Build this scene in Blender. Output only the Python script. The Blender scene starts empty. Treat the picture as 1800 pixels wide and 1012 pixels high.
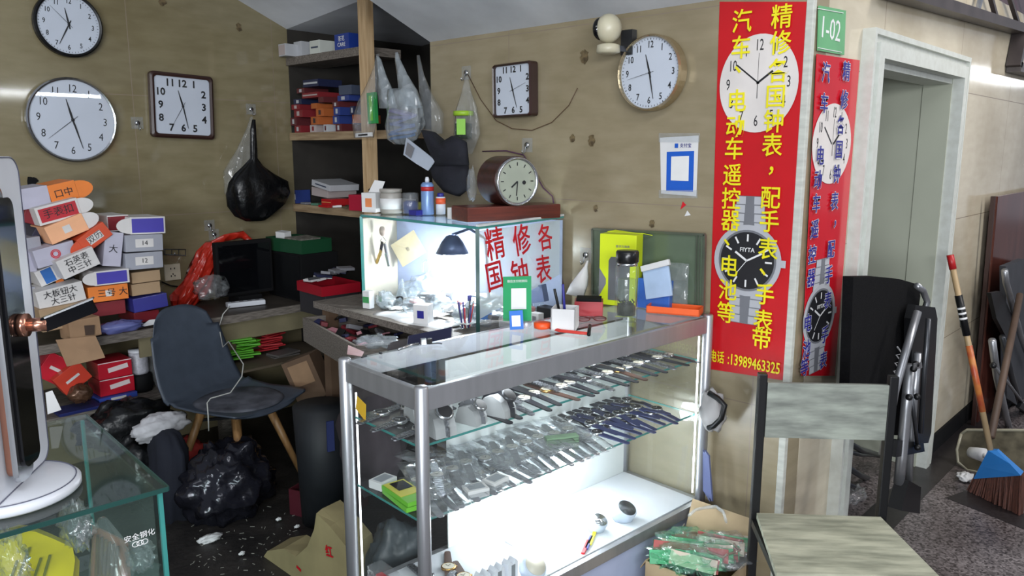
import bpy, bmesh, math, random
from mathutils import Vector, Matrix, Euler, noise

# ---------------------------------------------------------------- camera, world, lights, exposure
SC = bpy.context.scene
COL = SC.collection
R = math.radians
F = 1357.0; HC = 1.58; TH = math.atan(241/1357.0); AZ = R(43.6)
cam_d = bpy.data.cameras.new('camera'); cam = bpy.data.objects.new('camera', cam_d); COL.objects.link(cam)
cam.location = (0, 0, HC); cam.rotation_euler = (R(90)-TH, 0, AZ)
cam_d.sensor_fit = 'HORIZONTAL'; cam_d.sensor_width = 36.0; cam_d.lens = 36.0*F/1800.0
cam_d.clip_start = 0.05; SC.camera = cam
SC.view_settings.view_transform = 'Standard'; SC.view_settings.look = 'None'
SC.view_settings.gamma = 1.0; SC.view_settings.exposure = 0.0; SC.view_settings.use_curve_mapping = False
SC.cycles.transparent_max_bounces = 24; SC.cycles.max_bounces = 8
SC.cycles.caustics_reflective = False; SC.cycles.caustics_refractive = False
W = bpy.data.worlds.new('hall'); SC.world = W; W.use_nodes = True
W.node_tree.nodes['Background'].inputs[0].default_value = (0.80, 0.86, 1.0, 1)
W.node_tree.nodes['Background'].inputs[1].default_value = 0.34

def area(name, loc, target, sx, sy, power, col=(1, 1, 1)):
    l = bpy.data.lights.new(name, 'AREA'); l.shape = 'RECTANGLE'; l.size = sx; l.size_y = sy
    l.energy = power; l.color = col
    o = bpy.data.objects.new(name, l); COL.objects.link(o); o.location = loc
    o.rotation_euler = (Vector(target)-Vector(loc)).to_track_quat('-Z', 'Y').to_euler()
    return o
area('hall_tube_and_fill_light', (0.4, 0.2, 3.3), (-1.6, 2.0, 0.8), 2.4, 0.5, 34, (0.93, 0.97, 1.0))
area('hall_tube_and_fill_light', (0.9, 4.2, 3.3), (-0.6, 4.0, 0.3), 0.5, 2.4, 72, (1.0, 0.96, 0.92))
area('hall_tube_and_fill_light', (3.0, -2.2, 2.3), (-1.6, 2.8, 1.7), 2.6, 0.6, 170, (0.95, 0.97, 1.0))  # added side fill, not a tube: brightens the ceiling and the inner room
area('hall_tube_and_fill_light', (-1.2, -0.9, 3.2), (-3.6, 1.4, 1.0), 2.0, 0.5, 12, (0.93, 0.97, 1.0))
area('low_ceiling_fill_light', (2.6, -5.0, 1.2), (-1.8, 2.2, 2.3), 3.0, 1.2, 260, (0.9, 0.95, 1.0))  # invented low fill from behind the camera, added to brighten the ceiling

# ---------------------------------------------------------------- geometry of the view (pixel of the photograph -> point on a real plane)
def P(px, py, ax, v):
    r = px-900.0; u = -(py-506.0)
    fw = F*math.cos(TH)+u*math.sin(TH); up = -F*math.sin(TH)+u*math.cos(TH)
    d = Vector((r*math.cos(AZ)-fw*math.sin(AZ), r*math.sin(AZ)+fw*math.cos(AZ), up))
    o = Vector((0, 0, HC)); i = 'xyz'.index(ax)
    return o+d*((v-o[i])/d[i])

# ---------------------------------------------------------------- materials
def c(r, g, b):
    f = lambda x: ((x/255+0.055)/1.055)**2.4 if x > 10 else x/255/12.92
    return (f(r), f(g), f(b), 1)
MATS = {}
def mat(name, col, rough=0.6, metal=0.0, spec=0.5, var=0.12, scale=8.0, col2=None, stretch=(1, 1, 1), bump=0.0, bscale=40, emit=0, trans=0):
    if name in MATS: return MATS[name]
    m = bpy.data.materials.new(name); m.use_nodes = True; N = m.node_tree.nodes; L = m.node_tree.links
    b = N['Principled BSDF']; b.inputs['Roughness'].default_value = rough; b.inputs['Metallic'].default_value = metal
    b.inputs['Specular IOR Level'].default_value = spec
    tc = N.new('ShaderNodeTexCoord'); mp = N.new('ShaderNodeMapping'); mp.inputs['Scale'].default_value = stretch
    L.new(tc.outputs['Object'], mp.inputs[0])
    if var > 0 or col2:
        n = N.new('ShaderNodeTexNoise'); n.inputs['Scale'].default_value = scale; n.inputs['Detail'].default_value = 5
        L.new(mp.outputs[0], n.inputs['Vector'])
        rp = N.new('ShaderNodeValToRGB'); L.new(n.outputs[0], rp.inputs[0])
        if col2: a, d = col, col2
        else:
            a = tuple(x*(1-var) for x in col[:3])+(1,); d = tuple(min(1, x*(1+var)) for x in col[:3])+(1,)
        rp.color_ramp.elements[0].position = 0.35; rp.color_ramp.elements[1].position = 0.65
        rp.color_ramp.elements[0].color = a; rp.color_ramp.elements[1].color = d
        L.new(rp.outputs[0], b.inputs['Base Color'])
    else: b.inputs['Base Color'].default_value = col
    if bump:
        n2 = N.new('ShaderNodeTexNoise'); n2.inputs['Scale'].default_value = bscale; L.new(mp.outputs[0], n2.inputs['Vector'])
        bm_ = N.new('ShaderNodeBump'); bm_.inputs['Strength'].default_value = bump; bm_.inputs['Distance'].default_value = 0.01
        L.new(n2.outputs[0], bm_.inputs['Height']); L.new(bm_.outputs[0], b.inputs['Normal'])
    if emit:
        b.inputs['Emission Color'].default_value = col; b.inputs['Emission Strength'].default_value = emit
    MATS[name] = m; return m
def flat(r, g, b, rough=0.55, name=None, **k):
    return mat(name or 'paint_%d_%d_%d_%d' % (r, g, b, int(rough*100)), c(r, g, b), rough, var=0.06, **k)
def filmmat(name, tint, opac, rough=0.15, gl=0.6, fres=1.45, dif=None, crk=0.0):
    """thin transparent film or glass: transparent + a share of diffuse + fresnel gloss"""
    if name in MATS: return MATS[name]
    m = bpy.data.materials.new(name); m.use_nodes = True; N = m.node_tree.nodes; L = m.node_tree.links
    N.remove(N['Principled BSDF']); out = N['Material Output']
    t = N.new('ShaderNodeBsdfTransparent'); t.inputs[0].default_value = tint
    d = N.new('ShaderNodeBsdfPrincipled'); d.inputs['Base Color'].default_value = dif or (0.75, 0.78, 0.8, 1); d.inputs['Roughness'].default_value = 0.35
    g = N.new('ShaderNodeBsdfGlossy'); g.inputs['Roughness'].default_value = rough
    mx = N.new('ShaderNodeMixShader'); mx.inputs[0].default_value = opac
    if crk:
        tcc = N.new('ShaderNodeTexCoord'); nn = N.new('ShaderNodeTexVoronoi'); nn.inputs['Scale'].default_value = 20; L.new(tcc.outputs['Object'], nn.inputs['Vector'])
        bb = N.new('ShaderNodeBump'); bb.inputs['Strength'].default_value = crk; bb.inputs['Distance'].default_value = 0.02; L.new(nn.outputs['Distance'], bb.inputs['Height'])
        L.new(bb.outputs[0], g.inputs['Normal']); L.new(bb.outputs[0], d.inputs['Normal'])
    L.new(t.outputs[0], mx.inputs[1]); L.new(d.outputs[0], mx.inputs[2])
    fr = N.new('ShaderNodeFresnel'); fr.inputs[0].default_value = fres
    ge = N.new('ShaderNodeNewGeometry'); iv = N.new('ShaderNodeMath'); iv.operation = 'SUBTRACT'; iv.inputs[0].default_value = gl; L.new(ge.outputs['Backfacing'], iv.inputs[1]); iv.use_clamp = True
    ml = N.new('ShaderNodeMath'); ml.operation = 'MULTIPLY'; L.new(iv.outputs[0], ml.inputs[1]); L.new(fr.outputs[0], ml.inputs[0])
    m2 = N.new('ShaderNodeMixShader'); L.new(ml.outputs[0], m2.inputs[0]); L.new(mx.outputs[0], m2.inputs[1]); L.new(g.outputs[0], m2.inputs[2])
    L.new(m2.outputs[0], out.inputs[0]); MATS[name] = m; return m
GLASS = filmmat('clear_glass', (0.975, 0.99, 0.985, 1), 0.012, 0.02, 0.9)
GLASSG = filmmat('green_tinted_glass', (0.90, 0.955, 0.94, 1), 0.04, 0.03, 0.9, dif=(0.35, 0.5, 0.45, 1))
LENS = filmmat('clock_glass', (0.97, 0.98, 0.98, 1), 0.0, 0.01, 0.8)
BAGCLR = filmmat('clear_plastic_film', (0.96, 0.97, 0.98, 1), 0.10, 0.15, 1.0, 1.6, crk=0.6)
BAGWHT = filmmat('milky_plastic_film', (0.9, 0.93, 0.95, 1), 0.24, 0.2, 0.9, 1.6, dif=(0.7, 0.76, 0.8, 1), crk=0.8)
BAGRED = filmmat('red_plastic_film', (0.9, 0.10, 0.05, 1), 0.62, 0.25, 0.8, dif=(0.70, 0.04, 0.02, 1), crk=1.0)
BAGGRN = filmmat('green_plastic_film', (0.7, 0.95, 0.82, 1), 0.14, 0.2, 0.9, 1.6, dif=(0.25, 0.6, 0.42, 1), crk=0.9)
EDGE = mat('glass_edge_green', c(60, 135, 130), 0.15, var=0.1)
EDGED = mat('glass_edge_dark', c(35, 70, 66), 0.2, var=0.1)
ALU = mat('brushed_aluminium', c(175, 177, 182), 0.38, 0.75, var=0.06, scale=30, stretch=(1, 1, 0.1))
STEEL = mat('polished_steel', c(190, 192, 195), 0.22, 0.95, var=0.06)
DKSTEEL = mat('dark_steel', c(80, 82, 86), 0.35, 0.8, var=0.1)
COPPER = mat('rose_copper', c(196, 140, 118), 0.25, 0.9, var=0.05)
BLK = mat('black_plastic', c(15, 16, 18), 0.4, var=0.15, spec=.35)
BLKM = mat('matte_black', c(14, 14, 16), 0.8, var=0.2, spec=.2)
BLKGLS = mat('black_gloss', c(10, 11, 14), 0.06, var=0.1)
BLKFAB = mat('black_mesh_fabric', c(11, 11, 13), 0.9, spec=.15, var=0.2, scale=60, bump=0.3, bscale=300)
BLKBAG = mat('black_bag_film', c(14, 15, 17), 0.28, var=0.2, bump=0.5, bscale=25)
WHT = mat('white_plastic', c(214, 217, 224), 0.3, var=0.03)
WPAP = mat('white_paper', c(215, 215, 215), 0.7, var=0.05)
KRAFT = mat('kraft_cardboard', c(146, 116, 88), 0.8, var=0.1, scale=12)
KRAFTD = mat('dark_cardboard', c(100, 78, 60), 0.85, var=0.12, scale=12)
WOODL = mat('pale_pine', c(200, 172, 134), 0.6, col2=c(172, 142, 104), scale=6, stretch=(10, 10, 0.8))
WOODH = mat('pale_pine_board', c(166, 144, 114), 0.6, col2=c(132, 110, 84), scale=6, stretch=(1, 10, 10))
WOODG = mat('grey_worn_wood', c(128, 120, 112), 0.7, col2=c(86, 80, 74), scale=10, stretch=(14, 2, 22))
BEECH = mat('beech_leg', c(158, 120, 78), 0.45, col2=c(130, 94, 58), scale=8, stretch=(12, 12, 1))
SHELL = mat('charcoal_shell', c(62, 70, 82), 0.42, var=0.08, scale=20)
REDB = mat('red_print', c(172, 30, 34), 0.4, var=0.08)
LED = mat('led_white', (0.92, 0.96, 1, 1), 0.5, var=0, emit=14)
LEDD = mat('led_soft', (0.92, 0.96, 1, 1), 0.5, var=0, emit=5)
INKK = flat(28, 28, 32, 0.5, 'ink_black'); INKR = flat(200, 25, 40, 0.4, 'ink_red'); INKY = flat(232, 220, 30, 0.4, 'ink_yellow')
INKB = flat(40, 40, 130, 0.4, 'ink_blue'); INKW = flat(225, 225, 225, 0.4, 'ink_white'); INKG = flat(120, 120, 125, 0.5, 'ink_grey')

# ---------------------------------------------------------------- mesh builder
class MB:
    def __init__(s): s.bm = bmesh.new(); s.mi = 0; s.mats = []
    def use(s, m):
        if m not in s.mats: s.mats.append(m)
        s.mi = s.mats.index(m); return s
    def _add(s, vs, fs, M=None, smooth=False):
        bv = [s.bm.verts.new(M @ Vector(v) if M else Vector(v)) for v in vs]
        for f in fs:
            try:
                fc = s.bm.faces.new([bv[i] for i in f]); fc.material_index = s.mi; fc.smooth = smooth
            except ValueError: pass
        return s
    def box(s, ctr, size, rot=(0, 0, 0), bev=0.0, M=None):
        T = Matrix.Translation(Vector(ctr)) @ Euler(rot).to_matrix().to_4x4()
        if M: T = M @ T
        hx, hy, hz = [x/2 for x in size]
        if bev <= 0 or bev*2 >= min(size):
            vs = [(x, y, z) for x in (-hx, hx) for y in (-hy, hy) for z in (-hz, hz)]
            return s._add(vs, [(0, 1, 3, 2), (4, 6, 7, 5), (0, 4, 5, 1), (2, 3, 7, 6), (0, 2, 6, 4), (1, 5, 7, 3)], T)
        t = bmesh.new(); bmesh.ops.create_cube(t, size=1.0)
        for v in t.verts: v.co = Vector((v.co.x*size[0], v.co.y*size[1], v.co.z*size[2]))
        bmesh.ops.bevel(t, geom=t.edges[:], offset=bev, segments=2, profile=0.7, affect='EDGES')
        t.verts.index_update(); s._add([v.co.copy() for v in t.verts], [[v.index for v in f.verts] for f in t.faces], T); t.free(); return s
    def prism(s, poly, d, M=None, smooth=False):
        """polygon of (x,z) points extruded along y from 0 to d"""
        n = len(poly); vs = [(x, 0, z) for x, z in poly]+[(x, d, z) for x, z in poly]
        fs = [tuple(range(n)), tuple(range(2*n-1, n-1, -1))]
        s._add(vs, fs, M); return s._add(vs, [(i, i+n, (i+1) % n+n, (i+1) % n) for i in range(n)], M, smooth)
    def slab(s, pts, thick):
        """3D polygon thickened along its normal"""
        pts = [Vector(p) for p in pts]; n = (pts[1]-pts[0]).cross(pts[2]-pts[0]).normalized()*thick; k = len(pts)
        vs = pts+[p+n for p in pts]
        return s._add(vs, [tuple(range(k))[::-1], tuple(range(k, 2*k))]+[(i, (i+1) % k, (i+1) % k+k, i+k) for i in range(k)])
    def rings(s, rs, cap=True, smooth=True, M=None, close=False):
        """rs: list of rings, each a list of 3D points of equal length"""
        n = len(rs[0]); vs = [p for r in rs for p in r]; fs = []
        for i in range(len(rs)-1):
            for j in range(n):
                fs.append((i*n+j, i*n+(j+1) % n, (i+1)*n+(j+1) % n, (i+1)*n+j))
        if cap: fs += [tuple(range(n))[::-1], tuple(range((len(rs)-1)*n, len(rs)*n))]
        return s._add(vs, fs, M, smooth)
    def lathe(s, prof, seg=24, M=None, cap=True, smooth=True):
        return s.rings([[(r*math.cos(2*math.pi*j/seg), r*math.sin(2*math.pi*j/seg), z) for j in range(seg)] for r, z in prof], cap, smooth, M)
    def tube(s, pts, r, seg=8, r2=None, smooth=True, flatn=1.0):
        pts = [Vector(p) for p in pts]; rs = []; n = len(pts); u = None
        for i, p in enumerate(pts):
            t = (pts[min(i+1, n-1)]-pts[max(i-1, 0)]).normalized()
            if u is None: u = t.orthogonal().normalized()
            u = (u-t*u.dot(t)).normalized(); w = t.cross(u)
            rr = r if r2 is None else r+(r2-r)*i/(n-1)
            rs.append([p+(u*math.cos(2*math.pi*j/seg)+w*math.sin(2*math.pi*j/seg)*flatn)*rr for j in range(seg)])
        return s.rings(rs, True, smooth)
    def bar(s, a, b, w, d, up=(0, 0, 1)):
        a = Vector(a); b = Vector(b); t = (b-a).normalized(); x = t.cross(Vector(up))
        x = x.normalized() if x.length > 1e-4 else t.orthogonal().normalized(); y = x.cross(t)
        rs = [[p+x*(w/2)*i+y*(d/2)*j for i, j in ((-1, -1), (1, -1), (1, 1), (-1, 1))] for p in (a, b)]
        return s.rings(rs, True, False)
    def disc(s, r, z, seg=32, M=None, rx=None, th=0.001):
        return s.rings([[((rx or r)*math.cos(2*math.pi*j/seg), r*math.sin(2*math.pi*j/seg), zz) for j in range(seg)] for zz in (z, z+th)], True, False, M)
    def ell(s, ctr, rad, seg=16, rng=8, amp=0.0, fq=3.0, seed=0, M=None):
        vs = []; fs = []
        for i in range(rng+1):
            a = math.pi*i/rng
            for j in range(seg):
                b = 2*math.pi*j/seg; v = Vector((math.sin(a)*math.cos(b), math.sin(a)*math.sin(b), math.cos(a)))
                if amp:
                    q = noise.noise(v*fq+Vector((seed, seed*1.7, 0)))+0.5*noise.noise(v*fq*2.3+Vector((0, seed, 5)))
                    q += 0.35*abs(noise.noise(v*fq*4+Vector((seed, 0, 9))))
                    v = v*(1+amp*q)
                vs.append((ctr[0]+v.x*rad[0], ctr[1]+v.y*rad[1], ctr[2]+v.z*rad[2]))
        for i in range(rng):
            for j in range(seg): fs.append((i*seg+j, (i+1)*seg+j, (i+1)*seg+(j+1) % seg, i*seg+(j+1) % seg))
        return s._add(vs, fs, M, True)
    def loft(s, secs, seg=28, amp=0.0, fq=9.0, seed=0, cap=True, M=None):
        """secs: (cx,cy,cz,rx,ry); vertical pleats and crumples by noise"""
        rs = []
        for (cx, cy, cz, rx, ry) in secs:
            ring = []
            for j in range(seg):
                b = 2*math.pi*j/seg
                q = 1+amp*(noise.noise(Vector((math.cos(b)*2.2+seed, math.sin(b)*2.2, cz*fq)))+0.6*noise.noise(Vector((math.cos(b)*6, math.sin(b)*6+seed, cz*fq*0.5))))
                ring.append((cx+math.cos(b)*rx*q, cy+math.sin(b)*ry*q, cz))
            rs.append(ring)
        return s.rings(rs, cap, True, M)
    def sheet(s, fn, nu, nv, th=0.002):
        """two-sided sheet from fn(u,v)->point"""
        g = [[Vector(fn(i/nu, j/nv)) for j in range(nv+1)] for i in range(nu+1)]
        n0 = (g[1][0]-g[0][0]).cross(g[0][1]-g[0][0]); n0 = n0.normalized()*th if n0.length > 1e-9 else Vector((0, 0, th))
        vs = [p for r in g for p in r]; k = len(vs); vs += [p+n0 for p in vs]; w = nv+1; fs = []
        for i in range(nu):
            for j in range(nv):
                q = (i*w+j, (i+1)*w+j, (i+1)*w+j+1, i*w+j+1); fs += [q[::-1], tuple(x+k for x in q)]
        bd = [i*w for i in range(nu+1)]+[nu*w+j for j in range(1, w)]+[i*w+nv for i in range(nu-1, -1, -1)]+[j for j in range(nv-1, 0, -1)]
        for a, b in zip(bd, bd[1:]+bd[:1]): fs.append((a, b, b+k, a+k))
        return s._add(vs, fs, None, True)
    def text(s, st, size, M, ext=0.0006, off=0.0, align='CENTER', sx=1.0):
        cu = bpy.data.curves.new('t', 'FONT'); cu.body = st; cu.size = size; cu.extrude = ext; cu.offset = off*size
        cu.align_x = align; cu.align_y = 'CENTER'; cu.resolution_u = 2
        o = bpy.data.objects.new('t', cu); COL.objects.link(o)
        dg = bpy.context.evaluated_depsgraph_get(); me = bpy.data.meshes.new_from_object(o.evaluated_get(dg))
        k = Matrix.Diagonal((sx, 1, 1, 1))
        s._add([M @ k @ v.co for v in me.vertices], [tuple(p.vertices) for p in me.polygons])
        bpy.data.objects.remove(o); bpy.data.curves.remove(cu); bpy.data.meshes.remove(me); return s
    def build(s, name, m=None, parent=None, world=False):
        me = bpy.data.meshes.new(name)
        if world and parent is not None:
            s.bm.transform(Matrix.LocRotScale(parent.location, parent.rotation_euler, None).inverted())
        s.bm.normal_update(); bmesh.ops.recalc_face_normals(s.bm, faces=s.bm.faces[:])
        s.bm.to_mesh(me); s.bm.free()
        for x in (s.mats or [m]): me.materials.append(x)
        o = bpy.data.objects.new(name, me); COL.objects.link(o)
        if parent is not None: o.parent = parent
        return o
def thing(name, label, cat, loc=(0, 0, 0), rot=(0, 0, 0), group=None):
    o = bpy.data.objects.new(name, None); COL.objects.link(o); o.empty_display_size = 0.05
    o.location = loc; o.rotation_euler = rot if isinstance(rot, (tuple, list, Euler)) else (0, 0, rot)
    return tag(o, label, cat, group)
def tag(o, label, cat, group=None, kind=None):
    o['label'] = label; o['category'] = cat
    if group: o['group'] = group
    if kind: o['kind'] = kind
    return o
def struct(o): o['kind'] = 'structure'; return o
def dup(root, loc, rot, label=None, group=None):
    r = root.copy(); COL.objects.link(r); r.location = loc; r.rotation_euler = rot
    if label: r['label'] = label
    if group: r['group'] = group
    for ch in list(root.children):
        k = ch.copy(); COL.objects.link(k); k.parent = r; k.location = ch.location; k.rotation_euler = ch.rotation_euler
        for g in ch.children:
            d = g.copy(); COL.objects.link(d); d.parent = k
    return r
# text matrices: on a wall facing -Y (back), facing +X (left/right wall)
def TM(p, facing, roll=0.0):
    if facing == 'back': m = Matrix(((1, 0, 0), (0, 0, -1), (0, 1, 0))).to_4x4()
    elif facing == 'side': m = Matrix(((0, 0, 1), (1, 0, 0), (0, 1, 0))).to_4x4()
    else: m = Matrix.Identity(4)
    return Matrix.Translation(Vector(p)) @ m @ Matrix.Rotation(roll, 4, 'Z')

XL, YB, XR = -4.2, 2.5, -1.07      # left wall, back wall, right wall planes
rnd = random.Random(7)
# ---------------------------------------------------------------- the setting
def tilemat(name, base, dark, rough, tw, thh, axes, seam=(0.25, 0.2, 0.15, 1), mort=0.002):
    m = bpy.data.materials.new(name); m.use_nodes = True; N = m.node_tree.nodes; L = m.node_tree.links; b = N['Principled BSDF']
    b.inputs['Roughness'].default_value = rough
    tc = N.new('ShaderNodeTexCoord'); sp = N.new('ShaderNodeSeparateXYZ'); L.new(tc.outputs['Object'], sp.inputs[0])
    cb = N.new('ShaderNodeCombineXYZ'); L.new(sp.outputs[axes[0]], cb.inputs[0]); L.new(sp.outputs[axes[1]], cb.inputs[1])
    br = N.new('ShaderNodeTexBrick'); L.new(cb.outputs[0], br.inputs['Vector']); br.offset = 0.0
    br.inputs['Scale'].default_value = 1.0; br.inputs['Brick Width'].default_value = tw; br.inputs['Row Height'].default_value = thh
    br.inputs['Mortar Size'].default_value = mort; br.inputs['Mortar'].default_value = seam
    mp = N.new('ShaderNodeMapping'); mp.inputs['Scale'].default_value = (2, 7, 1); L.new(cb.outputs[0], mp.inputs[0])
    n = N.new('ShaderNodeTexNoise'); n.inputs['Scale'].default_value = 3.0; n.inputs['Detail'].default_value = 8; L.new(mp.outputs[0], n.inputs['Vector'])
    rp = N.new('ShaderNodeValToRGB'); rp.color_ramp.elements[0].position = 0.3; rp.color_ramp.elements[1].position = 0.75
    rp.color_ramp.elements[0].color = dark; rp.color_ramp.elements[1].color = base; L.new(n.outputs[0], rp.inputs[0])
    n3 = N.new('ShaderNodeTexNoise'); n3.inputs['Scale'].default_value = 1.6; n3.inputs['Detail'].default_value = 6; L.new(cb.outputs[0], n3.inputs['Vector'])
    r3 = N.new('ShaderNodeValToRGB'); r3.color_ramp.elements[0].position = 0.25; r3.color_ramp.elements[1].position = 0.55
    r3.color_ramp.elements[0].color = (0.62, 0.58, 0.5, 1); r3.color_ramp.elements[1].color = (1, 1, 1, 1); L.new(n3.outputs[0], r3.inputs[0])
    mx = N.new('ShaderNodeMix'); mx.data_type = 'RGBA'; mx.blend_type = 'MULTIPLY'; mx.inputs[0].default_value = 0.7
    L.new(rp.outputs[0], mx.inputs[6]); L.new(r3.outputs[0], mx.inputs[7])
    L.new(mx.outputs[2], br.inputs['Color1']); L.new(mx.outputs[2], br.inputs['Color2']); L.new(br.outputs[0], b.inputs['Base Color'])
    return m
TL = tilemat('beige_tile_left', c(140, 131, 104), c(126, 117, 90), 0.06, 0.8, 0.62, (1, 2))
TB = tilemat('beige_tile_back', c(154, 143, 119), c(140, 129, 104), 0.25, 1.2, 0.69, (0, 2))
TR = tilemat('cream_tile_right', c(208, 199, 178), c(196, 186, 165), 0.10, 1.05, 0.62, (1, 2))
PLA = mat('stained_plaster', c(226, 230, 236), 0.85, col2=c(198, 202, 208), scale=2.5)
NICHE = mat('niche_board', c(44, 41, 37), 0.9, var=0.3, scale=4)
# floor: dark dirty behind the counter, speckled terrazzo with dark bands to the right
fm = bpy.data.materials.new('terrazzo_floor'); fm.use_nodes = True; N = fm.node_tree.nodes; L = fm.node_tree.links; b = N['Principled BSDF']
b.inputs['Roughness'].default_value = 0.32
tc = N.new('ShaderNodeTexCoord'); vo = N.new('ShaderNodeTexVoronoi'); vo.inputs['Scale'].default_value = 120; L.new(tc.outputs['Object'], vo.inputs['Vector'])
rp = N.new('ShaderNodeValToRGB'); L.new(vo.outputs['Color'], rp.inputs[0])
rp.color_ramp.elements[0].position = 0.15; rp.color_ramp.elements[1].position = 0.95
rp.color_ramp.elements[0].color = c(58, 52, 52); rp.color_ramp.elements[1].color = c(150, 142, 142)
nz = N.new('ShaderNodeTexNoise'); nz.inputs['Scale'].default_value = 3; nz.inputs['Detail'].default_value = 6; L.new(tc.outputs['Object'], nz.inputs['Vector'])
r2 = N.new('ShaderNodeValToRGB'); r2.color_ramp.elements[0].position = 0.35; r2.color_ramp.elements[1].position = 0.7
r2.color_ramp.elements[0].color = (0.45, 0.42, 0.42, 1); r2.color_ramp.elements[1].color = (1, 1, 1, 1); L.new(nz.outputs[0], r2.inputs[0])
mx = N.new('ShaderNodeMix'); mx.data_type = 'RGBA'; mx.blend_type = 'MULTIPLY'; mx.inputs[0].default_value = 1
L.new(rp.outputs[0], mx.inputs[6]); L.new(r2.outputs[0], mx.inputs[7]); L.new(mx.outputs[2], b.inputs['Base Color'])
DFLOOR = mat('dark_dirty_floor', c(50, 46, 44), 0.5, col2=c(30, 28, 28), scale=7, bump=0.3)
DBAND = mat('dark_terrazzo_band', c(40, 37, 38), 0.35, var=0.2, scale=60)
m = MB(); m.use(fm).box((1.0, 7.0, -0.025), (14.0, 28, 0.05)); struct(m.build('floor'))
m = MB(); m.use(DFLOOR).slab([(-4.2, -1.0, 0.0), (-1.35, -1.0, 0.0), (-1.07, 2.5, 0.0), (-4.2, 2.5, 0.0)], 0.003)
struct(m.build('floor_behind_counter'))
m = MB(); m.use(DBAND)
m.slab([(-1.07, 2.5, 0), (-0.93, 2.5, 0), (-0.93, 9, 0), (-1.07, 9, 0)], 0.002)
a = P(1655, 872, 'z', 0); b2 = P(1800, 930, 'z', 0); d = (b2-a).normalized(); nn = Vector((-d.y, d.x, 0))*0.15
m.slab([a+d*0.02, a+d*4, a+d*4+nn, a+d*0.02+nn], 0.0022)
struct(m.build('floor_band'))
# left wall: its top follows the sloping ceiling
def zc(y, x=-4.2): return (2.27 if x < -3.0 else 2.09)+0.42*(2.5-y)
m = MB(); m.use(TL)
m.slab([(XL, -1.5, 0), (XL, 2.5, 0), (XL, 2.5, zc(2.5)+.03), (XL, -1.5, zc(-1.5)+.03)], -0.12)
struct(m.build('wall_left'))
m = MB(); m.use(TB)
m.box(((-2.92+XR)/2, YB+0.06, 1.05), (2.92+XR, 0.12, 2.1))
struct(m.build('wall_back'))
# right wall: runs away from the outside corner, with the door opening
D0, D1, DZ = 3.03, 4.10, 1.91
m = MB(); m.use(TR)
def seg(y0, y1, z0, z1): m.box((XR-0.06, (y0+y1)/2, (z0+z1)/2), (0.12, y1-y0, z1-z0))
seg(YB+0.125, D0, 0, 2.35); seg(D0, D1, DZ, 2.35); seg(D1, 9.0, 0, 2.35)
struct(m.build('wall_right'))
m = MB(); m.use(NICHE)
m.box((XL-0.06, 3.05, 1.2), (0.12, 1.1, 2.4)); m.box((-2.86, 3.05, 1.2), (0.12, 0.85, 2.4)); m.box((-3.56, 3.56, 1.2), (1.4, 0.08, 2.4))
struct(m.build('wall_niche'))
m = MB(); m.use(PLA)
def cz(x): return 2.28+(x+4.2)*0.09 if x < -3.32 else (2.36-(x+3.32)*0.675 if x < -2.92 else 2.09)
xs_ = (-4.2, -3.32, -2.92, -1.07); vs = []
for y, dz in ((1.0, .63), (2.5, 0), (3.6, 0)):
    for x in xs_: vs.append((x, y, cz(x)+dz))
vs += [(x, y, z+.06) for x, y, z in vs]
fs = []
for i in range(2):
    for j in range(3 if i == 0 else 2): q = (i*4+j, i*4+j+1, i*4+j+5, i*4+j+4); fs += [q, tuple(k+12 for k in q)[::-1]]
m._add(vs, fs)
struct(m.build('ceiling'))
# corner trim strip, door frame and inner room
TRIM = mat('painted_metal_trim', c(190, 192, 184), 0.4, var=0.12, scale=14, stretch=(1, 1, 4))
m = MB(); m.use(TRIM); m.box((XR-0.009, YB+0.008, 1.17), (0.024, 0.024, 2.34), bev=0.003); struct(m.build('trim_1'))
DFR = mat('chipped_white_paint', c(200, 204, 198), 0.42, col2=c(190, 193, 186), scale=30)
dr = bpy.data.objects.new('door_1', None); COL.objects.link(dr); dr.location = (XR, 3.5, 0); struct(dr)
m = MB(); m.use(DFR)
for (o0, o1, t) in ((0.0, 0.052, 0.05), (0.052, 0.078, 0.03), (0.078, 0.098, 0.045)):
    m.box((XR+t/2, D0-(o0+o1)/2, (DZ+o1)/2), (t, o1-o0, DZ+o1)); m.box((XR+t/2, D1+(o0+o1)/2, (DZ+o1)/2), (t, o1-o0, DZ+o1))
    m.box((XR+t/2, (D0+D1)/2, DZ+(o0+o1)/2), (t, D1-D0+2*o0, o1-o0))
m.box((XR-0.06, D0-0.001+0.012, DZ/2), (0.12, 0.024, DZ)); m.box((XR-0.06, (D0+D1)/2, DZ-0.012), (0.12, D1-D0, 0.024))
m.build('frame', None, dr, True)
INN = mat('inner_room_paint', c(166, 170, 154), 0.6, var=0.05, scale=3)
m = MB(); m.use(INN)
m.box((XR-0.062, D1-0.004, DZ/2), (0.124, 0.008, DZ)); m.box((-1.72, 4.25, 1.1), (1.29, 0.296, 2.2)); m.box((-2.55, 3.45, 1.1), (0.1, 1.6, 2.2)); m.box((-1.85, 2.75, 1.1), (1.3, 0.06, 2.2)); m.box((-1.85, 3.4, 2.15), (1.3, 1.6, 0.06))
struct(m.build('wall_inner_room'))
m = MB(); m.use(BLKM); m.box((XR+0.006, (4.2+9)/2, 0.05), (0.012, 4.8, 0.10)); struct(m.build('baseboard_right'))
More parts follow.
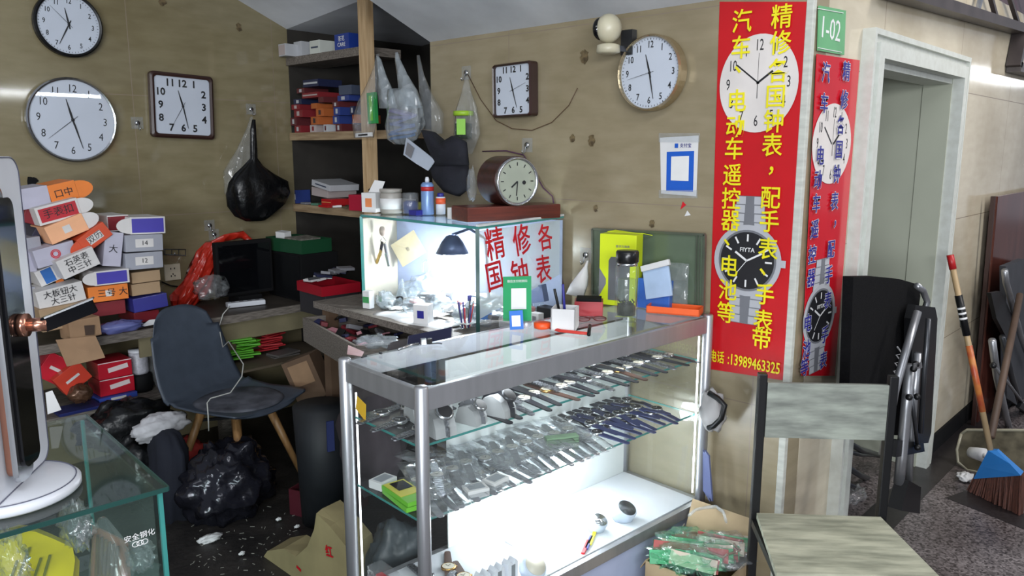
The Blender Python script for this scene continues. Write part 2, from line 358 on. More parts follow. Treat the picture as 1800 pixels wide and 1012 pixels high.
# dark steel stair edge above the right wall
GIRD = mat('dark_girder_paint', c(62, 56, 56), 0.4, var=0.2)
g = thing('stair_stringer', 'dark steel stair stringer with struts over the tiled wall at top right', 'stair', (XR, 4.4, 2.2))
m = MB(); m.use(GIRD)
pa = P(1560, -18, 'x', XR+.04); pb = P(1795, 52, 'x', XR+.04); pc = P(1782, 118, 'x', XR+.04); pd = P(1900, 150, 'x', XR+.04)
m.bar(pa, pb, 0.07, 0.045); m.bar(pb, pc, 0.07, 0.05, (0, 1, 0)); m.bar(pc, pd, 0.07, 0.05)
m.build('bottom_rail', None, g, True)
m = MB(); m.use(mat('mauve_panel', c(84, 66, 74), 0.35, var=0.1))
m.slab([P(1640, -30, 'x', XR-.03), P(1790, 40, 'x', XR-.03), P(1900, 60, 'x', XR-.03), P(1900, -60, 'x', XR-.03)], 0.02); m.build('side_panel', None, g, True)
for (x0, y0, x1, y1) in ((1728, 0, 1716, 28), (1737, 0, 1752, 35), (1768, -5, 1792, 50), (1800, -5, 1820, 60)):
    m = MB(); m.use(STEEL if x0 < 1730 else GIRD); m.bar(P(x0, y0-20, 'x', XR+.03), P(x1, y1, 'x', XR+.03), 0.02, 0.02, (1, 0, 0)); m.build('strut', None, g, True)
# hall fluorescent tubes (seen as streaks in the glossy tiles)
TUB = mat('fluorescent_tube', (0.93, 0.97, 1, 1), .5, var=0, emit=45)
for (p, q, lb) in (((5.0, 2.2, 2.42), (5.0, 5.2, 2.42), 'long fluorescent tube fitting over the hall, facing the shop'), ((1.5, 14.2, 2.87), (1.5, 19.5, 2.92), 'long fluorescent tube fitting farther down the hall')):
    t = thing('fluorescent_lamp', lb, 'lamp', p)
    m = MB(); m.use(TUB).tube([p, q], 0.028); m.build('tube', None, t, True)
    m = MB(); m.use(WHT).box(((p[0]+q[0])/2, (p[1]+q[1])/2, p[2]+0.05), (0.06, q[1]-p[1]+0.1, 0.05)); m.build('housing', None, t, True)

# ---------------------------------------------------------------- wall clocks
CF = mat('clock_face_white', c(205, 209, 222), 0.5, var=0.02)
def hand(m, ang, ln, w, z, tail=0.02):
    d = Vector((math.sin(ang), math.cos(ang), 0)); n = Vector((d.y, -d.x, 0))
    m.slab([-d*tail+n*w, d*ln*0.6+n*w*1.2+Vector((0, 0, 0)), d*ln, d*ln*0.6-n*w*1.2, -d*tail-n*w], 0.001)
def clock(name, label, ctr, facing, W_, H_, square, rim, rimw, hh, mm, ss, nsize, roll=0, depth=0.035, ticks=True, nmat=None, bold=0.01, nf=0.78, sxn=0.8):
    rot = (R(90), 0, R(90)) if facing == 'side' else (R(90), 0, 0)
    t = thing(name, label, 'clock', ctr, rot)
    t.rotation_euler = (Euler(rot).to_matrix() @ Matrix.Rotation(roll, 3, 'Z')).to_euler()
    a, b = W_/2, H_/2
    def outline(sx, sy, n=48, rc=0.12):
        if not square: return [(sx*math.cos(2*math.pi*i/n), sy*math.sin(2*math.pi*i/n)) for i in range(n)]
        r = rc*sx; pts = []
        for (qx, qy, a0) in ((1, 1, 0), (-1, 1, 90), (-1, -1, 180), (1, -1, 270)):
            for k in range(7):
                an = R(a0+k*15); pts.append((qx*(sx-r)+r*math.cos(an), qy*(sy-r)+r*math.sin(an)))
        return pts
    o1 = outline(a, b); i1 = outline(a-rimw, b-rimw); n = len(o1)
    m = MB(); m.use(rim)
    m.rings([[(x, y, 0.0) for x, y in o1], [(x, y, depth*0.8) for x, y in o1], [((x+u)/2, (y+v)/2, depth) for (x, y), (u, v) in zip(o1, i1)], [(x, y, depth*0.9) for x, y in i1], [(x, y, depth*0.6) for x, y in i1]], cap=False, smooth=False)
    m._add([(x, y, 0) for x, y in o1], [tuple(range(n))]); m.build('rim', None, t)
    m = MB(); m.use(CF); m.rings([[(x, y, depth*0.5) for x, y in i1], [(x, y, depth*0.66) for x, y in i1]], True, False); fc_ = m.build('face', None, t)
    m = MB(); m.use(nmat or INKK); z = depth*0.66+0.0005
    for k in range(1, 13):
        an = 2*math.pi*k/12; x, y = math.sin(an), math.cos(an)
        if square:
            q = max(abs(x), abs(y)); x, y = x/q, y/q
            if k in (1, 11, 5, 7): x *= 0.95
        m.text(str(k), nsize, Matrix.Translation((x*(a-rimw)*nf, y*(b-rimw)*nf, z)), 0.0004, bold, sx=sxn)
    if ticks:
        for k in range(60):
            an = 2*math.pi*k/60
            if not square: m.box((math.sin(an)*(a-rimw)*0.94, math.cos(an)*(b-rimw)*0.94, z), (0.0015 if k % 5 else 0.003, 0.006, 0.0006), (0, 0, -an))
    m.build('numerals', None, fc_)
    r_ = min(a, b)
    for nm, an, ln, w, zz in (('hour_hand', (hh % 12+mm/60)/12*2*math.pi, r_*0.5, r_*0.018, 0.001), ('minute_hand', mm/60*2*math.pi, r_*0.7, r_*0.014, 0.0025), ('second_hand', ss/60*2*math.pi, r_*0.72, r_*0.004, 0.004)):
        m = MB(); m.use(INKK); M0 = Matrix.Translation((0, 0, z+zz)) @ Matrix.Rotation(-an, 4, 'Z')
        m.prism([(-w, -r_*0.14), (w, -r_*0.14), (w*1.4, ln*0.3), (w*0.4, ln), (-w*0.4, ln), (-w*1.4, ln*0.3)], 0.001, M0 @ Matrix.Rotation(R(-90), 4, 'X') @ Matrix.Diagonal((1, -1, 1, 1)))
        m.lathe([(w*2.2, 0), (w*2.2, 0.0015)], 12, M0); m.build(nm, None, fc_)
    m = MB(); m.use(LENS); m.rings([[(x, y, depth*0.93) for x, y in i1], [(x, y, depth*0.95) for x, y in i1]], True, False); m.build('glass', None, t)
    return t
clock('wall_clock', 'round wall clock with black rim at the top left corner', P(118, 44, 'x', XL+.01), 'side', 0.30, 0.30, False, BLK, 0.014, 11, 34, 52, 0.032, R(-4))
clock('wall_clock', 'large round wall clock with thin silver rim low on the left wall', P(125, 211, 'x', XL+.01), 'side', 0.40, 0.40, False, STEEL, 0.012, 11, 27, 38, 0.052, R(-4), ticks=False, bold=0.0)
clock('wall_clock', 'square wall clock with dark brown rounded frame on the left wall', P(318, 187, 'x', XL+.01), 'side', 0.335, 0.335, True, mat('dark_brown_frame', c(52, 32, 28), 0.35), 0.020, 11, 28, 35, 0.052, R(-2), ticks=False, bold=0.028, sxn=1.0)
clock('wall_clock', 'square wall clock with brown frame beside the shelf opening on back wall', P(911, 159, 'y', YB-.01), 'back', 0.225, 0.225, True, mat('dark_brown_frame', c(52, 32, 28), 0.35), 0.010, 11, 27, 12, 0.036, R(1), ticks=False, bold=0.028, nf=0.82, sxn=1.0, depth=0.05)
clock('wall_clock', 'round wall clock with pale gold rim right of the security camera', P(1151, 129, 'y', YB-.01), 'back', 0.272, 0.272, False, mat('pale_gold_rim', c(176, 160, 130), 0.25, 0.8), 0.009, 11, 28, 43, 0.034, 0, depth=0.05)

# ---------------------------------------------------------------- banners, signs
def wmark(m, px, py, st, size, off=0.02, ax='y', v=YB-.006, sx=1.0):
    p = P(px, py, ax, v); return m.text(st, size, TM(p, 'back' if ax == 'y' else 'side'), 0.0005, off, sx=sx)
def picture_clock(t, ax, v, s, cx, cy, rx, rz, num, gap):
    fc = 'back' if ax == 'y' else 'side'; M0 = TM(P(cx, cy, ax, v+s*0.001), fc)
    m = MB(); m.use(flat(214, 208, 204, 0.5, 'print_offwhite')); m.disc(rz, 0, 48, M0, rx, 0.0008)
    m.use(INKK)
    for k in range(1, 13):
        an = 2*math.pi*k/12; m.text(str(k), num, M0 @ Matrix.Translation((math.sin(an)*rx*0.77, math.cos(an)*rz*0.77, 0.0012)), 0.0003, 0.0, sx=0.6)
    for an, ln, w in ((R(55), 0.42, 0.05), (R(-52), 0.66, 0.035), (0, 0.62, 0.008), (R(180), 0.3, 0.015)):
        m.box((math.sin(an)*rx*ln/2, math.cos(an)*rz*ln/2, 0.0015), (rx*w, rz*ln, 0.0004), (0, 0, -an), M=M0)
    return m.build('printed_clock', None, t, True)
def picture_watch(t, ax, v, s, cx, cy, r, k):
    fc = 'back' if ax == 'y' else 'side'; M0 = TM(P(cx, cy, ax, v+s*0.001), fc); kx = Matrix.Diagonal((k, 1, 1, 1)); M1 = M0 @ kx
    SV = flat(176, 178, 184, 0.4, 'print_silver'); SV2 = flat(112, 114, 120, 0.4, 'print_grey_steel')
    m = MB()
    for sg in (1, -1):
        for i in range(4):
            w = r*(1.05-0.08*i); m.use(SV2)
            m.box((0, sg*r*(0.95+0.24*i), 0.0004), (w, r*0.24, 0.0006), M=M1); m.use(SV); m.box((-w*.32, sg*r*(0.95+0.24*i), 0.0006), (w*0.33, r*0.21, 0.0008), M=M1); m.box((w*.32, sg*r*(0.95+0.24*i), 0.0006), (w*0.33, r*0.21, 0.0008), M=M1)
    m.use(SV); m.disc(r, 0.001, 40, M1, None, 0.0006); m.box((r*1.02, 0, 0.001), (r*0.2, r*0.2, 0.001), M=M1)
    m.use(SV2); m.disc(r*0.86, 0.0016, 40, M1, None, 0.0004); m.use(INKK); m.disc(r*0.8, 0.002, 40, M1, None, 0.0004)
    m.use(INKW)
    for i in range(12):
        an = i*math.pi/6; m.box((math.sin(an)*r*0.64, math.cos(an)*r*0.64, 0.0027), (r*0.05, r*0.2, 0.0003), (0, 0, -an), M=M1)
    for an, ln, w in ((R(-57), 0.42, 0.06), (R(62), 0.5, 0.05), (R(218), 0.5, 0.02)):
        m.box((math.sin(an)*r*ln/2, math.cos(an)*r*ln/2, 0.003), (r*w, r*ln, 0.0003), (0, 0, -an), M=M1)
    m.text('FIYTA', r*0.17, M1 @ Matrix.Translation((0, r*0.3, 0.003)), 0.0002, 0.01)
    return m.build('printed_watch', None, t, True)
REDBAN = mat('banner_red', c(190, 22, 30), 0.35, var=0.04)
t = thing('banner', 'tall wide red banner with yellow lettering on the back wall', 'banner', (-1.24, YB-.003, 0.78))
m = MB(); m.use(REDBAN)
m.slab([P(1245, 648, 'y', YB-.003), P(1375, 668, 'y', YB-.003), P(1380, 640, 'y', YB-.003), P(1418, 3, 'y', YB-.003), P(1265, 3, 'y', YB-.003)], -0.002)
m.build('backing', None, t, True)
picture_clock(t, 'y', YB-.006, -1, 1332, 147, 0.140, 0.160, 0.052, 0)
picture_watch(t, 'y', YB-.006, -1, 1313, 458, 0.125, 1.0)
m = MB(); m.use(INKY)
for ch, x, y in (('精', 1374, 32), ('修', 1372, 78), ('各', 1368, 127), ('国', 1363, 172), ('钟', 1360, 216), ('表', 1357, 258), ('，', 1366, 290), ('配', 1354, 350), ('手', 1352, 392), ('表', 1350, 440), ('、', 1352, 470), ('手', 1344, 520), ('表', 1341, 566), ('带', 1338, 598),
                 ('汽', 1304, 40), ('车', 1302, 86), ('、', 1308, 112), ('电', 1295, 180), ('动', 1292, 225), ('车', 1290, 264), ('遥', 1287, 310), ('控', 1285, 352), ('器', 1284, 390), ('、', 1288, 418), ('电', 1281, 470), ('池', 1279, 512), ('等', 1276, 552)):
    wmark(m, x, y, ch, 0.080, 0.010, v=YB-.0115, sx=0.92)
wmark(m, 1260, 628, '电话', 0.048, 0.01, v=YB-.0075, sx=0.62); wmark(m, 1324, 640, ':13989463325', 0.056, 0.012, v=YB-.0075, sx=0.62)
m.build('lettering', None, t, True)
t = thing('banner', 'narrow red banner with blue lettering on the tiled wall beside the doorway', 'banner', (XR+.006, 2.75, 0.75))
m = MB(); m.use(mat('banner_red_gloss', c(196, 26, 40), 0.12, var=0.04))
m.slab([P(1408, 660, 'x', XR+.006), P(1466, 660, 'x', XR+.006), P(1510, 106, 'x', XR+.006), P(1435, 95, 'x', XR+.006)], 0.003); m.build('backing', None, t, True)
picture_clock(t, 'x', XR+.010, 1, 1463, 253, 0.165, 0.135, 0.05, 0)
picture_watch(t, 'x', XR+.010, 1, 1440, 555, 0.115, 1.2)
m = MB(); NB = []
for ch, x, y in (('精', 1488, 128), ('修', 1484, 178), ('各', 1478, 222), ('国', 1475, 265), ('钟', 1471, 308), ('表', 1467, 356), ('，', 1472, 385), ('配', 1461, 440), ('手', 1457, 485), ('表', 1455, 530), ('手', 1450, 590), ('表', 1447, 635),
                 ('汽', 1452, 130), ('车', 1449, 184), ('电', 1442, 276), ('动', 1438, 318), ('车', 1435, 360), ('遥', 1432, 405), ('控', 1428, 450), ('器', 1426, 490), ('电', 1420, 570), ('池', 1418, 615), ('等', 1414, 648)):
    m.use(INKW); wmark(m, x, y, ch, 0.068, 0.032, 'x', XR+.0155, 0.98); m.use(INKB); wmark(m, x, y, ch, 0.068, 0.010, 'x', XR+.0168, 0.98)
m.build('lettering', None, t, True)
t = thing('room_sign', 'small green plate reading 1-02 above the narrow banner', 'sign', (XR+.004, 2.65, 1.95))
m = MB(); m.use(flat(104, 168, 118, 0.3, 'sign_green')); m.slab([P(1436, 89, 'x', XR+.004), P(1481, 97, 'x', XR+.004), P(1484, 19, 'x', XR+.004), P(1438, 10, 'x', XR+.004)], 0.006); m.build('plate', None, t, True)
m = MB(); m.use(INKW); wmark(m, 1460, 53, '1-02', 0.095, 0.0, 'x', XR+.011, 0.98)
for a_, b_ in (((1438, 84), (1479, 92)), ((1438, 15), (1482, 23))): m.bar(P(*a_, 'x', XR+.011), P(*b_, 'x', XR+.011), 0.003, 0.002)
m.build('lettering', None, t, True)
# payment poster with its blue panel (code left out)
t = thing('payment_poster', 'white and blue payment poster taped to the back wall below the round clock', 'poster', P(1192, 345, 'y', YB-.003))
m = MB(); m.use(WPAP); m.slab([P(1162, 340, 'y', YB-.003), P(1224, 345, 'y', YB-.003), P(1228, 238, 'y', YB-.003), P(1160, 242, 'y', YB-.003)], -0.001); m.build('paper', None, t, True)
m = MB(); m.use(flat(30, 90, 190, 0.4, 'poster_blue')); m.slab([P(1171, 335, 'y', YB-.0045), P(1218, 337, 'y', YB-.0045), P(1220, 265, 'y', YB-.0045), P(1172, 267, 'y', YB-.0045)], -0.001)
m.box(P(1189, 256, 'y', YB-.0045), (0.014, 0.001, 0.016)); m.build('blue_panel', None, t, True)
m = MB(); m.use(INKW); m.slab([P(1179, 317, 'y', YB-.006), P(1210, 318, 'y', YB-.006), P(1211, 274, 'y', YB-.006), P(1180, 275, 'y', YB-.006)], -0.001); m.build('blank_panel', None, t, True)
m = MB(); m.use(INKB); wmark(m, 1205, 256, '支付宝', 0.016, 0.0, v=YB-.0045); m.build('lettering', None, t, True)
for (x0, x1, y0, y1, lb) in ((1158, 1230, 234, 250, 'clear adhesive tape strip across top of the payment poster'), (1158, 1226, 334, 348, 'clear adhesive tape strip across the bottom of the payment poster')):
    m = MB(); m.use(BAGCLR); m.slab([P(x0, y1, 'y', YB-.008), P(x1, y1, 'y', YB-.008), P(x1, y0, 'y', YB-.008), P(x0, y0, 'y', YB-.008)], -0.0005); tag(m.build('tape_strip'), lb, 'tape')
# security camera
p = P(1070, 50, 'y', 2.38)
t = thing('security_camera', 'white ball shaped security camera on a bracket under the ceiling', 'camera', p)
m = MB(); m.use(mat('aged_white_plastic', c(190, 184, 160), 0.35)); m.ell((0, 0, 0), (0.048, 0.048, 0.052), 24, 14); m.build('head', None, t)
m = MB(); m.use(BLKGLS); m.ell((-0.03, -0.012, 0), (0.022, 0.036, 0.04), 20, 10); m.build('lens', None, t)
m = MB(); m.use(MATS['aged_white_plastic']); m.lathe([(0.03, -0.055), (0.042, -0.06), (0.044, -0.085), (0.03, -0.09)], 24); m.build('base', None, t)
m = MB(); m.use(DKSTEEL); m.box((0.03, 0.085, -0.045), (0.05, 0.03, 0.09)); m.bar((0.02, 0.02, -0.07), (0.03, 0.09, -0.07), 0.02, 0.02); m.build('bracket', None, t)
# wall marks and hooks
SMUD = mat('dried_glue', c(120, 104, 74), 0.5, col2=c(70, 58, 40), scale=40)
for i, (px, py, ax, s_, lb) in enumerate((
    (1027, 100, 'y', 0.035, 'dark glue smudge between the square clock and the round gold clock'), (1040, 247, 'y', 0.03, 'dark glue smudge left of the payment poster'),
    (1006, 243, 'y', 0.022, 'oval tan glue stain on back wall right of square clock'), (1047, 366, 'y', 0.02, 'ring shaped glue mark in the middle of back wall'),
    (1146, 393, 'y', 0.02, 'small glue mark right above the glass picture pane'), (420, 48, 'x', 0.03, 'bluish old hook mark high on the left wall'),
    (57, 322, 'x', 0.04, 'black smudge on the left wall above the box pile'), (285, 3, 'x', 0.03, 'dark mark on left wall at the top edge'))):
    v = XL+.002 if ax == 'x' else YB-.002
    m = MB(); m.use(SMUD if i != 6 else BLKM); rot = (R(90), 0, 0) if ax == 'y' else (R(90), 0, R(90))
    q = 10; m.rings([[(math.cos(2*math.pi*j/18)*s_*(0.55+0.4*noise.noise(Vector((i*3.1, j*0.8, 0)))), math.sin(2*math.pi*j/18)*s_*0.75*(1+0.35*noise.noise(Vector((j*0.9, i*2.2, 3)))), z) for j in range(18)] for z in (0, 0.002)], True, False)
    o = m.build('wall_smudge'); o.location = P(px, py, ax, v); o.rotation_euler = rot; tag(o, lb, 'stain')
def hook(px, py, ax, label):
    v = XL+.003 if ax == 'x' else YB-.003
    t = thing('wall_hook', label, 'hook', P(px, py, ax, v), (0, 0, R(90) if ax == 'x' else 0))
    m = MB(); m.use(BAGCLR); m.box((0, -0.001, 0), (0.06, 0.002, 0.06), bev=0.0008); m.build('adhesive_pad', None, t)
    m = MB(); m.use(STEEL); m.lathe([(0.012, 0), (0.012, 0.006)], 14, Matrix.Rotation(R(90), 4, 'X')); m.tube([(0, -0.006, 0), (0, -0.012, -0.01), (0, -0.016, -0.03), (0, -0.03, -0.036), (0, -0.036, -0.022)], 0.0025); m.build('hook', None, t)
    return t
hook(441, 192, 'x', 'clear sticky hook carrying the big black bag'); hook(820, 128, 'y', 'clear sticky hook holding the bag with a green lidded jar')
hook(241, 216, 'x', 'round sticky hook left of the square clock'); hook(927, 255, 'y', 'steel hook on back wall above the mantel clock')
hook(368, 396, 'x', 'small hook on the left wall above the black television'); hook(1030, 448, 'y', 'hook holding the white cloth pouch')
hook(376, 412, 'x', 'beige hook holding the red plastic bag')
m = MB(); m.use(INKR); m.slab([P(1196, 368, 'y', YB-.002), P(1206, 360, 'y', YB-.002), P(1200, 354, 'y', YB-.002)], -0.001); m.use(WPAP); m.slab([P(1203, 380, 'y', YB-.002), P(1214, 378, 'y', YB-.002), P(1208, 370, 'y', YB-.002)], -0.001)
tag(m.build('sticker_remnant'), 'torn red and white sticker scrap below the payment poster', 'sticker')
# wires
for pts, r_, cm, nm, lb in (
    ([(822, 130), (845, 175), (872, 212), (900, 226), (935, 229), (970, 215), (1000, 185), (1015, 155)], 0.0018, mat('brown_wire', c(86, 62, 44), 0.6), 'wire', 'thin brown wire sagging along back wall under the square clock'),
    ([(848, 266), (890, 265), (920, 272), (938, 300), (955, 330), (971, 345), (978, 380), (985, 420), (986, 480), (990, 500)], 0.003, mat('purple_wire', c(84, 52, 78), 0.5), 'cable', 'purple power cable running down beside the mantel clock')):
    m = MB(); m.use(cm).tube([P(x, y, 'y', YB-0.006) for x, y in pts], r_, 6); tag(m.build(nm), lb, 'cable')
t = thing('power_socket', 'cream wall socket with two outlets beside the pile of boxes', 'socket', P(303, 478, 'x', XL+.006), (0, 0, R(90)))
m = MB(); m.use(mat('cream_plastic', c(206, 198, 176), 0.35)); m.box((0, 0, 0), (0.085, 0.012, 0.088), bev=0.003); m.build('plate', None, t)
m = MB(); m.use(BLKM)
for dx, dz in ((-0.01, 0.02), (0.01, 0.02), (-0.01, -0.02), (0.01, -0.02), (0, -0.01)): m.box((dx, -0.0065, dz), (0.005, 0.002, 0.009))
m.build('outlet_slots', None, t)
m = MB(); m.use(DKSTEEL); 
for k in range(4): m.bar(P(290+k*12, 438, 'x', XL+.05), P(290+k*12, 447, 'x', XL+.08), 0.004, 0.004)
m.tube([P(288, 447, 'x', XL+.09), P(288, 438, 'x', XL+.09), P(326, 438, 'x', XL+.09), P(326, 449, 'x', XL+.09), P(288, 447, 'x', XL+.09)], 0.003); m.bar(P(307, 445, 'x', XL+.09), P(307, 448, 'x', XL), 0.006, 0.006)
tag(m.build('wire_holder'), 'small wire rack fixed above the wall socket', 'rack')
# ================================================================ glass showcase of watches
SC0 = Vector((-1.443, 1.186, 0)); SU = Vector((0.064, 0.998, 0)); SV_ = Vector((-0.998, 0.064, 0)); SROT = math.atan2(0.998, 0.064)
def S(a, b, z): return SC0+SU*a+SV_*b+Vector((0, 0, z))
SL, SD, ZS1, ZS2, ZS3 = 1.27, 0.366, 0.832, 0.625, 0.295
def showcase():
    t = thing('glass_showcase', 'long aluminium framed glass showcase full of watches in the middle of the shop', 'showcase', SC0, SROT)
    def post(a, b, w=0.036):
        m = MB(); m.use(ALU); m.lathe([(w/2, 0.0), (w/2, 0.998), (w/2-0.003, 1.002)], 20, Matrix.Translation((a, b, 0))); return m.build('post', None, t)
    for a in (0, SL):
        for b in (0, SD): post(a, b)
    for nm, p, q in (('top_rail', (0, 0), (SL, 0)), ('top_rail', (0, SD), (SL, SD)), ('top_rail', (0, 0), (0, SD)), ('top_rail', (SL, 0), (SL, SD))):
        m = MB(); m.use(ALU); m.box(((p[0]+q[0])/2, (p[1]+q[1])/2, 0.965), (max(abs(q[0]-p[0])-0.03, 0.016), max(abs(q[1]-p[1])-0.03, 0.016), 0.058), bev=0.002); m.build(nm, None, t)
    for p, q in (((0, 0), (SL, 0)), ((0, SD), (SL, SD)), ((0, 0), (0, SD)), ((SL, 0), (SL, SD))):
        m = MB(); m.use(ALU); m.box(((p[0]+q[0])/2, (p[1]+q[1])/2, ZS3-0.022), (max(abs(q[0]-p[0])-0.03, 0.02), max(abs(q[1]-p[1])-0.03, 0.02), 0.04), bev=0.002); m.build('bottom_rail', None, t)
    m = MB(); m.use(GLASS); m.box((SL/2, SD/2, 0.997), (SL-0.02, SD-0.02, 0.006)); m.build('top_glass', None, t)
    for z in (ZS1, ZS2):
        m = MB(); m.use(GLASS); m.box((SL/2, SD/2+0.006, z-0.003), (SL-0.03, SD-0.05, 0.005))
        sh = m.build('glass_shelf', None, t)
        m = MB(); m.use(EDGE); m.box((SL/2, 0.0285, z-0.003), (SL-0.03, 0.002, 0.006)); m.box((0.013, SD/2, z-0.003), (0.002, SD-0.05, 0.006)); m.box((SL-0.013, SD/2, z-0.003), (0.002, SD-0.05, 0.006)); m.build('polished_edge', None, sh)
    m = MB(); m.use(mat('bottom_board_white', c(205, 210, 216), 0.5, var=0.04)); m.box((SL/2, SD/2, ZS3-0.006), (SL-0.03, SD-0.03, 0.012)); m.build('bottom_board', None, t)
    m = MB(); m.use(mat('plinth_bluewhite', c(168, 178, 205), 0.45, var=0.05)); m.box((SL/2, 0.008, 0.135), (SL-0.04, 0.006, 0.235)); m.box((0.008, SD/2, 0.135), (0.006, SD-0.04, 0.235)); m.box((SL-0.008, SD/2, 0.135), (0.006, SD-0.04, 0.235)); m.build('plinth_panel', None, t)
    m = MB(); m.use(GLASS); m.box((SL/2, 0.004, (0.936+ZS3)/2), (SL-0.036, 0.003, 0.936-ZS3)); m.build('front_glass', None, t)
    for a in (0.004, SL-0.004):
        m = MB(); m.use(GLASS); m.box((a, SD/2, (0.936+ZS3)/2), (0.003, SD-0.036, 0.936-ZS3)); m.build('side_glass', None, t)
    m = MB(); m.use(mat('rear_panel_white', c(200, 206, 206), 0.5, var=0.05)); m.box((0.80, SD-0.012, (0.93+ZS3)/2), (0.90, 0.004, 0.93-ZS3)); m.build('rear_panel', None, t)
    m = MB(); m.use(LEDD); m.box((0.02, SD-0.022, 0.60), (0.004, 0.004, 0.60)); m.build('led_strip', None, t)
    m = MB(); m.use(LEDD); m.box((0.022, 0.02, 0.60), (0.003, 0.003, 0.60)); m.build('led_strip', None, t)
    m = MB(); m.use(LED); m.box((SL-0.022, 0.02, 0.62), (0.004, 0.004, 0.60)); m.build('led_strip', None, t)
    m = MB(); m.use(LEDD); m.box((0.70, SD-0.03, 0.598), (0.40, 0.010, 0.010)); m.build('led_tube', None, t)
    m = MB(); m.use(flat(228, 178, 30, 0.5, 'tag_yellow')); m.slab([(0.006, SD-0.05, 0.90), (0.006, SD-0.095, 0.885), (0.006, SD-0.09, 0.835), (0.006, SD-0.04, 0.86)], 0.001); m.build('yellow_sticker', None, t)
    return t
showcase()
def spot(name, p, tgt, power, size=0.06, sy=None, col=(0.9, 0.95, 1)):
    return area(name, p, tgt, size, sy or size, power, col)
spot('showcase_led_light', S(0.70, SD-0.10, 0.585), S(0.70, 0.10, 0.30), 1.2, 0.5, 0.02)
spot('showcase_led_light', S(0.9, 0.10, 0.60), S(0.95, 0.30, 0.35), 0.8, 0.5, 0.02)
spot('showcase_led_light', S(0.70, 0.05, 0.935), S(0.7, 0.25, 0.75), 2.0, 0.9, 0.02)
# glaring LED floods on the bottom shelf and on the rear panel (the burnt-out patches of the photograph)
LF = mat('led_face', (0.95, 0.97, 1, 1), 0.5, var=0, emit=40)
t = thing('led_lamp', 'glaring round LED lamp lying tilted on the bottom shelf of the showcase', 'lamp', S(0.53, 0.20, ZS3+.001), SROT)
MB().use(WHT).box((0, .03, .03), (.04, .05, .06), bev=.006).build('base', None, t)
MB().use(LF).lathe([(0.050, 0), (0.054, 0.012), (0.035, 0.018), (0.0, 0.02)], 28, Matrix.Translation((0, -0.0, 0.075)) @ Matrix.Rotation(R(65), 4, 'X')).build('lamp_face', None, t)
t = thing('led_lamp', 'second glaring LED lamp fixed to the rear panel under the middle shelf', 'lamp', S(0.88, SD-.02, 0.47), SROT)
MB().use(WHT).box((0, -.004, 0), (.06, .012, .06), bev=.004).build('base', None, t)
for pp, ee in ((S(0.52, 0.12, ZS3+.12), 2.0), (S(0.88, SD-.07, 0.47), 1.2)):
    pl_ = bpy.data.lights.new('led_lamp_light', 'POINT'); pl_.energy = ee; pl_.shadow_soft_size = .04; pl_.color = (.88, .94, 1)
    o = bpy.data.objects.new('led_lamp_light', pl_); COL.objects.link(o); o.location = pp
MB().use(LF).lathe([(0.045, 0), (0.048, 0.01), (0.03, 0.016), (0.0, 0.018)], 28, Matrix.Translation((0, -.011, 0)) @ Matrix.Rotation(R(90), 4, 'X')).build('lamp_face', None, t)
# ---------------------------------------------------------------- watches
STRAPS = {'black': mat('strap_black', c(24, 26, 34), 0.5, var=0.2), 'brown': mat('strap_brown', c(70, 46, 36), 0.5, var=0.2), 'steel': mat('bracelet_steel', c(150, 152, 158), 0.28, 0.9, var=0.35, scale=160), 'navy': mat('strap_navy', c(36, 46, 92), 0.5, var=0.2), 'sleeve': BAGWHT, 'grey': flat(110, 112, 118, 0.5, 'strap_grey')}
def make_watch(strap, dial, label, gname, sleeve=False):
    """flat lying watch, length along local y"""
    t = thing('wristwatch', label, 'watch', (0, 0, -5), 0, gname)
    sm = STRAPS[strap]
    for sg in (1, -1):
        m = MB(); m.use(sm)
        L_ = 0.105 if sg < 0 else 0.075
        m.rings([[(x*w, sg*(0.015+L_*k), z) for x, z in ((-1, 0.001), (1, 0.001), (1, 0.0045-0.001*k), (-1, 0.0045-0.001*k))] for k, w in ((0, 0.0105), (0.3, 0.0098), (0.7, 0.0088), (0.95, 0.0078), (1.0, 0.004))], True, False)
        if strap == 'steel':
            for k in range(9): m.box((0, sg*(0.02+L_*k/10), 0.005), (0.019-k*0.0004, 0.005, 0.0022))
        m.build('strap', None, t)
    m = MB(); m.use(STEEL if strap != 'brown' else mat('gold_case', c(190, 150, 90), 0.25, 0.9, var=0.05))
    m.lathe([(0.0165, 0.0), (0.0195, 0.002), (0.0195, 0.007), (0.017, 0.0095), (0.0158, 0.0085)], 24); m.box((0.0205, 0, 0.005), (0.004, 0.004, 0.004)); m.build('case', None, t)
    m = MB(); m.use(dial).disc(0.0160, 0.0078, 20, None, None, 0.0008); m.use(INKW if dial is INKK else INKK)
    m.box((0.003, 0.004, 0.0092), (0.0012, 0.010, 0.0004), (0, 0, -0.8)); m.box((-0.003, 0.003, 0.0092), (0.001, 0.012, 0.0004), (0, 0, 0.7)); m.build('dial', None, t)
    if sleeve:
        m = MB(); m.use(BAGCLR); m.sheet(lambda u, v: ((u-0.5)*0.052, (v-0.5)*0.25-0.01, 0.012+0.003*noise.noise(Vector((u*5, v*14, 1)))), 4, 12, 0.0006); m.build('clear_sleeve', None, t)
    return t
CREAM = flat(206, 200, 184, 0.4, 'dial_cream')
def put(proto, p, rz, used):
    if not used.get(proto.name): used[proto.name] = 1; proto.location = p; proto.rotation_euler = (0, 0, rz); proto.scale = (1.22, 1.12, 1.2); return proto
    return dup(proto, p, (0, 0, rz))
US = {}
W1 = make_watch('black', CREAM, 'black strap wristwatch lying in the front rows of the upper glass shelf', 'black strap watches on the upper glass shelf')
W2 = make_watch('steel', INKK, 'steel bracelet wristwatch lying in the rows on the upper glass shelf', 'steel bracelet watches on the upper glass shelf')
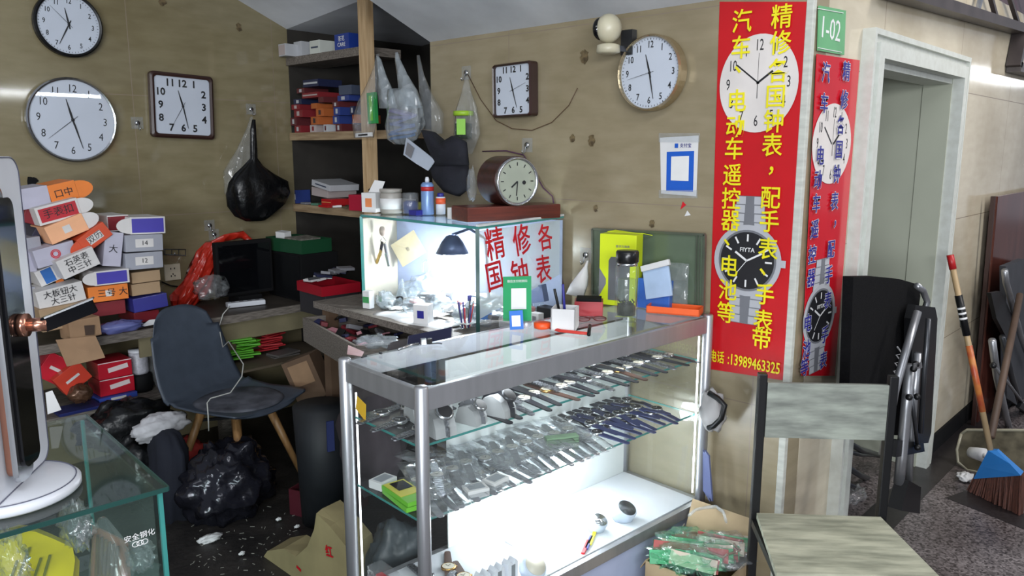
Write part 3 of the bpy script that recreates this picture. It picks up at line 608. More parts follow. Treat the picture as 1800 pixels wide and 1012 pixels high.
W3 = make_watch('brown', CREAM, 'brown strap wristwatch lying among the black ones on the upper glass shelf', 'brown strap watches on the upper glass shelf')
for i in range(17):
    a = 0.30+i*0.0565; pr = (W1, W1, W2, W1, W1, W3)[i % 6]
    put(pr, S(a+rnd.uniform(-.006, .006), 0.125+rnd.uniform(-.008, .012), ZS1+0.0005), SROT+rnd.uniform(-.16, .05), US)
for i in range(9):
    a = 0.40+i*0.095; put((W2, W1)[i % 2], S(a, 0.215+rnd.uniform(-.01, .01), ZS1+0.011), SROT+R(8)+rnd.uniform(-.2, .2), US)
for i in range(12):
    a = 0.16+i*0.09; pr = (W2, W1, W2, W1)[i % 4]
    put(pr, S(a, 0.285+rnd.uniform(-.006, .006), ZS1+0.0005), SROT+R(180)+rnd.uniform(-.15, .15), US)
for i, (a, b) in enumerate(((0.055, 0.30), (0.055, 0.21), (0.06, 0.12))):
    put(W2, S(a+0.02, b, ZS1+0.0005+i*0.0), SROT+R(100)+rnd.uniform(-.15, .15), US)
# watches standing on grey display cuffs, upper shelf left
CUFF = mat('grey_velvet_cuff', c(168, 170, 172), 0.9, var=0.05)
def cuff_watch(a, b, z, strap, rz, lab1, lab2, k=1.0):
    t = thing('display_cuff', lab1, 'watch stand', S(a, b, z+0.0005), SROT+rz)
    m = MB(); m.use(CUFF)
    prof = [(-0.036, 0), (-0.034, 0.02), (-0.024, 0.042), (0, 0.054), (0.024, 0.046), (0.036, 0.024), (0.040, 0)]
    m.prism([(x*k, q*k) for x, q in prof], 0.052*k, Matrix.Rotation(R(90), 4, 'Z') @ Matrix.Translation((0, -0.026*k, 0)), False); m.build('curved_pad', None, t)
    w = thing('wristwatch', lab2, 'watch', S(a, b, z+0.001), SROT+rz)
    m = MB(); m.use(STRAPS[strap])
    q = [(x*k*1.06, 0.003+zz*k*1.05) for x, zz in prof]
    for (x0, z0), (x1, z1) in zip(q, q[1:]): m.bar((0, x0, z0), (0, x1, z1), 0.019*k, 0.004, (1, 0, 0))
    m.build('strap', None, w)
    M0 = Matrix.Translation((0, -0.026*k, 0.050*k)) @ Matrix.Rotation(R(38), 4, 'X')
    m = MB(); m.use(DKSTEEL if strap == 'black' else STEEL); m.lathe([(0.0175*k, 0), (0.0205*k, 0.003), (0.0205*k, 0.009), (0.017*k, 0.012)], 24, M0); m.build('case', None, w)
    m = MB(); m.use(INKK).disc(0.0165*k, 0.0115, 20, M0); m.build('dial', None, w)
for i, (a, b, st, k, l) in enumerate(((0.105, 0.075, 'steel', 1.25, 'nearest the front corner post'), (0.225, 0.075, 'grey', 1.0, 'second from the front corner post'), (0.32, 0.07, 'black', 1.2, 'in front of the long black strap row'),
                           (0.19, 0.175, 'steel', 1.0, 'behind the first two'), (0.13, 0.20, 'black', 1.0, 'behind the front one near the end glass'))):
    cuff_watch(a, b, ZS1, st, rnd.uniform(-.3, .3)+R(0), 'grey curved display cuff on the upper shelf, '+l, ('steel' if st == 'steel' else 'dark')+' wristwatch wrapped on the display cuff '+l, k)
# middle shelf: straps in clear sleeves, navy watches to the right
W4 = make_watch('grey', CREAM, 'grey strap wristwatch in a clear sleeve on the middle glass shelf', 'sleeved watches on the middle glass shelf', True)
W5 = make_watch('navy', INKK, 'navy strap wristwatch lying in the pile at the right of the middle shelf', 'navy watches on the middle glass shelf')
W6 = make_watch('steel', CREAM, 'steel bracelet wristwatch in a clear sleeve on the middle shelf', 'sleeved bracelet watches on the middle glass shelf', True)
W7 = make_watch('black', INKK, 'black wristwatch lying near the back of the middle glass shelf', 'black watches at the back of the middle glass shelf')
for i in range(17):
    put((W4, W4, W6)[i % 3], S(0.10+i*0.042, 0.14+rnd.uniform(-.01, .015), ZS2+0.0005), SROT+R(0)+rnd.uniform(-.35, -.05), US)
for i in range(9):
    put((W4, W6)[i % 2], S(0.24+i*0.06, 0.275, ZS2+0.0005), SROT+R(180)+rnd.uniform(-.2, .2), US)
for i in range(11): put((W4, W6, W4)[i % 3], S(0.13+i*0.062, 0.205+rnd.uniform(-.01, .015), ZS2+0.014), SROT+rnd.uniform(-.6, -.1), US)
for i in range(6): put(W5, S(0.86+i*0.05, 0.19, ZS2+0.012), SROT+rnd.uniform(-.5, .3), US)
for i in range(8): put(W5, S(0.83+i*0.05, 0.135+0.012*(i % 3), ZS2+0.0005), SROT+rnd.uniform(-.3, .1), US)
for i in range(9): put(W7, S(0.82+i*0.045, 0.29, ZS2+0.0005), SROT+R(180)+rnd.uniform(-.25, .25), US)
# green tins on the middle shelf
t = thing('blister_pack', 'lime green and yellow boxed pack at the left end of the middle shelf', 'package', S(0.10, 0.20, ZS2+0.002), SROT+R(-8))
t.location = S(0.055, 0.16, ZS2+0.001)
m = MB(); m.use(flat(110, 190, 50, 0.4, 'lime_green')); m.box((0, 0, 0.007), (0.072, 0.15, 0.013), bev=0.001); m.box((0.0, 0, 0.021), (0.07, 0.145, 0.012), (0, 0, 0.06), bev=0.001); m.build('box', None, t)
m = MB(); m.use(flat(205, 200, 50, 0.4, 'pack_yellow')); m.box((0, 0.02, 0.0278), (0.066, 0.10, 0.001), (0, 0, 0.06)); m.build('printed_front', None, t)
m = MB(); m.use(BLKGLS); m.box((0.004, 0.035, 0.0288), (0.044, 0.055, 0.001), (0, 0, 0.06)); m.build('window', None, t)
for k in range(5):
    o = MB().use(flat(120, 150, 120, 0.4, 'flat_case_green')).box((0, 0, 0), (0.11, 0.03, 0.006), bev=0.001).build('flat_case'); o.location = S(0.66, 0.14+0.0*k, ZS2+0.004+0.0075*k); o.rotation_euler = (0, 0, SROT+R(2*k-35)); tag(o, 'flat grey green watch case in the small stack on the middle shelf', 'case', 'stack of flat cases on the middle shelf')
for k in range(3):
    t = thing('watch_box', ('white square watch box at the left of the middle shelf', 'white framed watch box lying at the front of the middle shelf', 'white watch box beside the framed one on middle shelf')[k], 'box', S((0.06, 0.22, 0.30)[k], (0.28, 0.055, 0.06)[k], ZS2+0.0005), SROT+(0.2, -0.3, 0.15)[k])
    m = MB(); m.use(WPAP); m.box((0, 0, 0.012), (0.065, 0.05, 0.024), bev=0.002); m.build('body', None, t)
    m = MB(); m.use(flat(150, 156, 162, 0.3, 'box_window')); m.box((0, 0, 0.0245), (0.048, 0.034, 0.001)); m.build('window', None, t)
# bottom shelf
W8 = make_watch('grey', CREAM, 'wristwatch with grey strap heaped at the left of the bottom shelf', 'watches heaped on the bottom shelf')
W9 = make_watch('steel', INKK, 'steel bracelet wristwatch heaped at the left of the bottom shelf', 'bracelet watches heaped on the bottom shelf')
W10 = make_watch('brown', CREAM, 'reddish brown strap wristwatch at the left of the bottom shelf', 'brown watches on the bottom shelf')
for i in range(9): put((W8, W9, W10)[i % 3], S(0.10+(i % 3)*0.085, 0.10+(i//3)*0.075, ZS3+0.0005), SROT+rnd.uniform(-1.4, 0.2), US)
def tin(a, b, z, r, h, tilt, body, face, lab, nm='round_tin'):
    t = thing(nm, lab, 'tin', S(a, b, z), (tilt, 0, SROT))
    m = MB(); m.use(body); m.lathe([(r, 0), (r, h), (r*0.94, h+0.003)], 28); m.build('body', None, t)
    m = MB(); m.use(face); m.lathe([(r*0.86, h+0.003), (r*0.86, h+0.005)], 28); m.build('lid', None, t)
tin(0.93, 0.10, ZS3+0.001, 0.038, 0.05, R(28), mat('tin_white', c(190, 200, 215), 0.3, var=0.05), DKSTEEL, 'round tin with a dark face tilted at the right of the bottom shelf')
tin(0.80, 0.11, ZS3+0.001, 0.03, 0.045, R(28), MATS['tin_white'], STEEL, 'round pale tin next to the dark faced one on the bottom shelf')
tin(0.45, 0.07, ZS3+0.001, 0.04, 0.035, R(40), MATS['tin_white'], CREAM, 'round cased alarm clock at the front of the bottom shelf')
for k in range(3):
    t = thing('display_stand', 'white folded display stand on the bottom shelf, %s' % ('nearest the round alarm clock', 'in the middle of the three', 'nearest the heap of watches')[2-k], 'stand', S(0.26+k*0.055, 0.06, ZS3), SROT)
    m = MB(); m.use(WHT); m.prism([(-0.02, 0), (0.02, 0), (0.02, 0.06), (0.012, 0.07), (0, 0.055), (-0.012, 0.07), (-0.02, 0.06)], 0.03); m.build('body', None, t)
    m = MB(); m.use(flat(120, 124, 128, 0.4, 'slot_grey')); m.box((0, -0.0005, 0.03), (0.014, 0.002, 0.05)); m.build('slot', None, t)
for k, cl in enumerate((INKR, flat(60, 70, 150, 0.4, 'strip_blue'), INKY)):
    o = MB().use(cl).box((0, 0, 0.004), (0.012, 0.09, 0.006), bev=0.001).build('marker_pen'); o.location = S(0.68+k*0.03, 0.045+0.012*k, ZS3+0.001); o.rotation_euler = (0, 0, SROT-R(60)); tag(o, ('red', 'blue', 'yellow')[k]+' slim pen lying on the bottom shelf near the front rail', 'pen')
t = thing('clear_box', 'clear plastic box with a red insert at the left end of bottom shelf', 'box', S(0.045, 0.27, ZS3+0.001), SROT)
m = MB(); m.use(BAGCLR); m.box((0, 0, 0.04), (0.05, 0.10, 0.08), bev=0.008); m.build('shell', None, t)
m = MB(); m.use(INKR); m.box((0, 0.01, 0.03), (0.02, 0.03, 0.05)); m.build('red_insert', None, t)

# ================================================================ things on top of the showcase
ZT = 1.0035
def Z(px, py, z=ZT): return P(px, py, 'z', z)
def fyaw(p): return math.atan2(p[1], p[0])+R(90)      # yaw so local -y faces towards the visitors
t = thing('payment_stand', 'green payment card on a clear stand beside a small blue card', 'sign', Z(906, 573), R(28))
m = MB(); m.use(flat(20, 150, 90, 0.4, 'card_green')); M0 = Matrix.Rotation(R(-14), 4, 'X'); m.box((0, 0, 0.092), (0.098, 0.003, 0.15), (0, R(-4), 0), M=M0, bev=0.0014); gc_ = m.build('green_card', None, t)
m = MB(); m.use(INKW); m.box((0.006, -0.0022, 0.092), (0.052, 0.001, 0.07), (0, R(-4), 0), M=M0); m.build('blank_panel', None, gc_)
m = MB(); m.use(INKW); m.text('微信支付收款码', 0.010, M0 @ Matrix.Translation((-0.003, -0.002, 0.150)) @ Matrix.Rotation(R(90), 4, 'X') @ Matrix.Rotation(R(4), 4, 'Z'), 0.0003); m.build('lettering', None, gc_)
m = MB(); m.use(BAGCLR); m.box((0, 0.0, 0.012), (0.10, 0.05, 0.022)); m.build('clear_foot', None, t)
t = thing('payment_card', 'small blue payment card leaning against the green one', 'card', Z(908, 574)+Vector((0.03, -0.035, 0)), R(30))
m = MB(); m.use(flat(40, 110, 200, 0.4, 'card_blue')); M0 = Matrix.Rotation(R(-12), 4, 'X'); m.box((0, 0, 0.032), (0.046, 0.003, 0.062), (0, R(-6), 0), M=M0, bev=0.0014); m.build('card', None, t)
m = MB(); m.use(INKW); m.box((0, -0.0022, 0.029), (0.029, 0.001, 0.036), (0, R(-6), 0), M=M0); m.build('blank_panel', None, t)
# orange tape measure / strap
p = Z(953, 577)
t = thing('tape_reel', 'orange round reel with a red strip trailing across the glass top', 'tape measure', p, 0)
m = MB(); m.use(flat(232, 80, 30, 0.4, 'reel_orange')); m.lathe([(0.014, 0.0), (0.027, 0.002), (0.028, 0.011), (0.028, 0.020), (0.015, 0.023), (0.0, 0.023)], 28); m.build('reel', None, t)
m = MB(); m.use(flat(205, 60, 50, 0.4, 'strip_red')); m.tube([tuple(Z(x, y, ZT+0.004)) for x, y in ((968, 576), (985, 581), (1005, 583), (1020, 585), (1034, 586))], 0.006, 8, flatn=0.5); m.build('strip', None, t, True)
m = MB(); m.use(BLK); m.tube([tuple(Z(x, y, ZT+0.006)) for x, y in ((1035, 588), (1036, 578), (1037, 572))], 0.006, 8); m.build('end_clip', None, t, True)
t = thing('penholder', 'white square penholder standing on the showcase top', 'pen holder', Z(993, 577), R(30))
m = MB(); m.use(WPAP); 
for dx, dy, sx, sy in ((0, -0.038, 0.08, 0.004), (0, 0.038, 0.08, 0.004), (-0.038, 0, 0.004, 0.08), (0.038, 0, 0.004, 0.08)): m.box((dx, dy, 0.036), (sx, sy, 0.072))
m.box((0, 0, 0.002), (0.08, 0.08, 0.004)); m.build('body', None, t)
for k, (dx, cl, nm, lean) in enumerate(((-0.02, BLK, 'black ballpoint pen leaning in the white holder', (-0.035, 0, 0.115)), (0.004, INKB, 'blue ballpoint pen leaning in the white holder', (-0.03, 0.02, 0.13)))):
    b0 = Z(993, 577)
    m = MB(); m.use(cl); q0 = b0+Vector((dx*0.6, 0.0, 0.012)); m.tube([q0, q0+Vector(lean)*0.97, q0+Vector(lean)], 0.0045, 8); tag(m.build('ballpoint_pen'), nm, 'pen')
t = thing('watch_gift_box', 'dark red open gift box with black lining on the showcase', 'box', Z(1035, 552)+Vector((0, 0, 0)), R(36))
m = MB(); m.use(mat('dark_red_box', c(150, 18, 30), 0.4)); m.box((0, 0, 0.026), (0.10, 0.075, 0.052), bev=0.002); m.build('body', None, t)
m = MB(); m.use(BLKM)
m.box((0, 0, 0.056), (0.088, 0.064, 0.012)); m.build('lining', None, t)
t = thing('reading_glasses', 'dark red framed spectacles lying on the showcase top', 'glasses', Z(1040, 567), R(50))
m = MB(); m.use(mat('spectacle_frame', c(96, 26, 30), 0.3))
for s_ in (-1, 1):
    m.tube([(s_*0.028+0.022*math.cos(q*math.pi/8), 0.017*math.sin(q*math.pi/8), 0.014+0.004*math.sin(q*math.pi/8)) for q in range(17)], 0.002, 6)
m.tube([(-0.007, 0.004, 0.016), (0, 0.007, 0.018), (0.007, 0.004, 0.016)], 0.002, 6)
m.build('rims', None, t)
for s_ in (-1, 1): MB().use(mat('temple_dark', c(60, 30, 34), 0.3)).tube([(s_*0.05, 0, 0.015), (s_*0.045, 0.03, 0.006), (-s_*0.01, 0.07, 0.004)], 0.002, 6).build('temple', None, t)
for s_ in (-1, 1): MB().use(filmmat('red_lens', (0.8, 0.45, 0.45, 1), 0.25, 0.05, 0.9)).disc(0.017, 0.013, 18, Matrix.Translation((s_*0.028, 0, 0)), 0.021, 0.001).build('lens', None, t)
# tea bottle
t = thing('tea_bottle', 'double walled glass tea bottle with black cap and dark tea leaves', 'bottle', Z(1100, 563), 0)
m = MB(); m.use(GLASS); m.lathe([(0.036, 0.0), (0.039, 0.004), (0.039, 0.185), (0.034, 0.195), (0.034, 0.205)], 32, cap=False); m.lathe([(0.032, 0.018), (0.033, 0.03), (0.033, 0.19)], 32, cap=False); m.build('glass_wall', None, t)
m = MB(); m.use(GLASS); m.lathe([(0.037, 0.0), (0.037, 0.012)], 32); m.build('thick_base', None, t)
m = MB(); m.use(mat('bottle_cap_black', c(20, 21, 22), 0.25)); m.lathe([(0.037, 0.203), (0.039, 0.206), (0.039, 0.238), (0.036, 0.243), (0.0, 0.243)], 32); m.build('cap', None, t)
m = MB(); m.use(STEEL); m.lathe([(0.035, 0.192), (0.035, 0.203)], 32); m.build('neck_ring', None, t)
m = MB(); m.use(mat('tea_leaves', c(40, 38, 20), 0.7, col2=c(18, 20, 10), scale=60)); m.lathe([(0.03, 0.02), (0.031, 0.05), (0.026, 0.058), (0.0, 0.062)], 24)
for k in range(50):
    a_ = rnd.uniform(0, 6.28); r_ = rnd.uniform(0, 0.026); m.box((math.cos(a_)*r_, math.sin(a_)*r_, rnd.uniform(0.052, 0.07)), (0.012, 0.004, 0.002), (rnd.uniform(-1, 1), rnd.uniform(-1, 1), a_))
m.build('tea_leaves', None, t)
m = MB(); m.use(filmmat('tea_water', (0.86, 0.9, 0.84, 1), 0.06, 0.02, 0.6)); m.lathe([(0.0315, 0.02), (0.0315, 0.145)], 28); m.build('tea', None, t)
# orange tray, glass tumbler
t = thing('orange_tray', 'orange shallow plastic tray at the right end of the showcase', 'tray', Z(1186, 549), SROT-R(90)+R(24))
m = MB(); m.use(flat(236, 96, 36, 0.4, 'tray_orange'))
m.box((0, 0, 0.002), (0.19, 0.085, 0.004))
for dx, dy, sx, sy in ((0, -0.041, 0.19, 0.003), (0, 0.041, 0.19, 0.003), (-0.0935, 0, 0.003, 0.085), (0.0935, 0, 0.003, 0.085)): m.box((dx, dy, 0.013), (sx, sy, 0.024))
m.build('body', None, t)
m = MB(); m.use(WPAP).box((0, 0, 0.009), (0.12, 0.04, 0.004), (0, 0, 0.1)); o = m.build('paper_slip'); o.location = Z(1186, 549)+Vector((0, 0, 0.0)); o.rotation_euler = (0, 0, SROT-R(90)+R(24)); tag(o, 'white slip of paper inside the orange tray', 'paper')
# folded blue and white package, yellow multimeter box, glass pane
p = P(1150, 545, 'y', 2.40); p.z = ZT
t = thing('paper_packet', 'blue and white printed packet standing behind the tea bottle', 'packet', p, R(10))
m = MB(); m.use(mat('packet_blue', c(52, 96, 176), 0.35, var=0.2)); m.box((0, 0, 0.055), (0.13, 0.03, 0.11), (R(-4), 0, 0), bev=0.004); m.build('body', None, t)
m = MB(); m.use(mat('packet_lightblue', c(168, 190, 218), 0.35, var=0.15)); m.box((0.015, -0.012, 0.10), (0.105, 0.012, 0.11), (R(-10), R(-14), 0), bev=0.004); m.build('printed_front', None, t)
m = MB(); m.use(WPAP); m.box((0.005, -0.014, 0.163), (0.115, 0.016, 0.022), (R(-8), R(-18), 0), bev=0.004); m.build('folded_top', None, t)
m = MB(); m.use(BAGCLR); m.sheet(lambda u, v: (0.03+u*0.09, 0.02+0.01*noise.noise(Vector((u*4, v*6, 2))), 0.01+v*0.165), 6, 8, 0.001); m.build('clear_wrap', None, t)
YEL = mat('fluorescent_yellow_card', c(205, 222, 24), 0.5, var=0.04)
p = P(1090, 520, 'y', 2.38); p.z = ZT
t = thing('multimeter_box', 'fluorescent yellow carton with a cut-out front standing by the wall', 'box', p, R(14))
m = MB(); m.use(YEL); m.box((0, 0, 0.135), (0.145, 0.07, 0.27), bev=0.002)
m.build('body', None, t)
m = MB(); m.use(mat('grey_device_print', c(98, 100, 104), 0.4)); m.prism([(-0.035, 0.02), (0.05, 0.02), (0.05, 0.17), (0.042, 0.185), (-0.026, 0.185), (-0.035, 0.17)], 0.001, Matrix.Translation((0.0, -0.0365, 0))); m.build('printed_device', None, t)
m = MB(); m.use(INKG); m.prism([(-0.0725, 0.03), (-0.045, 0.08), (-0.045, 0.10), (-0.0725, 0.14)], 0.001, Matrix.Translation((0, -0.0365, 0)))
m.text('数字万用表', 0.011, Matrix.Translation((0.02, -0.0362, 0.225)) @ Matrix.Rotation(R(90), 4, 'X'), 0.0004); m.build('lettering', None, t)
m = MB(); m.use(YEL); m.slab([(-0.0725, 0.035, 0.27), (0.0725, 0.035, 0.27), (0.10, 0.06, 0.262), (-0.05, 0.06, 0.275)], 0.002); m.build('open_flap', None, t)
t = thing('framed_glass', 'dark green glass pane with metal rim leaning on the back wall', 'pane', P(1143, 520, 'y', 2.48))
gl = [P(1043, 535, 'y', 2.47), P(1237, 550, 'y', 2.47), P(1240, 412, 'y', 2.47), P(1043, 402, 'y', 2.47)]
gl[0].z = ZT; gl[1].z = ZT
m = MB(); m.use(mat('dark_green_pane', c(92, 106, 88), 0.12, var=0.12, scale=4)); m.slab(gl, -0.006); m.build('pane', None, t, True)
m = MB(); m.use(mat('pane_rim', c(104, 112, 98), 0.3, 0.5))
for i in range(4): m.bar(gl[i]+Vector((0, -.004, 0)), gl[(i+1) % 4]+Vector((0, -.004, 0)), 0.008, 0.012, (0, 1, 0))
for dx in (-0.018, -0.03): m.bar(gl[1]+Vector((dx, -.006, 0)), gl[2]+Vector((dx, -.006, 0)), 0.003, 0.006, (0, 1, 0))
m.build('metal_rim', None, t, True)
# small parts near the left end of the glass top
for k, (x, y, nm, lb, mt, sz) in enumerate(((669, 622, 'screw', 'small dark screw near the left end of the glass top', DKSTEEL, (0.012, 0.005, 0.006)), (755, 604, 'watch_crown_tool', 'small black metal tool on the back edge of the glass top', BLK, (0.012, 0.02, 0.016)),
                                     (744, 606, 'watch_case_back', 'tiny steel watch part on the glass top beside black tool', STEEL, (0.016, 0.01, 0.02)), (640, 628, 'metal_scrap', 'metal scrap at the left rear corner of the glass top', DKSTEEL, (0.02, 0.006, 0.004)))):
    o = MB().use(mt).box((0, 0, sz[2]/2), sz, (0, 0, 0.6*k), bev=0.0015).build(nm); o.location = Z(x, y); tag(o, lb, 'tool')
m = MB(); m.use(STEEL).tube([Z(x, y, ZT+0.003) for x, y in ((700, 614), (712, 610), (722, 606), (736, 604))], 0.004, 6); tag(m.build('bracelet_link'), 'short steel bracelet piece lying along rear edge of the glass top', 'watch part')
m = MB(); m.use(DKSTEEL).tube([Z(x, y, ZT+0.002) for x, y in ((757, 604), (770, 603), (777, 604))], 0.002, 6); tag(m.build('metal_pin'), 'thin dark metal pin on the glass top', 'pin')
# white pouch hanging from the hook
p = P(1027, 500, 'y', 2.44)
m = MB(); m.use(WPAP); pt = [(1033, 458, .004), (1030, 468, .008), (1024, 485, .024), (1018, 500, .036), (1012, 518, .045)]
m.loft([(*P(x, y, 'y', 2.44)[:2], P(x, y, 'y', 2.44).z, r_, min(r_, .02)) for x, y, r_ in pt], 20, 0.25, 20, 3)
tag(m.build('cloth_pouch'), 'white cloth pouch hanging from a wall hook beside the booth', 'pouch')
# ================================================================ repair table and lit glass booth
BZ, BT = 0.92, 1.307
BC, BR, BL = Vector((-1.98, 1.90, 0)), Vector((-2.06, 2.47, 0)), Vector((-2.72, 1.93, 0))
def up(v, z): return Vector((v.x, v.y, z))
t = thing('repair_table', 'wooden repair table carrying the lit glass booth behind the showcase', 'table', (-2.4, 2.15, 0))
m = MB(); m.use(WOODG); m.slab([(-2.98, 1.84, BZ-.03), (-1.84, 1.80, BZ-.03), (-1.86, 2.48, BZ-.03), (-2.98, 2.48, BZ-.03)], 0.028); m.build('table_top', None, t, True)
m = MB(); m.use(KRAFTD)
for x, y in ((-2.94, 1.90), (-1.92, 1.88), (-1.92, 2.44), (-2.94, 2.44)):
    MB().use(KRAFTD).box((x, y, (BZ-.03)/2), (0.05, 0.05, BZ-.035)).build('leg', None, t, True)

t = thing('oddments_crate', 'open grey wooden drawer full of oddments pulled out below the repair table', 'crate', (-2.64, 1.86, 0.75), R(-13))
m = MB(); m.use(WOODG)
dw, dd, dh = 0.60, 0.30, 0.105
for bx in (((0, -dd/2, dh/2), (dw, 0.012, dh)), ((0, dd/2, dh/2), (dw, 0.012, dh)), ((-dw/2, 0, dh/2), (0.012, dd, dh)), ((dw/2, 0, dh/2), (0.012, dd, dh)), ((0, 0, 0.006), (dw, dd, 0.008))): m.box(*bx)
m.build('drawer_box', None, t)
def inD(x, y, z): return Vector(t.location)+Euler((0, 0, R(-13))).to_matrix() @ Vector((x, y, z))
for k in range(26):
    nm, lb = (('tool_pouch', 'pouch'), ('metal_file', 'file'), ('small_box', 'box'), ('paper_scrap', 'paper'))[k % 4]
    cl = (('dark blue', flat(40, 44, 80, 0.5, 'odd_blue')), ('dark red', flat(110, 30, 40, 0.5, 'odd_red')), ('grey', INKG), ('pink', flat(190, 130, 140, 0.6, 'odd_pink')), ('black', BLK))[k % 5]
    x = -0.25+(k % 9)*0.062; y = -0.1+(k//9)*0.09
    o = MB().use(cl[1]).box((0, 0, 0), (rnd.uniform(.03, .075), rnd.uniform(.015, .04), rnd.uniform(.006, .02)), bev=0.002).build(nm); o.location = inD(x, y, 0.06+rnd.uniform(0, .04)); o.rotation_euler = (rnd.uniform(-.4, .4), rnd.uniform(-.4, .4), rnd.uniform(0, 3))
    tag(o, '%s %s among the oddments in the open wooden drawer' % (cl[0], lb), lb, 'oddments in the open wooden drawer')
# dark folded box lids across the drawer
t = thing('dark_box_lid', 'dark grey box lid lying tilted between drawer and showcase', 'lid', P(735, 612, 'z', 0.93), (R(24), R(-14), R(40)))
m = MB(); m.use(mat('lid_dark_grey', c(74, 70, 72), 0.6)); m.box((0, 0, 0.0), (0.22, 0.13, 0.006)); m.build('panel', None, t)
m = MB(); m.use(mat('lid_pale_edge', c(150, 146, 142), 0.7)); m.box((0, -0.067, 0.012), (0.22, 0.006, 0.034)); m.build('pale_edge', None, t)
t = thing('notebook', 'navy covered notebook resting on the dark box lid', 'notebook', P(755, 598, 'z', 0.965), (R(18), R(-12), R(42)))
m = MB(); m.use(flat(36, 38, 70, 0.5, 'navy_cover')); m.box((0, 0, 0), (0.15, 0.10, 0.010), bev=0.002); m.build('cover', None, t)
m = MB(); m.use(WPAP); m.box((0, 0.0, 0.0), (0.152, 0.096, 0.006)); m.build('pages', None, t)
m = MB(); m.use(BAGWHT); m.ell((0, 0, 0), (0.075, 0.035, 0.02), 26, 12, 0.5, 2.5, 4); o = m.build('plastic_bag'); o.location = P(665, 600, 'z', 0.93); o.rotation_euler = (0, 0, R(30)); tag(o, 'small crumpled white plastic bag over the open drawer corner', 'bag')
m = MB(); m.use(mat('pink_paper', c(196, 160, 160), 0.7)); m.slab([P(612, 606, 'z', 0.88), P(640, 618, 'z', 0.88), P(636, 626, 'z', 0.88), P(610, 622, 'z', 0.90)], 0.001); tag(m.build('paper_scrap'), 'pinkish paper scrap at the near corner of the wooden drawer', 'paper')

t = thing('glass_booth', 'lit glass repair booth with red brush lettering on its right pane', 'booth', up(BC, BZ))
def pane(nm, a, b, z0, z1, mt, th=0.005, par=None):
    m = MB(); m.use(mt).slab([up(a, z0), up(b, z0), up(b, z1), up(a, z1)], th); return m.build(nm, None, par or t, True)
pane('front_pane', BL, BC, BZ+.0, BT, GLASS); pane('side_pane', BC, BR, BZ, BT, GLASS)
pane('rear_panel', BL+Vector((0, .19, 0)), BR+Vector((0, .0, 0)), BZ, BT-.01, mat('booth_rear_bluegrey', c(150, 162, 190), 0.5, var=0.12), 0.006)
pane('left_panel', BL, BL+Vector((0, .19, 0)), BZ, BT-.01, mat('booth_side_cream', c(200, 194, 178), 0.5, var=0.06), -0.006)
m = MB(); m.use(GLASSG); m.slab([up(BC, BT), up(BR, BT), up(BL+Vector((0, .56, 0)), BT), up(BL, BT)], 0.006); m.build('top_pane', None, t, True)
for a, b, w in ((BL, BC, .008), (BC, BR, .008)):
    m = MB(); m.use(EDGE).bar(up(a, BT+.003), up(b, BT+.003), w, 0.010); m.build('polished_edge', None, t, True)
m = MB(); m.use(mat('white_edge_tape', c(205, 208, 208), 0.5)).bar(up(BC, BT+.011), up(BR, BT+.011), 0.012, 0.008); m.build('edge_tape', None, t, True)
m = MB(); m.use(EDGED).bar(up(BC, BZ), up(BC, BT), 0.014, 0.010); m.build('corner_edge', None, t, True)
m = MB(); m.use(EDGE).bar(up(BL, BZ), up(BL, BT), 0.012, 0.010); m.build('corner_edge', None, t, True)
m = MB(); m.use(INKR)
bdir = (BR-BC).normalized(); bn = Vector((bdir.y, -bdir.x, 0)); MT = Matrix(((bdir.x, 0, bn.x), (bdir.y, 0, bn.y), (0, 1, 0))).to_4x4()
def onB(px, py):
    o = Vector((0, 0, HC)); q = P(px, py, 'x', -2.0); d = (q-o).normalized(); k = (up(BC, 0)-o).dot(bn)/d.dot(bn); return o+d*k
for ch, x, y, sz, ro in (('精', 868, 432, .118, 4), ('修', 915, 425, .118, 5), ('各', 956, 420, .105, 3), ('国', 867, 488, .11, 4), ('钟', 912, 486, .12, 4), ('表', 953, 476, .112, 0)):
    m.text(ch, sz, Matrix.Translation(onB(x, y)+bn*0.008) @ MT @ Matrix.Rotation(R(ro), 4, 'Z') @ Matrix(((1, -0.18, 0, 0), (0, 1.1, 0, 0), (0, 0, 1, 0), (0, 0, 0, 1))), 0.0006, 0.008)
m.build('lettering', None, t, True)
# frosted white sheet behind the lettering, lit by the lamp
m = MB(); m.use(filmmat('frosted_sheet', (0.9, 0.93, 0.93, 1), 0.45, 0.3, 0.2, dif=(0.85, 0.88, 0.88, 1))); m.slab([up(BC, BZ+.05)-bn*0.008, up(BR, BZ+.15)-bn*0.008, up(BR, BT-.01)-bn*0.008, up(BC, BT-.01)-bn*0.008], -0.001); m.build('frosted_sheet', None, t, True)
# desk lamp
p = P(795, 432, 'y', 2.10)
t = thing('desk_lamp', 'dark domed desk lamp glaring inside the glass booth', 'lamp', p, 0)
SHD = mat('lamp_shade_dark', c(58, 72, 104), 0.35, 0.3)
m = MB(); m.use(SHD); m.lathe([(0.012, 0.045), (0.025, 0.04), (0.045, 0.015), (0.068, -0.03), (0.066, -0.03), (0.043, 0.012), (0.02, 0.034)], 28, cap=False); m.build('lamp_shade', None, t)
m = MB(); m.use(mat('bulb_glow', (0.93, 0.97, 1, 1), 0.4, var=0, emit=70)); m.ell((0, 0, -0.022), (0.045, 0.045, 0.034), 20, 10); m.build('bulb', None, t)
m = MB(); m.use(SHD); m.tube([(0, 0, 0.045), (0.05, 0.05, 0.07), (0.10, 0.09, 0.03), (0.11, 0.10, -0.2), (0.11, 0.10, BZ-p.z+.01)], 0.006, 8); m.build('arm', None, t)
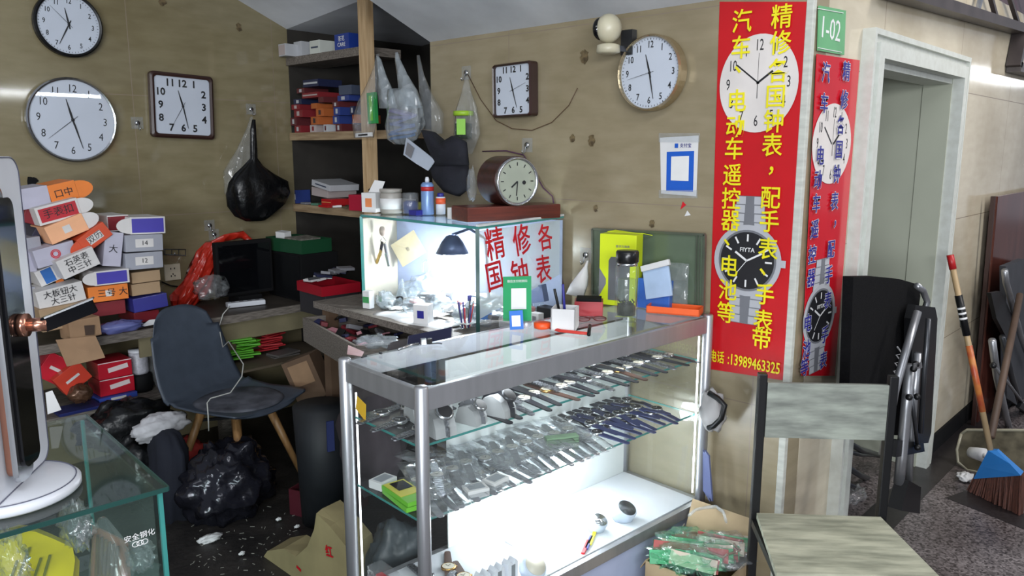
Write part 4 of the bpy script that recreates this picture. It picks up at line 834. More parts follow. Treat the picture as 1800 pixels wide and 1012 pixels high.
m = MB(); m.use(SHD); m.lathe([(0.05, BZ-p.z+.001), (0.05, BZ-p.z+.015), (0.02, BZ-p.z+.02)], 24, Matrix.Translation((0.11, 0.10, 0))); m.build('base', None, t)
bl = bpy.data.lights.new('desk_lamp_light', 'POINT'); bl.energy = 11; bl.shadow_soft_size = 0.04; bl.color = (0.9, 0.95, 1)
o = bpy.data.objects.new('desk_lamp_light', bl); COL.objects.link(o); o.location = p+Vector((0, 0, -0.075))

# booth contents
def crumple(name, label, cat, ctr, rad, amp, mt, seed, group=None, rz=0, fq=2.5, seg=26, rng=14):
    m = MB(); m.use(mt); m.ell((0, 0, 0), rad, seg, rng, amp, fq, seed); o = m.build(name); o.location = ctr; o.rotation_euler = (0, 0, rz); return tag(o, label, cat, group)
def wbox(name, label, cat, px, py, ax, v, w, h, d, mt, roll=0, yaw=0, panel=None, pr=(0.8, 0.7), group=None, base=False, text=None, tmat=None, tsz=None):
    """box whose front centre sits at the ray of (px,py) on a plane; w,h in metres"""
    p = P(px, py, ax, v); rz = (R(90) if ax == 'x' else 0)+yaw
    if base is not False: p.z = base+h/2
    e = (Matrix.Rotation(rz, 3, 'Z') @ Matrix.Rotation(-roll, 3, 'Y')).to_euler()
    t = thing(name, label, cat, p, e, group)
    m = MB(); m.use(mt); m.box((0, d/2, 0), (w, d, h), bev=min(w, h, d)*0.04); cr_ = m.build('carton', None, t)
    if panel is not None:
        m = MB(); m.use(panel); m.box((0, -0.0008, 0), (w*pr[0], 0.001, h*pr[1])); m.build('printed_panel', None, cr_)
    if text:
        m = MB(); m.use(tmat or INKK); m.text(text, tsz or h*0.5, Matrix.Translation((0, -0.002, 0)) @ Matrix.Rotation(R(90), 4, 'X'), 0.0004, 0.0); m.build('lettering', None, t)
    return t
CRM = mat('cream_card', c(206, 194, 162), 0.6)
wbox('cream_card', 'cream card box tilted against the booth rear', 'card', 717, 437, 'y', 2.10, 0.135, 0.11, 0.006, CRM, roll=R(32), yaw=R(22), text='|||', tsz=.02, tmat=INKG)
wbox('cream_card', 'tall cream card at the left wall inside the booth', 'card', 672, 425, 'y', 2.075, 0.085, 0.17, 0.006, CRM, yaw=R(18))
wbox('medicine_box', 'green and white small carton at the left corner of the booth', 'box', 643, 519, 'y', 1.90, 0.038, 0.075, 0.03, WPAP, panel=flat(70, 150, 90, 0.5, 'pack_green'), pr=(0.9, 0.35), base=BZ+.0005, yaw=R(12))
wbox('medicine_box', 'short green and white carton right of the taller one in the booth', 'box', 668, 517, 'y', 1.975, 0.035, 0.062, 0.03, WPAP, panel=flat(40, 150, 80, 0.5, 'pack_green_2'), pr=(0.9, 0.4), base=BZ+.0005, yaw=R(-14))
wbox('watch_box', 'small white box with a dark window standing on the table papers', 'box', 739, 545, 'y', 1.86, 0.062, 0.075, 0.05, WPAP, panel=INKB, pr=(0.45, 0.4), base=BZ+.003, yaw=R(24))
for k in range(34):
    x = -2.62+(k % 9)*0.078+rnd.uniform(-.02, .02); y = 1.97+(k//9)*0.11+rnd.uniform(-.02, .02); 
    if y > 2.12+(x+2.72)*.53-.05: y = 2.12+(x+2.72)*.53-.06-.02*(k % 3)
    if (k % 3) == 0:
        crumple('plastic_bag', 'crumpled white plastic bag in the heap inside the booth', 'bag', (x, y, BZ+.036), (rnd.uniform(.04, .06), rnd.uniform(.03, .045), .036), 0.4, BAGWHT, k, 'plastic bags heaped in the booth')
    elif k % 3 == 1:
        o = MB().use(WPAP).sheet(lambda u, v: ((u-.5)*.1, (v-.5)*.08, 0.010*noise.noise(Vector((u*3+k, v*3, 0)))), 5, 5, 0.001).build('paper_sheet'); o.location = (x, y, BZ+.012+0.0015*k); o.rotation_euler = (0, 0, rnd.uniform(0, 3)); tag(o, 'white paper sheet in the heap inside the booth', 'paper', 'papers heaped in the booth')
    else:
        o = MB().use((INKG, WPAP, flat(170, 120, 120, 0.5, 'odd_rose'), DKSTEEL)[k % 4]).box((0, 0, 0), (.045, .02, .016), bev=0.003).build('watch_part'); o.location = (x, y, BZ+.05); o.rotation_euler = (0.2, 0.2, k); tag(o, 'small watch part on the heap inside the booth', 'part', 'watch parts in the booth')
p = P(745, 500, 'y', 2.09); crumple('plastic_bag', 'big white knotted plastic bag in the middle of the booth', 'bag', (p.x, p.y, BZ+.075), (.09, .06, .065), 0.35, BAGWHT, 77)
m = MB(); m.use(BAGWHT).tube([P(744, 478, 'y', 2.09), P(744, 462, 'y', 2.09), P(751, 456, 'y', 2.09), P(756, 464, 'y', 2.09), P(754, 478, 'y', 2.09)], 0.005, 8, flatn=0.5); tag(m.build('bag_handle_loop'), 'white looped bag handle sticking up in the booth', 'bag handle')
p = P(707, 500, 'y', 2.02); m = MB(); m.use(BAGWHT).loft([(p.x, p.y, BZ+.001, .05, .03), (p.x, p.y, BZ+.05, .035, .02), (p.x-.005, p.y, BZ+.10, .012, .01), (p.x, p.y, BZ+.125, .004, .004)], 24, 0.2, 20, 6); tag(m.build('plastic_bag'), 'pointed small white plastic bag left of the knotted bag', 'bag')
m = MB(); m.use(WPAP).sheet(lambda u, v: (-2.55+u*.42, 1.835+v*.12+0.01*math.sin(u*9), BZ+.004+0.008*abs(noise.noise(Vector((u*5, v*3, 3))))-max(0, .22-v)*.1), 16, 6, 0.001); tag(m.build('paper_sheet'), 'long white crumpled paper sheet hanging over the repair table edge', 'paper')
p = P(700, 497, 'y', 1.99); m = MB(); m.use(INKK).tube([(p.x+0.03*math.cos(a), p.y+0.01*math.sin(a), BZ+.03+0.022*math.sin(a)) for a in [k*math.pi/10 for k in range(21)]], 0.004, 8); tag(m.build('watch_strap'), 'black looped strap lying near the green cartons', 'strap')
# keys on round badge
t = thing('key_bunch', 'bunch of keys hanging under a round white badge in the booth', 'keys', P(673, 408, 'y', 2.0))
m = MB(); m.use(flat(226, 206, 196, 0.4, 'badge_white')).lathe([(.021, 0), (.021, .004)], 24, Matrix.Translation(P(673, 406, 'y', 2.0)) @ Matrix.Rotation(R(90), 4, 'X')); m.build('badge', None, t, True)
for (x0, y0, x1, y1, mt) in ((672, 425, 668, 448, BLK), (676, 428, 681, 452, INKG), (670, 440, 662, 462, mat('brass', c(190, 160, 90), 0.3, 0.8)), (678, 445, 684, 468, STEEL)):
    MB().use(mt).bar(P(x0, y0, 'y', 1.995), P(x1, y1, 'y', 2.0), 0.014, 0.005, (0, 1, 0)).build('key', None, t, True)
m = MB(); m.use(STEEL).tube([P(x, y, 'y', 2.0) for x, y in ((673, 416), (668, 424), (674, 430), (679, 424), (673, 416))], 0.0015, 6); m.build('ring', None, t, True)
# tools jar and small bottles at the booth corner
p = P(825, 565, 'y', 1.94); t = thing('tool_jar', 'clear jar packed with small screwdrivers at the front corner of the booth', 'jar', (p.x-.02, p.y, BZ))
m = MB(); m.use(GLASS).lathe([(.028, 0.001), (.03, .004), (.03, .075)], 24, cap=False); m.build('glass', None, t)
for k in range(12):
    a = k*0.9; cl = (INKB, INKR, DKSTEEL, STEEL, INKG)[k % 5]
    MB().use(cl).tube([(math.cos(a)*.014, math.sin(a)*.014, .004), (math.cos(a)*.03, math.sin(a)*.03, .085+.01*(k % 3))], .003, 6).build('screwdriver', None, t)
p = P(815, 520, 'y', 2.0); t = thing('oil_bottle', 'small bottle with a blue cap and dark label in the booth', 'bottle', (p.x, 2.03, BZ))
m = MB(); m.use(WHT).lathe([(.013, 0.001), (.014, .01), (.014, .075), (.007, .085)], 20); m.build('body', None, t)
m = MB(); m.use(INKK).lathe([(.0145, .02), (.0145, .06)], 20, cap=False); m.build('label', None, t)
m = MB(); m.use(INKB).lathe([(.008, .084), (.008, .105), (0, .106)], 16); m.build('cap', None, t)
p = P(880, 555, 'y', 1.98); t = thing('water_bottle', 'small clear bottle with blue label behind the green payment card', 'bottle', (p.x-.12, 2.02, BZ))
m = MB(); m.use(BAGCLR).lathe([(.022, 0.001), (.024, .01), (.024, .08), (.01, .1)], 20); m.build('body', None, t)
m = MB(); m.use(flat(70, 120, 190, 0.4, 'label_blue')).lathe([(.0245, .03), (.0245, .06)], 20, cap=False); m.build('label', None, t)
# things on the showcase side of the booth: tumbler, grey device, white carton
for nm, lb, ct, px, py, y, r_, h, mt in (('glass_tumbler', 'clear glass tumbler inside the booth right end', 'glass', 967, 500, 2.36, .024, .10, GLASS),):
    p = P(px, py, 'y', y); t = thing(nm, lb, ct, (p.x-.06, y, BZ)); MB().use(mt).lathe([(r_*.8, 0.001), (r_, h), (r_*.92, h), (r_*.74, .006)], 24, cap=False).build('wall', None, t); MB().use(mt).lathe([(r_*.8, 0.001), (r_*.8, .006)], 24).build('base', None, t)
wbox('grey_device', 'grey blue angular device behind the green card', 'device', 940, 500, 'y', 2.30, 0.09, 0.07, 0.03, flat(84, 98, 130, 0.4, 'device_grey'), roll=R(14), base=BZ+.05)
wbox('white_carton', 'small white barcode carton at the foot of the booth side pane', 'box', 939, 550, 'y', 2.16, 0.045, 0.045, 0.03, WPAP, panel=INKG, pr=(0.4, 0.5), base=BZ+.001)
wbox('black_case', 'low black case on the table behind the white carton', 'case', 960, 530, 'y', 2.25, 0.10, 0.05, 0.05, BLK, base=BZ+.001)

# ---- on top of the booth
zt = BT+.0075
t = wbox('milk_carton', 'white carton with orange print and open flap at left end of booth top', 'box', 648, 360, 'y', 2.02, 0.075, 0.085, 0.05, WPAP, panel=flat(216, 130, 80, 0.5, 'print_orange'), pr=(0.45, 0.45), base=zt, yaw=R(18))
m = MB(); m.use(WPAP); m.slab([(-0.03, 0.045, 0.043), (0.035, 0.045, 0.043), (0.045, 0.065, 0.09), (-0.01, 0.065, 0.095)], 0.0015); m.build('open_flap', None, t)
def bottle(name, lb, cat, px, y, parts):
    p = P(px, 380, 'y', y); t = thing(name, lb, cat, (p.x, y, zt))
    for nm, mt, prof in parts: MB().use(mt).lathe(prof, 28).build(nm, None, t)
    return t
bottle('plastic_jar', 'round translucent plastic jar with white label on the booth top', 'jar', 688, 2.06, (('body', filmmat('cloudy_plastic', (0.8, 0.78, 0.74, 1), 0.6, 0.2, 0.5, dif=(0.5, 0.47, 0.43, 1)), [(.045, 0.001), (.047, .01), (.047, .085), (.042, .09)]), ('lid', MATS['cloudy_plastic'], [(.048, .09), (.048, .105), (0, .106)]), ('label', WPAP, [(.0475, .02), (.0475, .065)])))
bottle('spray_can', 'tall blue white spray can with white nozzle on the booth top', 'can', 752, 2.12, (('body', mat('can_blue', c(120, 150, 200), 0.3, 0.2, var=0.05), [(.026, 0.001), (.027, .004), (.027, .125), (.02, .135)]), ('nozzle', WHT, [(.009, .135), (.009, .148), (.006, .158), (0, .158)]), ('badge', REDB, [(.0275, .1), (.0275, .118)])))
bottle('glue_bottle', 'slim white bottle with orange band on the booth top', 'bottle', 775, 2.16, (('body', WHT, [(.02, 0.001), (.021, .05), (.02, .075)]), ('band', flat(220, 90, 50, 0.4, 'band_orange'), [(.0215, .045), (.0215, .07)]), ('cap', INKB, [(.014, .075), (.014, .09), (0, .091)])))
bottle('clear_jar', 'clear jar with dark blue contents beside the spray can', 'jar', 722, 2.10, (('body', BAGCLR, [(.034, 0.001), (.035, .01), (.035, .085), (.03, .09)]), ('contents', flat(40, 56, 110, 0.5, 'blue_bits'), [(.03, .004), (.031, .05), (.02, .056)])))
for k, (px, pyb, w, h, mt, lb) in enumerate(((705, 345, .09, .05, INKG, 'grey plastic box behind the jars on the booth top'), (735, 335, .08, .04, flat(150, 150, 70, 0.5, 'olive_box'), 'olive flat box behind the spray can'), (795, 365, .06, .045, WPAP, 'white crumpled paper cup on the booth top'), (725, 372, .05, .02, INKB, 'small blue lid on the booth top'))):
    wbox('small_box', lb, 'box', px, pyb, 'y', 2.2 if k < 2 else 2.0+.02*k, w, h, 0.05, mt, base=zt)
# mantel clock
p = P(905, 345, 'y', 2.20); WM = mat('mahogany', c(66, 34, 28), 0.3, col2=c(42, 24, 22), scale=5, stretch=(1, 12, 12)); WM2 = mat('mahogany_red', c(104, 46, 34), 0.32, col2=c(74, 34, 28), scale=5, stretch=(1, 12, 12))
t = thing('mantel_clock', 'old dark wooden mantel clock with round silver dial on the booth top', 'clock', (p.x-.03, 2.20, zt), R(74))
m = MB(); m.use(WM2); m.box((0, 0.02, 0.028), (0.42, 0.14, 0.056), bev=0.006); m.build('base', None, t)
m = MB(); m.use(WM); n = 20
arch = [(-0.10, 0.057)]+[(-0.10*math.cos(math.pi*k/n), 0.14+0.075*math.sin(math.pi*k/n)) for k in range(n+1)]+[(0.10, 0.057)]
arch = [(0.098*math.cos(2*math.pi*k/40), 0.150+0.096*math.sin(2*math.pi*k/40)) for k in range(40)]
m.prism(arch, 0.14, Matrix.Translation((0, -0.055, 0)), True); m.build('case', None, t)
Md = Matrix.Translation((0.0, -0.056, 0.15)) @ Matrix.Rotation(R(90), 4, 'X')
m = MB(); m.use(STEEL); m.lathe([(0.093, 0), (0.093, 0.012), (0.088, 0.016), (0.082, 0.008)], 40, Md, cap=False); m.build('bezel', None, t)
m = MB(); m.use(mat('aged_dial', c(172, 176, 160), 0.4, var=0.1)); m.disc(0.085, 0.004, 36, Md); m.build('dial', None, t)
m = MB(); m.use(INKK)
for k in range(12):
    an = k*math.pi/6; m.box((math.sin(an)*0.066, math.cos(an)*0.066, 0.0056), (0.004, 0.013, 0.0006), (0, 0, -an), M=Md)
m.build('hour_marks', None, t)
for nm, an, ln, w in (('hour_hand', R(230), .035, .006), ('minute_hand', R(185), .055, .004)):
    MB().use(INKK).box((math.sin(an)*ln/2, math.cos(an)*ln/2, 0.0075), (w, ln, 0.001), (0, 0, -an), M=Md).build(nm, None, t)
MB().use(INKK).disc(0.008, 0.006, 16, Md @ Matrix.Translation((0.03, -0.005, 0))).build('winding_hole', None, t)
MB().use(LENS).disc(0.083, 0.011, 32, Md).build('glass', None, t)

# ================================================================ shelves in the niche
t = thing('niche_shelving', 'rough pine shelving with an upright post built into the wall opening', 'shelf', (-3.4, 2.5, 1.1))
for nm, z, x0, x1, mt in (('shelf_board', 2.115, -4.19, -3.42, WOODG), ('shelf_board', 1.685, -4.19, -3.02, WOODH), ('shelf_board', 1.265, -4.19, -3.42, WOODH)):
    MB().use(mt).box(((x0+x1)/2, 2.60, z-0.022), (x1-x0, 0.24, 0.044)).build(nm, None, t, True)
MB().use(WOODL).box((-3.365, 2.455, 1.72), (0.07, 0.045, 1.28)).build('upright_post', None, t, True)
zs = [2.1155, 1.6855, 1.2655]
C_ = {'wr': flat(176, 164, 162, 0.5), 'red': flat(124, 34, 40, 0.5), 'dred': flat(88, 34, 38, 0.5), 'or': flat(172, 94, 48, 0.5), 'blue': flat(42, 60, 124, 0.5), 'navy': flat(30, 36, 66, 0.5), 'gb': flat(66, 74, 92, 0.5), 'wh': flat(180, 182, 186, 0.5), 'dk': flat(60, 44, 42, 0.5)}
def nb(lab, px, pyb, w, h, col, panel=None, pr=(0.3, 0.6), d=0.16, y=2.49, roll=0, yaw=0, z=None):
    wbox('small_carton', lab, 'box', px, pyb, 'y', y, w/415.0, h/415.0, d, C_[col], roll, yaw, C_[panel] if panel else None, pr, None, z if z is not None else False)
z1 = zs[1]
rows = [
 (z1, .041, [(503, 20, 'wh', None, 'small white carton at the far left of the shelf bottom row'), (522, 30, 'red', 'wh', 'red carton with a white square, leftmost red one of the bottom row'), (549, 24, 'wr', 'red', 'white and red striped carton in the middle of the bottom row'), (571, 18, 'wh', 'dred', 'pale carton with dark print right of the striped one in the bottom row'), (594, 24, 'dred', 'wh', 'dark red carton at right end of the bottom row')]),
 (z1+.042, .045, [(515, 28, 'dred', 'wh', 'dark red carton with a white label, second row left'), (552, 34, 'or', 'dk', 'orange brown carton in the second row middle'), (590, 26, 'blue', 'wh', 'blue carton with label in the second row right'), (622, 14, 'or', None, 'small orange carton at the right end near the post')]),
 (z1+.088, .043, [(524, 40, 'red', 'wr', 'red carton with a white stripe in the third row left'), (562, 30, 'or', 'dk', 'orange carton with a dark square in the third row'), (592, 26, 'blue', 'wh', 'blue carton in the third row right'), (619, 16, 'navy', 'wh', 'navy carton with a label beside the hanging bags')]),
 (z1+.132, .030, [(520, 34, 'red', 'wr', 'thin red and white striped carton in fourth row'), (552, 24, 'or', None, 'plain orange carton facing out in the fourth row'), (590, 26, 'dred', 'wh', 'small maroon carton in the fourth row right')]),
 (z1+.163, .030, [(524, 34, 'navy', 'wh', 'navy carton with a white label in the fifth row'), (565, 24, 'dred', None, 'dark maroon carton in the fifth row'), (604, 48, 'blue', 'wh', 'wide blue carton in the fifth row right')]),
 (z1+.194, .030, [(546, 72, 'red', 'wr', 'long red carton with white stripe on the fifth row'), ]),
 (z1+.194, .050, [(608, 46, 'gb', None, 'grey blue carton with a shiny edge near the top of the stack')]),
 (z1+.225, .028, [(530, 36, 'dred', 'wh', 'dark red carton with a white end label near the top')]),
 (z1+.254, .040, [(548, 64, 'navy', 'wh', 'big navy carton on top of the shelf stack')])]
for zz, hh, items in rows:
    for px, w, col, pn, lb in items: nb(lb, px, 200, w, hh*415, col, pn, (0.3, 0.6) if w < 50 else (0.9, 0.25), z=zz, yaw=rnd.uniform(-.06, .06), y=2.49+rnd.uniform(-.004, .012))
wbox('white_carton', 'white carton with printed lines sticking out at the left end of top shelf', 'box', 495, 79, 'y', 2.42, .075, .068, .2, C_['wh'], panel=C_['wr'], pr=(.9, .8), base=zs[0])
wbox('white_carton', 'pale carton standing second on the top shelf', 'box', 522, 68, 'y', 2.50, .08, .085, .2, C_['wh'], base=zs[0])
wbox('long_carton', 'wide white carton with printed band on the top shelf', 'box', 552, 66, 'y', 2.50, .10, .075, .15, flat(200, 204, 196, 0.5), panel=C_['gb'], pr=(.7, .12), base=zs[0])
wbox('shrink_wrapped_pack', 'blue shrink wrapped pack with white lettering on the top shelf', 'package', 600, 62, 'y', 2.50, .135, .085, .16, flat(34, 60, 140, 0.25), base=zs[0], text='茶花\nCARE', tmat=INKW, tsz=.030)
# lower shelf of the niche
wbox('long_carton', 'long white carton with grey stripe tilted on the lower niche shelf', 'box', 562, 287, 'y', 2.50, .19, .035, .2, C_['wh'], roll=R(-9), panel=C_['gb'], pr=(.6, .2), base=zs[2]+.10)
wbox('long_carton', 'second long white carton beneath the tilted one', 'box', 560, 300, 'y', 2.52, .17, .05, .2, C_['wr'], roll=R(-4), base=zs[2]+.05)
wbox('blue_carton', 'blue and white carton at left end of the lower niche shelf', 'box', 515, 318, 'y', 2.50, .05, .08, .1, C_['blue'], panel=C_['wh'], pr=(.8, .4), base=zs[2])
wbox('red_carton', 'flat red carton with a yellow line in the middle of the lower niche shelf', 'box', 572, 318, 'y', 2.44, .10, .035, .12, REDB, panel=flat(214, 150, 90, 0.5), pr=(.9, .12), base=zs[2]+.012)
wbox('red_carton', 'small flat red carton under the one with the yellow line', 'box', 566, 330, 'y', 2.43, .09, .012, .12, REDB, base=zs[2])
wbox('red_carton', 'cube shaped crimson carton at the right of the lower niche shelf', 'box', 622, 315, 'y', 2.41, .085, .085, .1, flat(160, 24, 50, 0.4), base=zs[2], yaw=R(14))
wbox('dark_carton', 'black carton with white strokes leaning against the wooden post', 'box', 655, 300, 'y', 2.40, .075, .05, .06, BLK, roll=R(24), panel=INKG, pr=(.5, .1), base=zs[2]+.085)
for k in range(6):
    o = MB().use((INKG, flat(70, 110, 90, 0.5), INKB, WPAP, flat(90, 80, 60, 0.5), INKG)[k]).box((0, 0, 0), (.05, .04, .012), bev=.002).build('small_packet'); o.location = (-4.08+k*.115, 2.46+(k % 2)*.0, zs[2]+.007); o.location.y = 2.50-.005*k if k > 1 and k < 5 else 2.5; o.rotation_euler = (0, 0, k*.4)
    tag(o, ('grey packet at the far left edge', 'green packet left', 'blue packet in the middle', 'white packet in the middle', 'olive packet right', 'grey packet at the right end')[k]+' of the lower niche shelf edge', 'packet')
# niche lower part: dark tray, grey wall, red tray and green tray on stacks
t = thing('green_tray', 'dark green plastic tray of papers on the niche worktop', 'tray', P(525, 430, 'y', 2.34), R(4))
t.location.z = 1.022
m = MB(); m.use(flat(18, 66, 40, 0.5, 'tray_green'))
for bx in (((0, -.10, .035), (.34, .004, .075)), ((0, .10, .035), (.34, .004, .075)), ((-.17, 0, .035), (.004, .2, .075)), ((.17, 0, .035), (.004, .2, .075)), ((0, 0, .002), (.34, .2, .004))): m.box(*bx)
m.build('body', None, t)
m = MB(); m.use(WPAP); m.box((-.07, -.05, .085), (.07, .05, .04), (0.1, 0.05, 0.2)); m.build('paper_stack', None, t)
m = MB(); m.use(mat('tray_odds', c(120, 118, 110), 0.6, var=0.4, scale=60)); m.box((.04, 0, .06), (.13, .15, .03), (0, .05, 0)); m.build('contents', None, t)
gt = Vector(t.location)
t = thing('black_cabinet', 'black cabinet in the dark niche carrying the green tray', 'cabinet', (gt.x, gt.y, .754))
MB().use(BLKM).box((0, .02, .132), (.36, .24, .264), bev=.004).build('body', None, t); MB().use(BLK).box((0, -.102, .132), (.33, .004, .24), bev=.001).build('door', None, t)
WS = (-3.66, 2.42)
t = thing('red_tray', 'bright red plastic tray heaped with packets beside the booth', 'tray', P(578, 510, 'y', 2.20), R(-4)); t.location.z = 0.865
rt = Vector(t.location)
o = MB().use(flat(44, 42, 46, .6)).box((0, 0, 0), (.24, .20, .108), bev=.003).build('dark_storage_box'); o.location = (rt.x, rt.y, .809); tag(o, 'dark box on the desk underneath the red tray', 'box')
m = MB(); m.use(flat(150, 16, 34, 0.4, 'tray_red'))
for bx in (((0, -.11, .025), (.26, .004, .05)), ((0, .11, .025), (.26, .004, .05)), ((-.13, 0, .025), (.004, .22, .05)), ((.13, 0, .025), (.004, .22, .05)), ((0, 0, .002), (.26, .22, .004))): m.box(*bx)
m.build('body', None, t)
p0 = Vector(t.location)
for k in range(12):
    o = MB().use((WPAP, BLK, flat(40, 44, 70, 0.4, 'odd_navy'), INKG)[k % 4]).box((0, 0, 0), (.08, .05, .014), bev=.002).build('packet'); o.location = p0+Vector((-.08+(k % 4)*.055, -.05+(k//4)*.05, .055+.018*(k % 4)+.006*(k//4))); o.rotation_euler = (rnd.uniform(-.2, .2), rnd.uniform(-.2, .2), k*.7); tag(o, ('white', 'black', 'navy', 'grey')[k % 4]+' packet heaped in the red tray', 'packet', 'packets in the red tray')
# ================================================================ long desk along the left wall, running into the niche
t = thing('wall_desk', 'long wooden desk with a lower shelf along the left wall', 'desk', (-3.95, 1.6, 0))
m = MB(); m.use(mat('desk_top_dark', c(64, 58, 52), 0.5, var=0.3)); m.box((-3.945, 1.35, .738), (.49, 3.1, .03)); m.box((-3.40, 2.6, .738), (.62, .6, .03)); m.build('worktop', None, t, True)
MB().use(WOODG).box((-3.693, 1.0, .735), (.016, 2.4, .04)).build('edge_board', None, t, True)
MB().use(WOODG).box((-3.693, 2.25, .735), (.016, .1, .04)).build('edge_board', None, t, True)
m = MB(); m.use(mat('desk_back_board', c(120, 112, 86), 0.7, var=0.1)); m.box((-3.72, 2.0, .665), (.012, 1.3, .10)); m.build('apron', None, t, True)
MB().use(WOODG).box((-3.945, 1.0, .405), (.49, 1.6, .03)).build('lower_shelf', None, t, True)
for y in (-.1, 0.6, 1.75, 2.85):
    MB().use(WOODG).box((-3.74, y, .36), (.05, .05, .72)).build('leg', None, t, True)
# ---- pile of boxes on the desk
def pile(lab, cx, cy, w, h, roll, col, panel=None, pr=(0.8, 0.7), x=-3.74, d=0.2, nm='paper_carton', txt=None, tmat=None, tsz=None, flap=None, yaw=0, base=None):
    k = 392.0*3.74/(-x) if x else 392
    W_, H_ = (P(cx+w/2, cy, 'x', x)-P(cx-w/2, cy, 'x', x)).length, (P(cx, cy+h/2, 'x', x)-P(cx, cy-h/2, 'x', x)).length
    t = wbox(nm, lab, 'box', cx, cy, 'x', x, W_, H_, d, col, R(roll), yaw, panel, pr, text=txt, tmat=tmat, tsz=tsz)
    if flap:
        m = MB(); m.use(flap[1]); n = 10; s_ = flap[0]
        pl = [(0, -H_*.45), ]+[(s_*H_*.75*math.sin(math.pi*i/n), -H_*.45*math.cos(math.pi*i/n)) for i in range(1, n)]+[(0, H_*.45)]
        m.prism(pl, 0.0015, Matrix.Translation((s_*W_/2, 0.0, 0))); m.build('end_flap', None, t)
    return t
LIL = flat(176, 174, 190, 0.5, 'lilac_white'); LW = flat(205, 202, 200, 0.5, 'carton_white'); OR_ = flat(222, 122, 46, 0.5, 'carton_orange'); OR2 = flat(232, 172, 130, 0.5, 'carton_peach'); RD = flat(176, 36, 48, 0.5, 'carton_red'); MR = flat(122, 28, 38, 0.5, 'carton_maroon'); VB = flat(66, 58, 160, 0.5, 'carton_violet'); GR = flat(150, 152, 162, 0.5, 'carton_grey'); KR = flat(160, 134, 104, 0.7, 'carton_kraft'); ORR = flat(200, 74, 40, 0.5, 'carton_orange_red')
ring = WPAP
pile('lilac white carton with a round stamp at the top left of the pile', 62, 347, 52, 36, 8, LIL, x=-3.80)
pile('orange carton with round flap on the very top of the pile', 112, 339, 50, 36, 12, OR_, x=-3.80, txt='口中', tsz=.04, flap=(1, OR_))
pile('red carton with white rim and a handwritten mark near the pile top', 103, 372, 78, 32, 13, LW, RD, (0.88, 0.74), txt='手表扣', tsz=.042, flap=(1, LW), x=-3.74)
pile('open peach coloured carton below the red one', 118, 402, 72, 32, 20, OR2, LW, (0.2, 0.4), x=-3.72, flap=(1, LW))
pile('orange red carton with a white handwritten label tilted steeply', 167, 417, 58, 28, 33, ORR, LW, (0.5, 0.5), x=-3.70, txt='双历', tsz=.035, flap=(-1, ORR))
pile('maroon carton end facing out beside the violet one', 208, 392, 38, 28, 0, LW, MR, (0.95, 0.85), x=-3.78)
pile('violet blue carton with white rim at the top right of the pile', 260, 396, 62, 30, -2, LW, VB, (0.9, 0.82), x=-3.72, flap=(-1, LW))
pile('grey carton with white label, upper of the two stacked at right', 254, 427, 66, 29, -2, GR, LW, (0.48, 0.5), x=-3.70, txt='14', tsz=.03)
pile('grey carton with white label, lower of the two stacked at right', 254, 458, 66, 29, -1, GR, LW, (0.48, 0.5), x=-3.70, txt='12', tsz=.03)
pile('white carton standing nearly upright in the middle of pile', 199, 438, 32, 60, -10, LIL, x=-3.71, txt='大', tsz=.04)
pile('white carton with a round stamp left of the upright one', 98, 447, 74, 32, 12, LIL, x=-3.72, txt='◎', tsz=.05, tmat=INKR)
pile('white carton with two lines of handwriting in the pile middle', 138, 462, 70, 34, 20, LW, x=-3.66, txt='石英表\n中三针', tsz=.034)
pile('blue and white carton with a rounded flap behind handwriting carton', 85, 484, 40, 28, 20, LW, flat(44, 100, 170, 0.5), (0.5, 0.9), x=-3.76, flap=(1, LW))
pile('white rimmed violet carton low in the middle of the pile', 197, 487, 62, 25, 0, LW, VB, (0.86, 0.8), x=-3.68, flap=(-1, LW))
pile('bright orange carton with black handwriting below the violet one', 191, 515, 70, 27, 0, OR_, LW, (0.16, 0.4), x=-3.69, txt='   三号 大', tsz=.04)
pile('white carton with long black handwriting at the lower left of pile', 108, 520, 84, 34, 9, LW, x=-3.68, txt='大板钮大\n 大三针', tsz=.034)
pile('dark red glossy carton under the orange one', 191, 542, 60, 24, 0, MR, x=-3.72)
pile('small kraft carton, upper of the two at the right', 257, 486, 50, 19, 1, KR, x=-3.72)
pile('small kraft carton, lower of the two at the right', 257, 507, 50, 20, 1, KR, x=-3.72)
pile('blue foil packet lying at the lower right of the pile', 265, 532, 60, 24, 4, flat(54, 54, 130, 0.3, 'foil_blue'), nm='foil_packet', x=-3.70)
pile('maroon carton beneath the blue foil packet', 258, 556, 44, 18, 0, MR, x=-3.74)
pile('brown kraft carton with black print at the lower left of pile', 115, 556, 86, 40, 4, KR, x=-3.66, txt='外表壳', tsz=.02)
pile('pale grey carton end at the left edge below the red carton', 58, 432, 30, 30, 5, GR, x=-3.80)
pile('lilac carton at left edge under the pale grey one', 52, 461, 24, 34, 0, LIL, x=-3.78)
pile('black carton with small orange print in the pile hollow', 105, 494, 56, 24, 14, BLK, OR_, (0.25, 0.5), x=-3.78)
pile('grey carton at the left edge by the handwritten white carton', 54, 525, 20, 40, 0, GR, x=-3.78)
pile('maroon and white carton hidden at left below the lilac box', 62, 382, 40, 26, -20, MR, x=-3.82)
pile('navy carton hidden behind the tilted orange red carton', 80, 415, 44, 26, -30, flat(36, 38, 60, 0.5), x=-3.84)
pile('dark carton filling the gap behind the kraft cartons', 222, 500, 20, 60, 0, flat(46, 44, 50, 0.5), x=-3.82)
pile('dark blue carton hidden behind the white upright one', 165, 455, 40, 50, 0, flat(40, 42, 60, 0.5), x=-3.86, d=.12)
